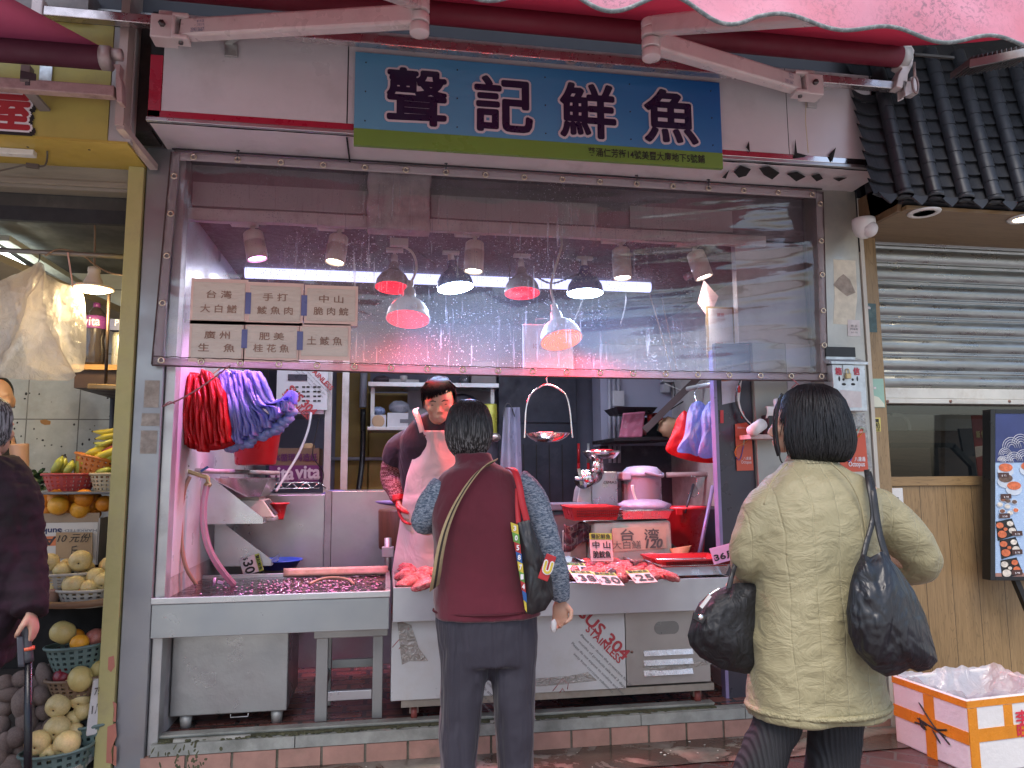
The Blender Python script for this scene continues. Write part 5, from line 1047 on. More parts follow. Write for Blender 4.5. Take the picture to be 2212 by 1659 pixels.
obj('stand_leg', MB().bar(at(2192, 1250, my+.03), at(2232, 1345, my+.03), .03, .03), bk, MBD)
# small fixtures
CV = thing('security_camera', 'white dome security camera under the wooden eave', 'camera', atz(1915, 455, soz-.03)); c = atz(1912, 448, soz-.022); c.y = max(c.y, -.2)
obj('housing', MB().lathe([(.0, .0), (.058, .0), (.06, -.02), (.058, -.05), (.045, -.085), (.02, -.105), (.0001, -.108)], c, 26), white_pl, CV)
obj('visor', MB().ell(c+V((.012, -.022, -.062)), (.047, .045, .046), None, 18, 12), M('white_visor', (.66, .62, .62), .3), CV)
for u, v, lit, lab in ((1996, 459, 0, 'unlit white ring downlight in the wooden eave beside the camera'), (2212, 472, 1, 'lit downlight in the wooden eave at the right edge')):
 c = atz(u, v, soz-.022); T = thing('downlight', lab, 'downlight', c)
 obj('ring', MB().lathe([(.052, -.004), (.056, -.008), (.078, -.006), (.082, .001)], c, 30), white_pl, T); obj('lamp', MB().lathe([(.053, -.004), (.03, .0005), (.0001, .001)], c, 24), ME('downlight_glow', (1, .85, .6), 8) if lit else M('downlight_off', (.45, .36, .25), .5), T)
 if lit: spot('downlight_beam', c+V((0, 0, -.02)), c+V((0, 0, -1)), 8, (1, .84, .6), R_(110), .7, .04, T)
# stickers on the post
def sticker(lab, px, y, mat, cat='sticker', texts=(), th=.001):
 T = thing('sticker', lab, cat, at(px[0][0], px[0][1], y)); obj('sheet', MB().pxprism(px, y, th), mat, T)
 for s, u, v, fwid, fh, m_, r in texts: obj('lettering', MB().bold(s, at(u, v, y-.001), fh, r, 6, fitw=fwid, fith=fh), m_, T)
 return T
sticker('worn dark green drink sticker on the oak post', [(1868, 655), (1892, 656), (1895, 718), (1870, 717)], .098, M('sticker_green', (.06, .11, .11), .4, 0, .4, 30, dirt=(.35, .38, .3), dsc=14, damt=.5), texts=[('Cola', 1874, 664, .035, .018, whiteink, .001)])
T = sticker('mint green drink poster with a white bottle shape on the oak post', [(1866, 818), (1908, 818), (1912, 880), (1868, 880)], .097, M('sticker_mint', (.28, .46, .38), .4), texts=[('Cola', 1876, 826, .04, .02, whiteink, .001), ('可口可樂', 1882, 838, .06, .014, whiteink, .0006)])
obj('bottle_shape', MB().pxprism([(1871, 842), (1879, 842), (1880, 852), (1898, 858), (1910, 872), (1911, 879), (1869, 879)], .0945, .001), M('sticker_cream', (.62, .64, .52), .4), T)
sticker('yellow phone number label lower on the oak post', [(1884, 902), (1902, 902), (1903, 932), (1885, 932)], .098, M('label_yellow', (.66, .56, .15), .5), texts=[('閘', 1894, 909, .022, .02, ink, .001), ('393', 1894, 920, .034, .03, ink, .001), ('24小時', 1894, 929, .034, .009, ink, .0004)])
SK = thing('wall_socket', 'white wall socket plate on the wood panels beside the beige coat', 'socket', at(1940, 1075, SHY-.02)); q0, q1 = at(1914, 1092, SHY-.02), at(1948, 1054, SHY-.02)
obj('plate', MB().box((q0.x, SHY-.028, q0.z), (q1.x, SHY-.019, q1.z)), white_pl, SK, bevel=.003); obj('slot', MB().box(at(1937, 1078, SHY-.029), at(1941, 1074, SHY-.0285)), ink, SK)
# louvred grille and dark clutter above the tiles
LG = thing('louvre_light', 'dark louvred ceiling light above the roof tiles', 'light', at(2150, 120, -.9)); ly = -1.0
g0_, g1_ = at(2095, 138, ly), at(2260, 104, ly-.2)
obj('edge', MB().bar(g0_, g1_, .01, .035), M('louvre_edge', (.25, .25, .25), .4, .5), LG)
for k in range(15):
 p = g0_.lerp(g1_, .06+k*.063); obj('louvre_blade', MB().bar(p+V((0, .0, .02)), p+V((.02, .16, .03)), .003, .03), M('louvre_blade', (.12, .12, .12), .4, .5), LG)
obj('canopy_frame', MB().bar(at(1975, 118, -.6), at(2060, 125, -.6), .012, .012), M('frame_dark', (.05, .045, .04), .6), label='dark awning strut above the tiled roof', cat='strut')
rs('upper_wall', MB().box((2.632, -.05, ze+.5), (5.5, .1, 4.9)), M('night_wall', (.025, .027, .033), .6))
# rest of the street side, so the row of shops carries on
# foam box with orange tape
FX = thing('foam_box', 'white polystyrene box bound with orange tape and lined with clear plastic, on the pavement', 'box', (2.9, -.4, 0))
A = atz(1936, 1602, 0); B = atz(2100, 1676, 0); hB = at(2084, 1514, B.y).z
dx_ = (B-A); dx_.z = 0; Lx = dx_.length; ex = dx_.normalized(); ey = V((-ex.y, ex.x, 0)); ey = ey if ey.x > 0 else -ey
O = B; Wd = .62; foam = M('foam_white_box', (.72, .70, .69), .75, 0, .05, 4, .25, 30, dirt=(.55, .52, .42), dsc=3, damt=.3)
th = .028
def P3(a, b_, z): return O-ex*a+ey*b_+V((0, 0, z))       # a along the left face, b along the right face
mb = MB();
mb.hexa([P3(0, 0, .0), P3(Lx, 0, 0), P3(Lx, th, 0), P3(0, th, 0), P3(0, 0, hB), P3(Lx, 0, hB), P3(Lx, th, hB), P3(0, th, hB)])
mb.hexa([P3(0, th, .0), P3(th, th, 0), P3(th, Wd, 0), P3(0, Wd, 0), P3(0, th, hB), P3(th, th, hB), P3(th, Wd, hB), P3(0, Wd, hB)])
mb.hexa([P3(Lx-th, th, .0), P3(Lx, th, 0), P3(Lx, Wd, 0), P3(Lx-th, Wd, 0), P3(Lx-th, th, hB), P3(Lx, th, hB), P3(Lx, Wd, hB), P3(Lx-th, Wd, hB)])
mb.hexa([P3(th, Wd-th, .0), P3(Lx-th, Wd-th, 0), P3(Lx-th, Wd, 0), P3(th, Wd, 0), P3(th, Wd-th, hB), P3(Lx-th, Wd-th, hB), P3(Lx-th, Wd, hB), P3(th, Wd, hB)])
mb.hexa([P3(th, th, .02), P3(Lx-th, th, .02), P3(Lx-th, Wd-th, .02), P3(th, Wd-th, .02), P3(th, th, .05), P3(Lx-th, th, .05), P3(Lx-th, Wd-th, .05), P3(th, Wd-th, .05)])
obj('shell', mb, foam, FX, bevel=.008)
tape = M('orange_tape', (.70, .25, .02), .3, 0, .14, 10, .15, 60, spec=.6)
def tapeL(a0, a1, z0, z1, e=.0025): return MB().hexa([P3(a0, -e, z0), P3(a1, -e, z0), P3(a1, -.0004, z0), P3(a0, -.0004, z0), P3(a0, -e, z1), P3(a1, -e, z1), P3(a1, -.0004, z1), P3(a0, -.0004, z1)])
def tapeR(b0, b1, z0, z1, e=.0025): return MB().hexa([P3(-e, b0, z0), P3(-.0004, b0, z0), P3(-.0004, b1, z0), P3(-e, b1, z0), P3(-e, b0, z1), P3(-.0004, b0, z1), P3(-.0004, b1, z1), P3(-e, b1, z1)])
for q in (tapeL(0, Lx, hB-.032, hB-.003), tapeR(0, Wd, hB-.032, hB-.003), tapeL(0, Lx, hB*.40, hB*.40+.055, .003), tapeR(0, Wd, hB*.43, hB*.43+.055, .003), tapeL(Lx*.42, Lx*.42+.06, 0, hB-.034, .002), tapeR(.0, .05, 0, hB-.034, .0035), tapeR(.20, .25, hB*.43, hB-.034, .002)): obj('tape', q, tape, FX)
n_ = ex.cross(V((0, 0, 1))); n_ = -n_ if n_.dot(ey) > 0 else n_
mb = MB()
for s_ in ([(.62, .74), (.45, .5), (.30, .36), (.24, .30)], [(.66, .50), (.50, .46), (.28, .40)], [(.70, .42), (.6, .43), (.55, .40)], [(.40, .44), (.30, .48), (.26, .50)], [(.46, .42), (.36, .26)], [(.62, .52), (.60, .40), (.54, .38)], [(.60, .46), (.53, .44)]):
 mb.tube(spline([P3(Lx*a, -.0045, hB*z) for a, z in s_], 4), [.0022]+[.0042]*(4*(len(s_)-1)-1)+[.0016], 5)
obj('brush_mark', mb, ink, FX)
obj('lettering', MB().bold('李', P3(-.0036, .30, hB*.70), .07, .002, 6, ex=ey, fitw=.075, fith=.06).bold('旺', P3(-.0036, .30, hB*.52), .06, .002, 6, ex=ey, fitw=.07, fith=.05), M('red_stamp', (.6, .03, .06), .6), FX)
def linf(i, j):
 a, b_ = th*.6+(Lx-th*1.2)*i, th*.6+(Wd-th*1.2)*j; d = min(i, 1-i, j, 1-j); z = hB+.012-.14*min(1, d*3.2)**.8+.03*ns(i*5, j*5)+.014*ns(i*14, j*14)+.05*max(0, .25-d)*ns(i*3+5, j*3); return P3(a, b_, max(.06, z))
obj('plastic_liner', MB().grid(linf, 44, 44), MT('liner_film', (.95, .95, .97), (.75, .75, .80), .15, .30, .35, .8, 14, .10), FX)
# ================================================================== INSIDE THE SHOP, back to front
sp('lintel', MB().box((-1.21, .021, 2.893), (2.60, .20, 3.1)), bulk)
rs('party_wall', MB().box((2.602, -.015, 2.55), (2.63, .22, 4.8)).box((2.57, .225, 2.50), (3.0, .30, 4.5)).box((2.57, .125, 2.50), (2.64, .2245, 4.5)), dark_void)
must = M('mustard_board', (.27, .18, .035), .55, 0, .15, 3, dirt=(.14, .09, .03), dsc=4, damt=.35)
mb = MB()
for u0, u1, v0, v1 in ((722, 800, 806, 1062), (793, 900, 850, 1062), (1462, 1540, 806, 870), (1492, 1550, 1010, 1180)):
 a, c_ = at(u0, v1, 2.735), at(u1, v0, 2.735); mb = MB().box((a.x, 2.735, a.z), (c_.x, 2.748, c_.z)); sp('mustard_panel', mb, must)
a, c_ = at(432, 1222, 2.0), at(480, 960, 2.0);
navyp = M('navy_steel', (.040, .044, .065), .5, .2, .3, 5, .05, 40, dirt=(.09, .09, .11), dsc=6, damt=.35)
DP = thing('back_door', 'dark navy steel door at the back of the shop with scuffed panels', 'door', at(1170, 1100, 2.6))
a, c_ = at(1078, 1240, 2.62), at(1245, 805, 2.62); obj('leaf', MB().box((a.x, 2.62, .14), (c_.x, 2.66, c_.z+.15)), navyp, DP)
for u in (1102, 1132, 1160, 1188, 1216): a, c_ = at(u, 1070, 2.61), at(u, 960, 2.61); obj('groove', MB().box((a.x-.004, 2.612, .3), (a.x+.004, 2.619, c_.z)), ink, DP)
a, c_ = at(1078, 912, 2.6), at(1245, 905, 2.6); obj('upper_panel', MB().box((a.x, 2.60, a.z), (c_.x, 2.618, a.z+.62)), navyp, DP)
for lab, u, v0, v1, m_ in (('red pole leaning against the dark back door, left of two', 1249, 958, 1090, red_pl), ('red and grey pole leaning against the dark back door, right of two', 1270, 958, 1090, red_pl)):
 T = thing('broom_pole', lab, 'pole', at(u, v1, 2.4)); obj('shaft', MB().cyl(at(u, v1, 2.4), at(u+1, 1000, 2.4), .013, n=10), m_, T); obj('tip', MB().cyl(at(u+1, 1000, 2.4), at(u+1, v0, 2.4), .012, n=10), red_pl if u < 1260 else steel_dull, T)
# right hand back: white cabinet doors, conduits
a, c_ = at(1306, 1090, 2.2), at(1500, 806, 2.2); obj('wall_cupboard', MB().box((a.x, 2.25, 1.55), (c_.x, 2.5, 2.4)), M('lavender_white', (.36, .37, .48), .5, 0, .08, 2, dirt=(.2, .2, .27), dsc=3, damt=.3), label='pale lavender cupboard on the right back wall', cat='cupboard')
obj('lower_panel', MB().box((a.x, 2.3, .14), (c_.x+.3, 2.36, 1.549)), M('dark_lower_panel', (.07, .07, .095), .6, 0, .35, 5, dirt=(.25, .25, .3), dsc=5, damt=.4), label='dark scuffed panel under the black wall shelf', cat='panel')
mb = MB();
for u in (1316, 1326, 1336): mb = MB().cyl(at(u, 806, 2.2), at(u+2, 1000, 2.2), .014, n=8); obj('conduit', mb, M('conduit_grey', (.38, .38, .45), .5), label='pale conduit pipe beside the lavender cupboard', cat='pipe', group='conduit pipes on the back wall')
# pale steel splash cabinets behind the tank
SC = thing('steel_cabinet', 'tall stainless steel cabinet backs behind the fish tank', 'cabinet', (-.2, 1.4, .14))
a, c_ = at(575, 1100, 1.22), at(706, 1068, 1.22); b_ = at(862, 1062, 1.22)
obj('left_back', MB().box((-.99, 1.22, .14), (c_.x-.01, 1.7, c_.z)), M('cab_steel', (.32, .32, .325), .40, .8, .14, 2.4, .03, 20, dirt=(.25, .25, .25), dsc=2, damt=.45), SC, bevel=.004)
obj('corner_post', MB().box((c_.x-.009, 1.21, .14), (c_.x+.03, 1.7, c_.z+.02)), M('post_steel_dark', (.22, .22, .22), .5, .6, .2, 9), SC)
obj('right_back', MB().box((c_.x+.031, 1.22, .14), (.75, 1.7, c_.z+.02)), M('cab_steel2', (.27, .27, .275), .45, .7, .12, 2.4, .03, 20, dirt=(.2, .2, .2), dsc=5, damt=.3), SC, bevel=.004)
# machine with film still on it, drink carton, wire shelf, posts
RK = thing('steel_rack', 'stainless rack with grey posts holding the drink carton behind the splash cabinet', 'rack', at(640, 1060, 1.9))
for u, w_ in ((705, 18), (742, 14)): a, c_ = at(u, 1065, 1.85), at(u, 812, 1.85); obj('post', MB().box((a.x-.024, 1.85, .14), (a.x+.024, 1.90, c_.z+.35)), steel_dull, RK)
a, c_ = at(590, 894, 1.85), at(700, 884, 1.85); obj('shelf', MB().box((a.x-.3, 1.84, a.z), (c_.x, 2.3, c_.z)), steel, RK)
a, c_ = at(570, 1056, 1.85), at(690, 1042, 1.85)
mb = MB().cyl((a.x, 1.84, a.z), (c_.x, 1.84, a.z), .008, n=6).cyl((a.x, 1.84, c_.z), (c_.x, 1.84, c_.z), .006, n=6)
for k in range(9): x = a.x+(c_.x-a.x)*k/8; x2 = a.x+(c_.x-a.x)*(k+1)/8; mb.cyl((x, 1.84, a.z if k % 2 else c_.z), (x2, 1.84, c_.z if k % 2 else a.z), .004, n=6)
obj('wire_edge', mb, chrome, RK)
DC = thing('drink_carton', 'purple and brown drink carton lettered vita on the wire shelf', 'carton', at(635, 1042, 1.9)); a, c_ = at(580, 1044, 1.90), at(690, 968, 1.90); mz = at(640, 1005, 1.9).z
obj('upper_half', MB().box((a.x, 1.90, mz), (c_.x, 2.2, c_.z)), M('carton_brown_dark', (.17, .10, .065), .7), DC); obj('lower_half', MB().box((a.x, 1.90, a.z), (c_.x, 2.2, mz-.001)), M('carton_purple', (.13, .02, .12), .6), DC)
obj('lettering', MB().bold('100%循環再造紙', at(630, 988, 1.897), .05, .0015, 6, fitw=.36, fith=.055), M('carton_ink', (.09, .015, .08), .7), DC)
mb = MB().bold('vita', at(608, 1023, 1.897), .09, .004, 6, fitw=.17, fith=.085).bold('vita', at(665, 1020, 1.897), .09, .004, 6, fitw=.17, fith=.085).text('純蒸餾水', at(606, 1037, 1.897), .03, fitw=.12, fith=.03).text('Pure distilled water', at(668, 1034, 1.897), .02, fitw=.15, fith=.02); obj('lettering', mb, M('carton_white', (.55, .48, .55), .7), DC)
obj('paper_crumple', MB().ell(at(665, 966, 1.95), (.05, .04, .03), None, 12, 8, lambda d: 1+.3*ns(d.x*4, d.y*4, d.z*4)), kraft, label='crumpled brown paper on top of the drink carton', cat='paper')
MC_ = thing('ice_machine', 'white filmed steel machine with air slots and red SUS lettering, behind the blue bags', 'machine', at(660, 890, 1.85)); a, c_ = at(596, 885, 1.82), at(708, 806, 1.82)
filmst = M('white_film', (.56, .57, .60), .4, .1, .06, 3, dirt=(.42, .42, .42), dsc=3, damt=.3)
obj('housing', MB().box((a.x, 1.82, a.z), (c_.x, 2.3, c_.z+.25)), filmst, MC_)
mb = MB()
for i in range(6):
 for j in range(4): p = at(632+i*9.5+(i//2)*5, 836+j*10, 1.818); mb.box((p.x-.011, 1.815, p.z-.006), (p.x+.011, 1.8195, p.z+.006))
obj('air_slots', mb, ink, MC_)
a, c_ = at(622, 822, 1.818), at(664, 809, 1.818); obj('display', MB().box((a.x, 1.812, a.z), (c_.x, 1.8195, c_.z)), M('display_dark', (.03, .032, .045), .3), MC_)
dg = V((1, 0, -1)).normalized(); dgu = V((1, 0, 1)).normalized()
sus = M('sus_red', (.40, .05, .06), .6); filmink = M('film_ink', (.14, .14, .14), .7)
mb = MB().bold('SUS 304', at(652, 865, 1.816), .07, .003, 6, ex=dg, ey=dgu, fitw=.26, fith=.06).bold('STAINLESS', at(641, 876, 1.816), .05, .0016, 6, ex=dg, ey=dgu, fitw=.26, fith=.035).bold('STAINLESS', at(692, 815, 1.816), .05, .0016, 6, ex=dg, ey=dgu, fitw=.24, fith=.035); obj('lettering', mb, sus, MC_)
mb = MB();
for k in range(3): mb.text('Please tear down the protective film', at(676-k*5, 815+k*6, 1.816), .02, ex=dg, ey=dgu, fitw=.30, fith=.014)
obj('lettering', mb, filmink, MC_)
obj('white_cable', MB().tube(spline([at(672, 892, 1.7), at(665, 930, 1.65), at(645, 980, 1.6), at(615, 1030, 1.5), at(596, 1062, 1.45)], 6), .009, 8), M('white_cable', (.50, .50, .54), .5), label='white cable slanting down in front of the drink carton', cat='cable')
obj('black_wire', MB().tube(spline([at(692, 895, 1.7), at(682, 940, 1.7), at(676, 985, 1.7), at(698, 1020, 1.75), at(694, 1050, 1.75)], 6), .004, 6), black_pl, label='thin black wire hanging on the right of the drink carton', cat='cable')
# shelf unit behind the man
SU = thing('wall_shelf', 'two tier steel wall shelf behind the shopkeeper', 'shelf', at(930, 930, 2.3))
for v0, v1, u0, u1 in ((834, 828, 795, 1078), (929, 922, 793, 905)): a, c_ = at(u0, v0, 2.2), at(u1, v1, 2.2); obj('board', MB().box((a.x, 2.2, a.z), (c_.x, 2.6, c_.z)), steel, SU, bevel=.003)
for u in (804, 1064): a, c_ = at(u, 926, 2.3), at(u, 832, 2.3); obj('upright', MB().box((a.x-.015, 2.3, a.z), (a.x+.015, 2.34, c_.z)), steel_dull, SU)
a, c_ = at(818, 922, 2.5), at(1060, 838, 2.5); obj('back_panel', MB().box((at(880, 900, 2.5).x, 2.5, a.z), (c_.x, 2.52, c_.z)), M('grey_back', (.22, .22, .24), .6), SU)
a = at(812, 926, 2.25);
for lab, u0, u1, v0, v1, tx in (('white box with a crossed out sticker on the lower wall shelf', 800, 834, 924, 896, '✕'), ('white box with a hand hole on the lower wall shelf', 836, 882, 924, 892, '')):
 a, c_ = at(u0, v0, 2.23), at(u1, v1, 2.23); T = thing('white_box', lab, 'box', a); obj('shell', MB().box((a.x, 2.23, a.z), (c_.x, 2.45, c_.z)), M('white_carton_box', (.56, .55, .58), .6), T, bevel=.004)
 if not tx: obj('hand_hole', MB().box((a.x+.10, 2.226, c_.z-.08), (a.x+.20, 2.2295, c_.z-.05)), M('hole_grey', (.16, .16, .18), .8), T)
 else: obj('sticker', MB().ell(((a.x+c_.x)/2, 2.228, (a.z+c_.z)/2), (.05, .002, .05), None, 16, 8), M('sticker_beige', (.5, .33, .2), .6), T)
for lab, u, v, ru, rv, m_ in (('blue and white packets on the crossed out box', 818, 888, 14, 9, M('packet_blue', (.25, .32, .5), .4, 0, .5, 40)), ('crumpled clear bag heaped on the white boxes', 862, 880, 22, 14, MT('clear_bag', (.9, .9, .95), (.45, .47, .55), .15, .35, .3, .8, 20, .15)), ('dark cloth bundle at the left end of the upper wall shelf', 826, 822, 20, 10, M('dark_bundle', (.07, .05, .06), .7, 0, .5)), ('clear jar beside the machine on the upper wall shelf', 1004, 822, 12, 12, MT('jar_clear', (.8, .8, .85), (.3, .3, .34), .1, .5, .2, .2, 20, .15)), ('black bag behind the head of the shopkeeper', 995, 875, 40, 24, M('black_bag', (.02, .02, .03), .5, 0, .4))):
 c = at(u, v, 2.35); s = (c-CAM).dot(fw)/F; obj('shelf_clutter', MB().ell(c, (ru*s, .06, rv*s), None, 18, 12, lambda d: 1+.22*ns(d.x*3, d.y*3, d.z*3)), m_, label=lab, cat='clutter')
obj('pipe_fittings', MB().cyl(at(840, 824, 2.3), at(905, 826, 2.3), .022, n=12).cyl(at(872, 812, 2.3), at(872, 826, 2.3), .03, n=12), M('pipe_white', (.45, .42, .42), .5, 0, .3), label='white pipe fittings lying on the upper wall shelf', cat='pipe')
a, c_ = at(1018, 828, 2.25), at(1072, 808, 2.25); obj('grey_device', MB().box((a.x, 2.25, a.z), (c_.x, 2.5, c_.z+.1)), M('device_taupe', (.20, .18, .18), .5), bevel=.006, label='taupe device box at the right end of the upper wall shelf', cat='device')
a, c_ = at(1046, 940, 2.2), at(1072, 876, 2.2); T = thing('yellow_tin', 'tall yellow tin hanging beside the shelf near the lavender apron', 'tin', a)
obj('tin', MB().lathe([(.0, 0), (.055, 0), (.056, .01), (.056, c_.z-a.z), (.05, c_.z-a.z+.01), (.0, c_.z-a.z+.01)], ((a.x+c_.x)/2, 2.2, a.z), 20), M('tin_yellow', (.44, .42, .06), .35, .2, .15, 9), T)
obj('rubber_hose', MB().tube(spline([at(786, 806, 2.6), at(784, 860, 2.6), at(784, 880, 2.6)], 4), .03, 10), M('conduit_grey', (.38, .38, .45), .5), label='grey pipe down the mustard panel', cat='pipe')
obj('black_hose', MB().tube(spline([at(784, 884, 2.55), at(784, 960, 2.55), at(781, 1010, 2.5), at(774, 1062, 2.4)], 5), .022, 8), black_pl, label='black hose continuing under the grey pipe', cat='hose')
obj('wall_conduit', MB().cyl(at(706, 991, 2.68), at(862, 991, 2.68), .014, n=8), M('conduit_grey', (.38, .38, .45), .5), label='grey conduit running level across the mustard panels', cat='pipe')
obj('blue_hose', MB().tube(spline([at(694, 1072, 1.3), at(720, 1063, 1.28), at(760, 1068, 1.26), at(800, 1082, 1.24), at(850, 1086, 1.22), at(880, 1084, 1.2)], 6), .016, 10), M('hose_blue', (.11, .10, .26), .4), label='dull blue hose lying over the top of the steel cabinet', cat='hose')
ST_ = thing('chopping_stump', 'round dark wood chopping block standing beside the shopkeeper', 'chopping block', at(845, 1190, 1.0)); a, c_ = at(816, 1186, 1.0), at(868, 1100, 1.0)
obj('block', MB().lathe([(.0, 0), (.155, .0), (.16, .01), (.165, c_.z-a.z-.01), (.16, c_.z-a.z), (.0, c_.z-a.z)], (a.x+.165, 1.03, a.z), 30, None, 1, 1, True, lambda q, z: 1+.012*ns(math.cos(q)*3, math.sin(q)*3, z*2)), M_wood('stump_wood', (.16, .06, .03), (.08, .03, .015), 'Z', 0, .55, 5), ST_)
obj('leg', MB().cyl((a.x+.165, 1.03, .14), (a.x+.165, 1.03, a.z), .05), steel_dull, ST_)
PL = thing('clamp_pole', 'short steel pole with a clamp beside the chopping block', 'pole', at(837, 1225, .78)); obj('tube', MB().cyl(at(838, 1250, .79), at(838, 1162, .79), .020, n=14), steel_dull, PL); c = at(838, 1192, .79); obj('clamp', MB().box(c+V((-.035, -.03, -.03)), c+V((.035, .03, .03))), M('clamp_grey', (.35, .35, .36), .5, .4), PL, bevel=.005)
# lavender apron on a hook, ladle
AP = thing('hanging_apron', 'lavender plastic apron hanging on a hook behind the customer in the maroon vest', 'apron', at(1098, 880, 2.1))
obj('cloth', MB().grid(lambda i, j: at(1078+(56-22*j)*i+11*j-4*(1-j), 1105-225*j, 2.1+.03*math.sin(i*9+j*2)+.015*ns(i*4, j*4)), 24, 20), M('apron_lavender', (.34, .34, .46), .35, 0, .08), AP)
obj('hook', MB().tube(spline([at(1086, 900, 2.1), at(1092, 876, 2.1), at(1098, 872, 2.1), at(1104, 878, 2.1), at(1112, 900, 2.1)], 4), .005, 6), chainm, AP)
obj('ladle', MB().ell(at(1068, 945, 1.9), (.05, .04, .035), None, 14, 10).cyl(at(1068, 940, 1.9), at(1050, 925, 1.9), .008), M('ladle_steel', (.45, .40, .38), .3, .8), label='steel ladle bowl showing beside the head of the customer', cat='ladle')
# black wall shelf on the right with its clutter
BS = thing('black_shelf', 'black wall shelf holding a pink cloth, red tins and a ginger bag', 'shelf', at(1380, 945, 1.75)); a, c_ = at(1326, 950, 1.65), at(1470, 938, 1.65)
obj('board', MB().hexa([V((a.x, 1.65, a.z-.012)), V((c_.x, 1.65, a.z-.0)), V((c_.x, 2.25, a.z)), V((a.x, 2.25, a.z-.012)), V((a.x, 1.65, a.z+.015)), V((c_.x, 1.65, a.z+.03)), V((c_.x, 2.25, a.z+.03)), V((a.x, 2.25, a.z+.015))]), black_pl, BS, bevel=.003)
a2, c2 = at(1372, 944, 1.9), at(1430, 902, 1.9); obj('black_cubby', MB().box((a2.x, 1.9, a2.z), (c2.x+.1, 2.2, c2.z)), M('cubby_black', (.015, .016, .022), .5), label='black cubby box on the black wall shelf', cat='box')
pkc = M('pink_cloth', (.34, .10, .16), .8, 0, .1, 3, dirt=(.55, .40, .45), dsc=16, damt=.4)
obj('pink_towel', MB().grid(lambda i, j: at(1337+50*i*(1-.05*j)+9*j, 945-52*j-4*i*j, 1.72+.03*math.sin(j*3)+.01*ns(i*4, j*4)), 14, 14), pkc, solid=.01, label='dusty pink patterned towel draped off the tray on the black shelf', cat='towel')
T = thing('baking_tray', 'dark steel tray lying on the cubby above the pink towel', 'tray', at(1370, 895, 1.8)); a, c_ = at(1330, 894, 1.75), at(1418, 880, 1.75)
obj('pan', MB().hexa([V((a.x+.03, 1.78, a.z)), V((c_.x-.03, 1.78, a.z)), V((c_.x-.03, 2.0, a.z)), V((a.x+.03, 2.0, a.z)), V((a.x, 1.72, c_.z)), V((c_.x, 1.72, c_.z)), V((c_.x, 2.06, c_.z)), V((a.x, 2.06, c_.z))]), M('tray_dark2', (.06, .055, .065), .35, .5), T)
for k, u in enumerate((1404, 1416, 1426)):
 c = at(u, 902, 1.85); mb = MB().cyl(c+V((0, 0, -.035)), c+V((0, 0, .035)), .022, n=14); obj('red_tin', mb, M('tin_red', (.42, .04, .04), .3, .3, .2, 20), label='small red tin standing in a row on the black cubby', cat='tin', group='red tins on the black cubby')
a, c_ = at(1371, 940, 1.8), at(1396, 918, 1.8); obj('red_packet', MB().box((a.x, 1.8, a.z), (c_.x, 1.85, c_.z)), M('packet_red', (.35, .08, .09), .5, 0, .35, 25), label='red patterned packet at the foot of the black cubby', cat='packet', bevel=.003)
obj('glass_jar', MB().lathe([(.0, 0), (.06, 0), (.065, .03), (.06, .08), (.04, .10)], at(1436, 938, 1.85), 18), MT('jar_green', (.5, .6, .6), (.05, .08, .08), .1, .5, .1, .1, 20, .2), label='dark glass jar beside the ginger bag', cat='jar')
c = at(1448, 924, 1.62); s = (c-CAM).dot(fw)/F; obj('ginger_bag', MB().ell(c, (26*s, .05, 22*s), None, 20, 14, lambda d: 1+.25*ns(d.x*2.4, d.y*2.4, d.z*2.4)), M('ginger', (.38, .24, .14), .45, 0, .3, 14, .3, 20), label='clear bag of tan ginger on the black shelf', cat='bag')
T = thing('switch_panel', 'white switch boxes and sockets with cables above the black wall shelf', 'switch box', at(1510, 850, 2.0))
for u0, v0, u1, v1 in ((1428, 826, 1472, 808), (1474, 814, 1500, 806), (1430, 848, 1444, 836), (1322, 878, 1346, 850)): a, c_ = at(u0, v1 if v0 < v1 else v0, 2.2), at(u1, min(v0, v1), 2.2); obj('box', MB().box((a.x, 2.17, min(a.z, c_.z)), (c_.x, 2.24, max(a.z, c_.z)+.02)), M('switch_white', (.52, .51, .55), .4), T, bevel=.004)
for pts in ([(1455, 826), (1458, 850), (1450, 872), (1445, 884)], [(1448, 885), (1480, 865), (1520, 845), (1555, 818)], [(1436, 828), (1470, 842), (1492, 836), (1520, 820)]): obj('cable', MB().tube(spline([at(u, v, 2.0) for u, v in pts], 6), .005, 6), black_pl if pts[0][0] != 1436 else white_pl, T)
mb = MB().bar(at(1392, 930, 1.6), at(1512, 812, 1.55), .012, .05); obj('brown_brace', mb, M('brown_bracket', (.10, .075, .075), .5), label='brown slanting brace beside the hanging blue bags', cat='brace')
obj('white_standpipe', MB().cyl(at(1518, 800, 2.3), at(1522, 1230, 2.3), .045, n=14), M('standpipe', (.42, .37, .37), .6, 0, .25, 10), label='white standpipe behind the hanging blue bags', cat='pipe')
obj('white_crosspipe', MB().cyl(at(1440, 1026, 1.6), at(1556, 1024, 1.6), .02, n=12), M('standpipe', (.42, .37, .37), .6), label='white level pipe below the hanging blue bags', cat='pipe')
obj('s_hook', MB().tube(spline([at(1493, 1028, 1.58), at(1506, 1034, 1.56), at(1504, 1050, 1.56), at(1510, 1064, 1.56), at(1500, 1074, 1.56), at(1486, 1066, 1.56)], 5), .004, 6), chrome, label='steel S hook on the white level pipe', cat='hook')
RB = thing('bag_rail', 'short steel rail carrying the blue bags', 'rail', at(1520, 835, .9)); obj('bar', MB().cyl(at(1486, 840, .9), at(1568, 824, .35), .016, n=12), steel_dull, RB)
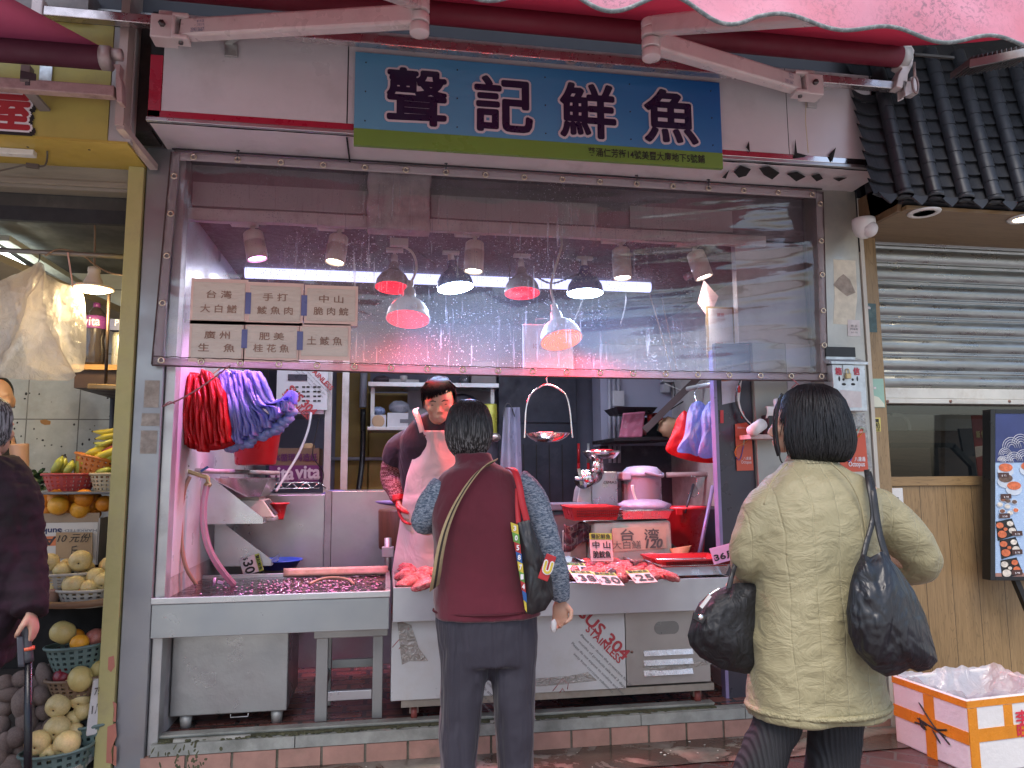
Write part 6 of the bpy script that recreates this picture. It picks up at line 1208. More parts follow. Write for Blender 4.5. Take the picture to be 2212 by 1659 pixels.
# hanging bags: fins, one bag behind the other
def fins(lab, name, paths, mat, hw, hd, y, cat='plastic bags', wob=.006):
 T = thing(name, lab, cat, at(paths[0][0][0], paths[0][0][1], y)); rr = random.Random(len(paths)); k = 0; mb = MB()
 for pts in paths:
  P = spline([at(u, v, y+dy) for u, v, dy in pts], 6); n = len(P); ph = rr.uniform(0, 20)
  secs = [(p+V((wob*ns(ph, q*.35), .01*ns(ph+5, q*.3), 0)), hw*(.75+.5*abs(ns(ph+9, q*.5)))*(.5 if q == 0 else 1), hd*(.35+.65*min(1, (q+1)/n*2.2))) for q, p in enumerate(P)]
  m1 = MB().loft(secs, 10, ex=2); obj('bag', m1, mat, T); k += 1
 return T
redbag = MT('red_bag_film', (.6, .02, .02), (.78, .02, .025), .3, .06, .5, .5, 40, .04); bluebag = MT('blue_bag_film', (.5, .55, 1), (.42, .43, .86), .3, .12, .5, .5, 40, .05); bluebag2 = MT('blue_bag_film_pale', (.5, .6, 1), (.42, .50, .85), .3, .12, .5, .6, 40, .05)
rr = random.Random(2); paths = []
for k in range(22):
 f = k/21; paths.append([(404+62*f+rr.uniform(-3, 3), 806+22*rr.random()-8*math.sin(f*3), .02*rr.random()), (398+88*f, 860+rr.uniform(-4, 4), rr.uniform(-.03, .05)), (394+98*f, 915, rr.uniform(-.03, .05)), (400+100*f+rr.uniform(-3, 3), 945+22*math.sin(f*3.1)+rr.uniform(-8, 12), rr.uniform(-.02, .06))])
fins('bundle of red plastic carrier bags hanging at the left under the curtain', 'bag_bundle', paths, redbag, .014, .06, .24)
T_r = [o for o in bpy.data.objects if o.name.startswith('bag_bundle')][-1]
obj('bottom_fold', MB().ell(at(452, 950, .30), (.135, .06, .055), None, 26, 12, lambda d: 1+.12*ns(d.x*6, d.y*4, d.z*3)), redbag, T_r); obj('top_fold', MB().ell(at(434, 826, .28), (.085, .05, .04), Matrix.Rotation(R_(25), 3, 'Y'), 20, 10, lambda d: 1+.15*ns(d.x*5, d.y*4, d.z*4)), redbag, T_r)
paths = []
for k in range(26):
 f = k/25; bu = 486+150*f; bv = 962-88*f**1.6+rr.uniform(-8, 8)
 paths.append([(476+84*f+rr.uniform(-2, 2), 800+6*rr.random(), .03*rr.random()), (480+92*f, 835-6*f, rr.uniform(-.02, .05)), (484+112*f, 885-14*f, rr.uniform(-.03, .05)), (bu-4, bv-25, rr.uniform(-.02, .05)), (bu, bv, rr.uniform(-.01, .06))])
fins('bundle of violet blue plastic carrier bags fanning out beside the red ones', 'bag_bundle', paths, bluebag, .016, .07, .30)
T_b = [o for o in bpy.data.objects if o.name.startswith('bag_bundle')][-1]
for k in range(14): f = k/13; obj('gathered_base', MB().ell(at(500+128*f+rr.uniform(-6, 6), 968-82*f**1.5+rr.uniform(-10, 12), .34), (.035, .04, .024), Matrix.Rotation(rr.uniform(-.8, .8), 3, 'Y'), 14, 8, lambda d: 1+.25*ns(d.x*4, d.y*4, d.z*4+k)), bluebag2, T_b)
obj('wire_hanger', MB().tube(spline([at(452, 815, .26), at(470, 800, .26), at(480, 792, .26), at(490, 800, .26), at(500, 806, .26)], 4), .003, 6), brass, T_b)
def sheetbag(lab, px, y, mat, dy=.03, n=3, name='carrier_bag', cat='plastic bag'):
 T = thing(name, lab, cat, at(px[0][0], px[0][1], y)); cx = sum(p[0] for p in px)/len(px); cy = sum(p[1] for p in px)/len(px)
 P = spline([V((p[0], p[1], 0)) for p in px+[px[0]]], 5)[:-1]; N_ = len(P)
 mb = MB().grid(lambda i, j: at(cx+(P[int(round(i*N_)) % N_].x-cx)*j, cy+(P[int(round(i*N_)) % N_].y-cy)*j, y-dy*(1-j**3)+.014*ns(cx*.1+math.cos(i*6.28)*j*3, math.sin(i*6.28)*j*3)+.008*ns(P[int(round(i*N_)) % N_].x*.12, j*2)), N_, 10, closeu=True)
 mb.grid(lambda i, j: at(cx+(P[int(round(i*N_)) % N_].x-cx)*j, cy+(P[int(round(i*N_)) % N_].y-cy)*j, y+dy*(1-j**3)), N_, 5, closeu=True)
 obj('bag', mb, mat, T); return T
sheetbag('red carrier bag hanging behind the blue ones on the short rail', [(1478, 886), (1488, 896), (1500, 930), (1520, 985), (1552, 998), (1520, 1000), (1470, 990), (1438, 972), (1450, 940), (1462, 905)], .52, redbag)
sheetbag('front pale blue carrier bag on the short rail', [(1494, 872), (1512, 866), (1530, 888), (1525, 930), (1512, 962), (1508, 985), (1490, 980), (1462, 974), (1478, 940), (1484, 895)], .46, bluebag2)
sheetbag('pale blue carrier bag stack on the short rail, nearest the dark panel', [(1530, 868), (1552, 864), (1556, 900), (1552, 960), (1540, 988), (1508, 984), (1516, 940), (1514, 900)], .40, bluebag2, .045)
for u, v in ((1507, 862), (1546, 852)): obj('bag_hook', MB().tube(spline([at(u, v-24, .60), at(u-6, v-14, .52), at(u-2, v+6, .48), at(u+4, v+10, .47)], 4), .004, 6), chrome, label='wire hook holding blue bags on the short rail', cat='hook', group='wire hooks on the short rail')
AW2 = sheetbag('off white apron hanging beside the dark panel', [(1551, 905), (1558, 900), (1568, 1000), (1572, 1060), (1566, 1100), (1552, 1086), (1545, 1040), (1546, 970)], .30, M('apron_offwhite', (.60, .53, .50), .7, 0, .08), .02, name='hanging_apron', cat='apron')
sheetbag('clear plastic sheet hanging under the off white apron', [(1566, 1100), (1572, 1130), (1574, 1240), (1556, 1230), (1548, 1160), (1554, 1110)], .30, MT('clear_sheet', (.9, .9, .95), (.40, .36, .50), .15, .35, .4, .8, 20, .15), .02, name='plastic_sheet', cat='plastic sheet')
obj('mop_handle', MB().cyl(at(1540, 1050, .8), at(1508, 1210, .62), .012, n=10), M('pole_lavender', (.30, .26, .40), .35, .3), label='lavender pole leaning beside the red bucket', cat='pole')
# papers, cables, posters by the dark panel
T = thing('pinned_papers', 'white sheets with an orange header pinned to the dark panel', 'paper', at(1580, 850, .15)); obj('sheet', MB().pxprism([(1558, 812), (1602, 808), (1598, 866), (1560, 874)], .155, .002), M('sheet_lilac', (.54, .52, .62), .7), T); obj('orange_header', MB().pxprism([(1558, 806), (1580, 804), (1580, 822), (1559, 824)], .152, .002), M('header_orange', (.55, .20, .13), .6), T)
T = thing('cable_bundle', 'black and white cables with red tape curving over the dark panel', 'cable', at(1600, 850, .12))
obj('white_cable', MB().tube(spline([at(1602, 806, .13), at(1598, 840, .13), at(1596, 870, .12), at(1610, 905, .11), at(1650, 940, .10)], 6), .006, 8), white_pl, T); obj('black_cable', MB().tube(spline([at(1605, 806, .12), at(1590, 850, .12), at(1594, 880, .12), at(1614, 912, .10), at(1655, 944, .09)], 6), .005, 8), black_pl, T)
for u, v in ((1596, 840), (1604, 896)): obj('red_tape', MB().ell(at(u, v, .12), (.010, .010, .022), None, 10, 8), red_pl, T)
orange_card = M('poster_orange', (.58, .095, .05), .4, 0, .05)
def octo(lab, px, y, s, cu, cv, clip=True):
 T = thing('poster', lab, 'poster', at(px[0][0], px[0][1], y)); obj('sheet', MB().pxprism(px, y, .002), orange_card, T)
 P = lambda du, dv: at(cu+du*s, cv+dv*s, y-.003)
 for nm, pts, m_ in (('loop_orange', [(14, -22), (8, -14), (-2, -8), (-12, -2), (-16, 8), (-14, 18)], (.70, .27, .04)), ('loop_blue', [(-14, 20), (-8, 26), (-3, 18), (0, 4), (2, -4)], (.04, .10, .48)), ('loop_grey', [(2, -6), (4, -18), (10, -28), (16, -26), (15, -20)], (.30, .33, .26))): obj(nm, MB().tube(spline([P(a, b_) for a, b_ in pts], 6), .0045*s, 6, flat=.3), M('octo_'+nm, m_, .4), T)
 return T, P
T, P = octo('orange red payment poster with a looped ribbon on the dark panel', [(1588, 916), (1622, 911), (1628, 1016), (1592, 1017)], .15, 1.0, 1604, 968)
w1 = P(10, 22); obj('lettering', MB().text('八達通', w1, .02, fitw=.045, fith=.017).text('Octopus', P(8, 31), .02, fitw=.060, fith=.022).text('歡迎使用 Welcome', P(0, -44), .01, fitw=.06, fith=.010), whiteink, T)
T, P = octo('orange red payment poster on the right pillar beside the black bob', [(1815, 925), (1868, 928), (1876, 1018), (1815, 1020)], -.014, 1.35, 1845, 962)
obj('lettering', MB().bold('八達通', P(9, 22), .02, .0006, 5, fitw=.064, fith=.024).bold('Octopus', P(4, 31), .03, .0008, 5, fitw=.095, fith=.034).text('Welcome to use', P(2, -22), .02, fitw=.09, fith=.016), whiteink, T)
T, P = octo('narrow orange red payment poster beside the left steel pillar', [(354, 932), (369, 931), (366, 1003), (352, 1003)], .05, .6, 362, 966)
obj('small_red_tag', MB().pxprism([(1556, 886), (1563, 886), (1563, 914), (1556, 914)], .155, .002), red_pl, label='tiny red tag on the edge of the dark panel', cat='tag')
# card machine shelf
CS = thing('small_ledge', 'small pink edged ledge on the grey panel carrying a card machine', 'ledge', at(1650, 948, .05)); a, c_ = at(1622, 948, .0), at(1712, 942, .0)
obj('board', MB().box((a.x, .0, a.z), (c_.x, .13, a.z+.024)), M('ledge_pink', (.50, .36, .34), .5, 0, .2, 20), CS, bevel=.002)
CMn = thing('card_machine', 'white and black card terminal with a curling receipt on the small ledge', 'card machine', at(1670, 935, .05)); c = at(1672, 940, .05)
obj('stand', MB().box(c+V((-.045, -.03, 0)), c+V((.08, .05, .11))), black_pl, CMn, bevel=.006); obj('handset', MB().box(c+V((.0, -.045, .06)), c+V((.09, -.01, .20)), Matrix.Rotation(R_(-14), 3, 'X')), M('terminal_white', (.58, .57, .60), .35), CMn, bevel=.012)
obj('receipt', MB().grid(lambda i, j: c+V((-.055+.055*i, -.02-.02*math.sin(j*3.4), .09+.09*j-.05*max(0, j-.7)*2)), 4, 14), paper, CMn, solid=.001); obj('paper_roll', MB().cyl(at(1624, 932, -.02), at(1646, 916, .02), .032, n=20), paper, label='white paper roll lying at the left end of the small ledge', cat='paper roll')
# letter box on the right pillar
LB = thing('letter_box', 'galvanised letter box with red characters and a padlock on the right pillar', 'letter box', at(1835, 860, -.07)); ly_ = -.10
a, c_ = at(1801, 838, ly_), at(1868, 788, ly_); zb3 = at(1830, 888, ly_).z
obj('body', MB().box((a.x, ly_, zb3), (c_.x, -.012, c_.z)), galv, LB, bevel=.004); obj('lid', MB().hexa([V((a.x-.012, ly_-.012, c_.z)), V((c_.x+.012, ly_-.012, c_.z)), V((c_.x+.012, -.012, c_.z+.02)), V((a.x-.012, -.012, c_.z+.02)), V((a.x-.012, ly_-.012, c_.z+.014)), V((c_.x+.012, ly_-.012, c_.z+.014)), V((c_.x+.012, -.012, c_.z+.05)), V((a.x-.012, -.012, c_.z+.05))]), galv, LB)
mb = MB().bold('箱', at(1811, 802, ly_-.001), .04, .0014, 6, fitw=.036, fith=.040).bold('信', at(1850, 802, ly_-.001), .04, .0014, 6, fitw=.036, fith=.040); obj('lettering', mb, M('box_red', (.48, .03, .06), .5), LB)
c = at(1832, 812, ly_-.012); obj('padlock', MB().box(c+V((-.014, -.008, -.014)), c+V((.014, .008, .012))).tube(spline([c+V((-.009, 0, .012)), c+V((-.009, 0, .03)), c+V((0, 0, .038)), c+V((.009, 0, .03)), c+V((.009, 0, .012))], 4), .003, 6), brass, LB, bevel=.002)
obj('hasp', MB().box(at(1822, 806, ly_-.006), at(1840, 789, ly_-.002)), steel, LB)
mb = MB()
for u, v, a1, b1 in ((1813, 818, .006, .014), (1822, 820, .007, .007), (1842, 820, .007, .007), (1852, 818, .005, .014), (1823, 830, .013, .007), (1843, 830, .013, .007), (1832, 808, .02, .006)): q = at(u, v, ly_-.0005); mb.ell(q, (a1, .0015, b1), None, 14, 6)
obj('vent_holes', mb, ink, LB)
obj('torn_label', MB().pxprism([(1815, 842), (1860, 846), (1862, 880), (1820, 880)], ly_-.0015, .001), M('torn_paper', (.62, .58, .57), .8, 0, .15, 18, dirt=(.5, .4, .4), dsc=14, damt=.5), LB)
obj('upper_box', MB().box((a.x-.002, -.05, at(1830, 786, -.05).z), (c_.x-.02, -.012, at(1830, 770, -.05).z)), galv, label='small galvanised plate with a black band above the letter box', cat='plate')
obj('black_band', MB().box((a.x-.003, -.053, at(1830, 771, -.05).z), (c_.x-.018, -.012, at(1830, 750, -.05).z)), black_pl, bpy.data.objects['upper_box'])
obj('torn_notice', MB().pxprism([(1831, 690), (1857, 692), (1859, 726), (1832, 726)], -.0125, .0012), M('torn_paper', (.62, .58, .57), .8), label='torn grey notice with faded characters on the right pillar', cat='notice'); obj('lettering', MB().text('修 水', at(1845, 704, -.0145), .02, fitw=.04, fith=.014).text('M16 R', at(1845, 711, -.0145), .02, fitw=.045, fith=.012).text('242 50', at(1845, 718, -.0145), .02, fitw=.04, fith=.008), filmink, bpy.data.objects['torn_notice'])
obj('silvery_tape', MB().pxprism([(1808, 896), (1868, 892), (1884, 1010), (1872, 1022), (1868, 924), (1812, 922)], -.0118, .001), MT('tape_clear', (.9, .9, .9), (.5, .5, .48), .2, .3, .2, .9, 20, .15), label='crinkled clear tape round the payment poster on the right pillar', cat='tape')
# framed licence, pink diamond, behind the curtain on the right
T = thing('framed_licence', 'gold framed licence behind the curtain at the right', 'frame', at(1555, 760, .22)); a, c_ = at(1528, 772, .24), at(1584, 664, .24)
obj('frame', MB().box((a.x, .235, a.z), (c_.x, .25, c_.z)), M('gold_frame', (.38, .24, .11), .4, .4), T); obj('sheet', MB().box((a.x+.012, .231, a.z+.012), (c_.x-.012, .2345, c_.z-.012)), M('licence_sheet', (.60, .55, .62), .6), T)
obj('pink_diamond', MB().pxprism([(1521, 606), (1552, 640), (1532, 690), (1508, 655)], .235, .012), M('pink_card', (.55, .32, .36), .6), label='pink diamond shaped card behind the curtain at the right', cat='sign')
obj('lettering', MB().text('牌照', ((a.x+c_.x)/2, .2295, c_.z-.05), .03, fitw=.045, fith=.025).text('持牌人', ((a.x+c_.x)/2, .2295, a.z+.08), .02, fitw=.06, fith=.018), redink, T)
T = thing('calendar_board', 'pale board lit red by the heat lamps behind the curtain', 'board', at(1185, 800, .55)); a, c_ = at(1130, 812, .55), at(1238, 702, .55)
obj('board', MB().box((a.x, .55, a.z), (c_.x, .57, c_.z)), M('pale_board', (.55, .42, .45), .5), T, bevel=.02); obj('hanging_wire', MB().tube([at(1158, 702, .56), at(1158, 690, .56), at(1182, 688, .56), at(1182, 702, .56)], .004, 6), chainm, T)
obj('lettering', MB().text('ICE  1  2', at(1175, 748, .547), .03, fitw=.13, fith=.03), M('board_ink', (.35, .12, .12), .6), T)
for k, pts in enumerate([[(1262, 585), (1262, 640), (1238, 700)], [(1590, 585), (1600, 640), (1640, 740), (1650, 790)], [(1345, 600), (1352, 650), (1340, 705)], [(1400, 625), (1420, 690), (1450, 800)], [(1428, 640), (1446, 720), (1462, 800)]]):
 obj('hanging_cable', MB().tube(spline([at(u, v, 1.0+.1*k) for u, v in pts], 6), .006, 6), chainm if k < 3 else cb, label=['dark cable hanging beside the right blue white lamp', 'dark cable slanting down at the far right behind the curtain', 'thin dark cable under the cool white spotlight', 'cable slanting down right of the tube end', 'brown cable slanting down beside the licence frame'][k], cat='cable')
mb = MB()
obj('pink_pipe', MB().tube(spline([at(1480, 600, .8), at(1530, 570, .8), at(1560, 535, .8), at(1548, 522, .7), at(1500, 515, .6)], 6), .022, 10), M('pipe_pink', (.52, .38, .42), .5), label='pink bent pipe behind the right end of the front rail', cat='pipe')
# red bucket over the trays, pipe, tap, hoses
BKT = thing('red_bucket', 'red plastic bucket hanging behind the blue bags', 'bucket', at(550, 1000, .75)); c = at(552, 1005, .78); s = (c-CAM).dot(fw)/F
obj('pail', MB().lathe([(.0, 0), (38*s, 0), (42*s, .008), (50*s, 68*s), (53*s, 70*s), (53*s, 74*s), (49*s, 74*s), (40*s, .02), (.0, .012)], c, 30), red_pl, BKT)
obj('wall_pipe', MB().cyl(at(404, 1016, .42), at(600, 1022, 1.15), .014, n=10), M('standpipe', (.42, .37, .37), .6), label='white pipe along the left wall under the red bucket', cat='pipe')
TP = thing('water_tap', 'old brass tap with a blue lever on the left wall', 'tap', atx(402, 1018, -1.0)); y_ = .33
obj('spout', MB().tube(spline([at(400, 1016, y_), at(418, 1022, y_), at(436, 1028, y_), at(448, 1032, y_), at(450, 1046, y_)], 5), .011, 10), brass, TP); obj('flange', MB().cyl(at(396, 1010, y_), at(404, 1014, y_), .028, .022), M('flange_dark', (.12, .10, .09), .5, .5), TP); obj('lever', MB().bar(at(434, 1018, y_), at(450, 1008, y_), .014, .012), M('lever_blue', (.04, .10, .35), .4), TP, bevel=.003); obj('collar', MB().ell(at(449, 1047, y_), (.020, .02, .016), None, 14, 8), brass, TP)
obj('clear_hose', MB().tube(spline([at(447, 1048, .33), at(440, 1090, .32), at(441, 1140, .32), at(452, 1185, .33), at(474, 1225, .36), at(505, 1263, .42)], 8), .0165, 12), MT('hose_clear', (.95, .75, .85), (.72, .42, .55), .15, .28, .5, .2, 30, .12), label='clear pinkish hose curving from the tap into the fish tank', cat='hose')
obj('hose_stripe', MB().tube(spline([at(449, 1048, .313), at(442, 1090, .303), at(443, 1140, .303), at(454, 1185, .313), at(476, 1225, .343), at(507, 1263, .403)], 8), .0022, 6), M('stripe_pink', (.6, .30, .42), .4), bpy.data.objects['clear_hose'])
obj('brown_hose', MB().tube(spline([at(410, 1030, .30), at(398, 1060, .28), at(391, 1110, .27), at(392, 1170, .26), at(402, 1225, .26), at(424, 1262, .30)], 8), .010, 10), M('hose_brown', (.38, .22, .16), .5), label='thin brown hose running down the left wall into the tank', cat='hose')
# bracket trays on the left wall
def btray(lab, px, lip, y, depth):
 T = thing('bracket_tray', lab, 'shelf', at(px[0][0], px[0][1], y));
 obj('side_plate', MB().pxprism(px, y, .006), steel, T)
 a = at(px[-2][0], px[-2][1], y); b_ = at(px[-1][0], px[-1][1], y); q = [V((p.x, y+depth, p.z)) for p in [at(u, v, y) for u, v in px]]
 n = len(px); mb = MB().add(q+[p+V((0, .006, 0)) for p in q], [tuple(range(n-1, -1, -1)), tuple(range(n, 2*n))]+[(i, (i+1) % n, n+(i+1) % n, n+i) for i in range(n)]); obj('side_plate', mb, steel_dull, T)
 zb = a.z; obj('floor', MB().box((b_.x, y+.007, zb), (a.x, y+depth-.001, zb+.006)), steel_dull, T); f_ = at(px[-3][0], px[-3][1], y); obj('front_lip', MB().box((f_.x-.004, y+.007, zb+.007), (f_.x, y+depth-.001, f_.z)), steel, T); return zb+.006
ZT1 = btray('upper triangular steel tray on the left wall carrying the scale', [(434, 1030), (455, 1030), (568, 1119), (568, 1131), (432, 1131)], None, .60, .46)
ZT2 = btray('lower triangular steel tray on the left wall with a bag in it', [(464, 1130), (482, 1130), (586, 1209), (586, 1222), (462, 1223)], None, .88, .40)
SCL = thing('weighing_scale', 'beige electronic weighing scale with a steel pan on the upper tray', 'scale', at(530, 1105, .8)); x0_, x1_ = at(505, 1100, .72).x, at(596, 1100, .72).x; c = V(((x0_+x1_)/2, .80, ZT1))
beige = M('scale_beige', (.50, .42, .37), .45, 0, .08)
obj('base', MB().hexa([V((x0_, .66, ZT1)), V((x1_, .70, ZT1)), V((x1_, .95, ZT1)), V((x0_, .95, ZT1)), V((x0_, .66, ZT1+.02)), V((x1_, .70, ZT1+.02)), V((x1_, .95, ZT1+.02)), V((x0_, .95, ZT1+.02))]), M('scale_grey', (.22, .21, .2), .5), SCL, bevel=.004)
obj('housing', MB().hexa([V((x0_, .66, ZT1+.0205)), V((x1_, .70, ZT1+.0205)), V((x1_, .95, ZT1+.0205)), V((x0_, .95, ZT1+.0205)), V((x0_+.0, .66, ZT1+.12)), V((x1_-.07, .70, ZT1+.12)), V((x1_-.07, .95, ZT1+.12)), V((x0_, .95, ZT1+.12))]), beige, SCL, bevel=.006)
p0_, p1_ = V((x1_-.004, .72, ZT1+.035)), V((x1_-.068, .72, ZT1+.112)); ex_ = (p1_-p0_); nrm = V((ex_.z, 0, -ex_.x)).normalized()
obj('keypad', MB().hexa([p0_+nrm*.001, p0_+nrm*.001+V((0, .2, 0)), p1_+nrm*.001+V((0, .2, 0)), p1_+nrm*.001, p0_+nrm*.004, p0_+nrm*.004+V((0, .2, 0)), p1_+nrm*.004+V((0, .2, 0)), p1_+nrm*.004]), M('keypad_dark', (.06, .055, .06), .4, 0, .6, 60), SCL)
a, c_ = at(466, 1056, .62), at(582, 1030, .62); zp0, zp1 = ZT1+.125, c_.z-.005
obj('pan_support', MB().box((x0_+.02, .70, ZT1+.121), (x1_-.09, .92, zp0+.012)), beige, SCL)
mb = MB().hexa([V((a.x+.05, .64, zp0+.013)), V((c_.x-.05, .64, zp0+.013)), V((c_.x-.05, .98, zp0+.013)), V((a.x+.05, .98, zp0+.013)), V((a.x, .60, zp1)), V((c_.x, .60, zp1)), V((c_.x, 1.02, zp1)), V((a.x, 1.02, zp1))]); mb.f.pop(1); mb.m.pop(); mb.s.pop()
obj('pan', mb, steel_polish, SCL, solid=.003); obj('sticker', MB().pxprism([(506, 1064), (520, 1064), (520, 1072), (510, 1072)], .655, .001), paper, SCL)
obj('red_cup', MB().lathe([(.0, 0), (.03, 0), (.032, .01), (.048, .085), (.062, .09), (.062, .096), (.045, .095), (.028, .01)], V((at(598, 1106, .80).x, .86, ZT1)), 22), red_pl, label='small red plastic cup beside the scale', cat='cup')
c = V((at(545, 1200, .98).x, 1.0, ZT2+.04)); obj('folded_bag', MB().ell(c, (.10, .07, .04), Matrix.Rotation(.5, 3, 'Y'), 20, 12, lambda d: 1+.25*ns(d.x*3, d.y*3, d.z*3)), MT('clear_bag2', (.9, .8, .9), (.50, .36, .46), .15, .25, .3, .8, 20, .1), label='folded clear plastic bag in the lower tray', cat='plastic bag')
obj('blue_basin', MB().lathe([(.0, 0), (.09, 0), (.125, .05), (.135, .05), (.135, .058), (.12, .055), (.085, .01), (.0, .008)], V((at(604, 1218, 1.08).x, 1.08, .76)), 30), M('basin_blue', (.02, .05, .34), .4), label='blue plastic basin behind the tank below the lower tray', cat='basin')
# ================================================================== FISH TANK, COUNTER, COOLER
TK = thing('fish_tank', 'wide stainless steel fish tank full of dark bubbling water', 'fish tank', (-.5, .35, .6))
tx0, tx1, ty0, ty1, tz0, tz1 = -1.043, .016, -.02, .76, .597, .775
tank_st = M('tank_steel', (.36, .385, .39), .40, .65, .08, 2, .03, 25, dirt=(.38, .39, .38), dsc=3, damt=.3)
obj('front_panel', MB().box((tx0, ty0, tz0), (tx1, ty0+.012, tz1-.03)), tank_st, TK, bevel=.003)
obj('rim', MB().box((tx0-.004, ty0-.008, tz1-.029), (tx1+.004, ty0+.012, tz1)).box((tx0-.004, ty0+.0125, tz1-.029), (tx0+.022, ty1, tz1)).box((tx1-.02, ty0+.0125, tz1-.029), (tx1+.004, ty1, tz1)).box((tx0+.0225, ty1-.02, tz1-.029), (tx1-.0205, ty1, tz1)), steel, TK, bevel=.003)
obj('tub', MB().box((tx0, ty0+.013, tz0), (tx0+.01, ty1, tz1-.03)).box((tx1-.01, ty0+.013, tz0), (tx1, ty1, tz1-.03)).box((tx0+.0105, ty1-.01, tz0), (tx1-.0105, ty1, tz1-.03)).box((tx0+.0105, ty0+.013, tz0), (tx1-.0105, ty1-.0105, tz0+.01)), steel_dull, TK)
m, t, b = nodes('tank_water'); v = coords(t); b.inputs['Base Color'].default_value = (.018, .010, .014, 1); b.inputs['Roughness'].default_value = .04; b.inputs['Specular IOR Level'].default_value = .9
L(t, bumpn(t, noise(t, v, 9, 3, .6, 1.4), .55, .03), b.inputs['Normal'])
def wf(i, j):
 x = tx0+.011+(tx1-tx0-.022)*i; y = ty0+.014+(ty1-ty0-.025)*j; k = max(0, i-.4)/.6
 return V((x, y, tz1-.018+.007*k*ns(x*22, y*22)+.004*k*ns(x*50, y*50)+.002*ns(x*9, y*9)))
obj('water', MB().grid(wf, 120, 70), m, TK)
rb = random.Random(9); foam_m = M('bubble', (.58, .30, .48), .06, 0, .1, spec=1.0); mb = MB()
for k in range(420):
 x = -.36+rb.gauss(0, .20); y = rb.uniform(.04, .62)
 if not (tx0+.05 < x < tx1-.04): continue
 s = rb.uniform(.0014, .0058); mb.ell((x, y, tz1-.016+s*.3), (s*rb.uniform(1, 2), s, s*.8), None, 7, 5)
o = obj('bubbles', mb, foam_m, TK); o['kind'] = 'stuff'
obj('wet_board', MB().grid(lambda i, j: at(612+226*i, 1240-16*j+6*(1-i), .66)+V((0, .02*j, 0)), 16, 3), M('wet_board', (.48, .30, .24), .35, 0, .25, 14), solid=.02, label='wet pale board lying along the back edge of the fish tank', cat='board')
obj('brown_tube', MB().tube(spline([at(668, 1262, .35), at(690, 1252, .4), at(720, 1248, .42), at(750, 1252, .4), at(764, 1262, .35)], 6), .008, 8), M('hose_brown', (.38, .22, .16), .5), label='brown tube arching out of the bubbling water', cat='hose')
obj('tank_thermometer', MB().cyl(at(462, 1266, .20), at(464, 1248, .20), .007, n=10).bar(at(470, 1256, .20), at(482, 1260, .20), .008, .012), M('therm_pink', (.55, .3, .5), .3, .3), label='small metal fitting sticking out of the water near the hoses', cat='fitting')
def pricetag(lab, num, c, ex, ey, w_=.115, h=.10, band='聲記鮮魚', tm=None, lines=None, pre='$'):
 c, ex, ey = V(c), V(ex).normalized(), V(ey).normalized(); ez = ex.cross(ey)
 T = thing('price_tag', lab, 'price tag', c); P = lambda x, y, z=0: c+ex*x+ey*y+ez*z
 q = [P(-w_/2, -h/2), P(w_/2, -h/2), P(w_/2, h/2), P(-w_/2, h/2)]; CD = obj('card', MB().hexa([p-ez*.004 for p in q]+q), tm or M('tag_white', (.70, .60, .62), .4), T, bevel=.002)
 q = [P(-w_/2, h*.27, .0003), P(w_/2, h*.27, .0003), P(w_/2, h/2, .0003), P(-w_/2, h/2, .0003)]
 if band: obj('green_band', MB().hexa(q+[p+ez*.0006 for p in q]), M('tag_green', (.38, .50, .06), .4), T); obj('lettering', MB().bold(band, P(0, h*.385, .002), .02, .0005, 5, ex=ex, ey=ey, fitw=w_*.86, fith=h*.17), ink, CD)
 mb = MB()
 if lines:
  for k, s in enumerate(lines): mb.bold(s, P(0, h*(.08-.34*k), .002), .03, .0012, 5, ex=ex, ey=ey, fitw=w_*.78, fith=h*.25)
 else: mb.bold(num, P(w_*.08, -h*.12, .002), .05, .0018, 8, ex=ex, ey=ey, fitw=w_*(.30*len(num)+.1), fith=h*.46); mb.text(pre, P(-w_*.42, -h*.2, .002), .03, ex=ex, ey=ey, fith=h*.25)
 obj('lettering', mb, ink, CD)
c = at(543, 1220, .86); pricetag('white price tag reading 30 hung sideways on the lower tray', '30', c, V((.30, 0, -1)), V((1, 0, .30)), .10, .115)
# cabinet and stool under the tank
CBN = thing('steel_cabinet', 'dented stainless cabinet on short feet under the left half of the tank', 'cabinet', (-.7, .3, .14)); a, c_ = at(352, 1562, .17), at(624, 1366, .17)
cabm = M('cabinet_dented', (.40, .41, .40), .36, .75, .12, 1.8, .25, 4, dirt=(.25, .24, .22), dsc=2.4, damt=.4, dist=.02)
obj('body', MB().box((-.995, .17, .20), (c_.x, .62, .585)), cabm, CBN, bevel=.005)
for x in (-.93, c_.x-.05): obj('foot', MB().cyl((x, .21, .14), (x, .21, .20), .024, .03, 12), M('foot_pale', (.42, .41, .38), .5, .3, .25, 10), CBN)
obj('latch', MB().tube([V((-.72, .165, .20)), V((-.72, .165, .185)), V((-.64, .165, .185)), V((-.64, .165, .20))], .003, 5), steel_dull, CBN)
STO = thing('step_stool', 'square steel step stool frame standing under the right end of the tank', 'stool', (-.2, .2, .14)); stm = M('stool_steel', (.34, .34, .33), .42, .6, .1, 3, .03, 30, dirt=(.2, .2, .19), dsc=4, damt=.3)
X = lambda u, y=.16: at(u, 1500, y).x
zA, zB = at(690, 1378, .15).z, at(690, 1360, .15).z
obj('top', MB().box((X(676), .13, zA), (X(836), .44, zB)), stm, STO, bevel=.003)
for u0, u1 in ((681, 707), (804, 826)):
 for y in (.15, .40): obj('leg', MB().box((X(u0), y, .145), (X(u1), y+.03, zA-.001)), stm, STO, bevel=.003)
z0, z1_ = at(750, 1512, .16).z, at(750, 1492, .16).z; obj('rung', MB().box((X(708), .155, z0), (X(803), .178, z1_)), steel, STO, bevel=.002)
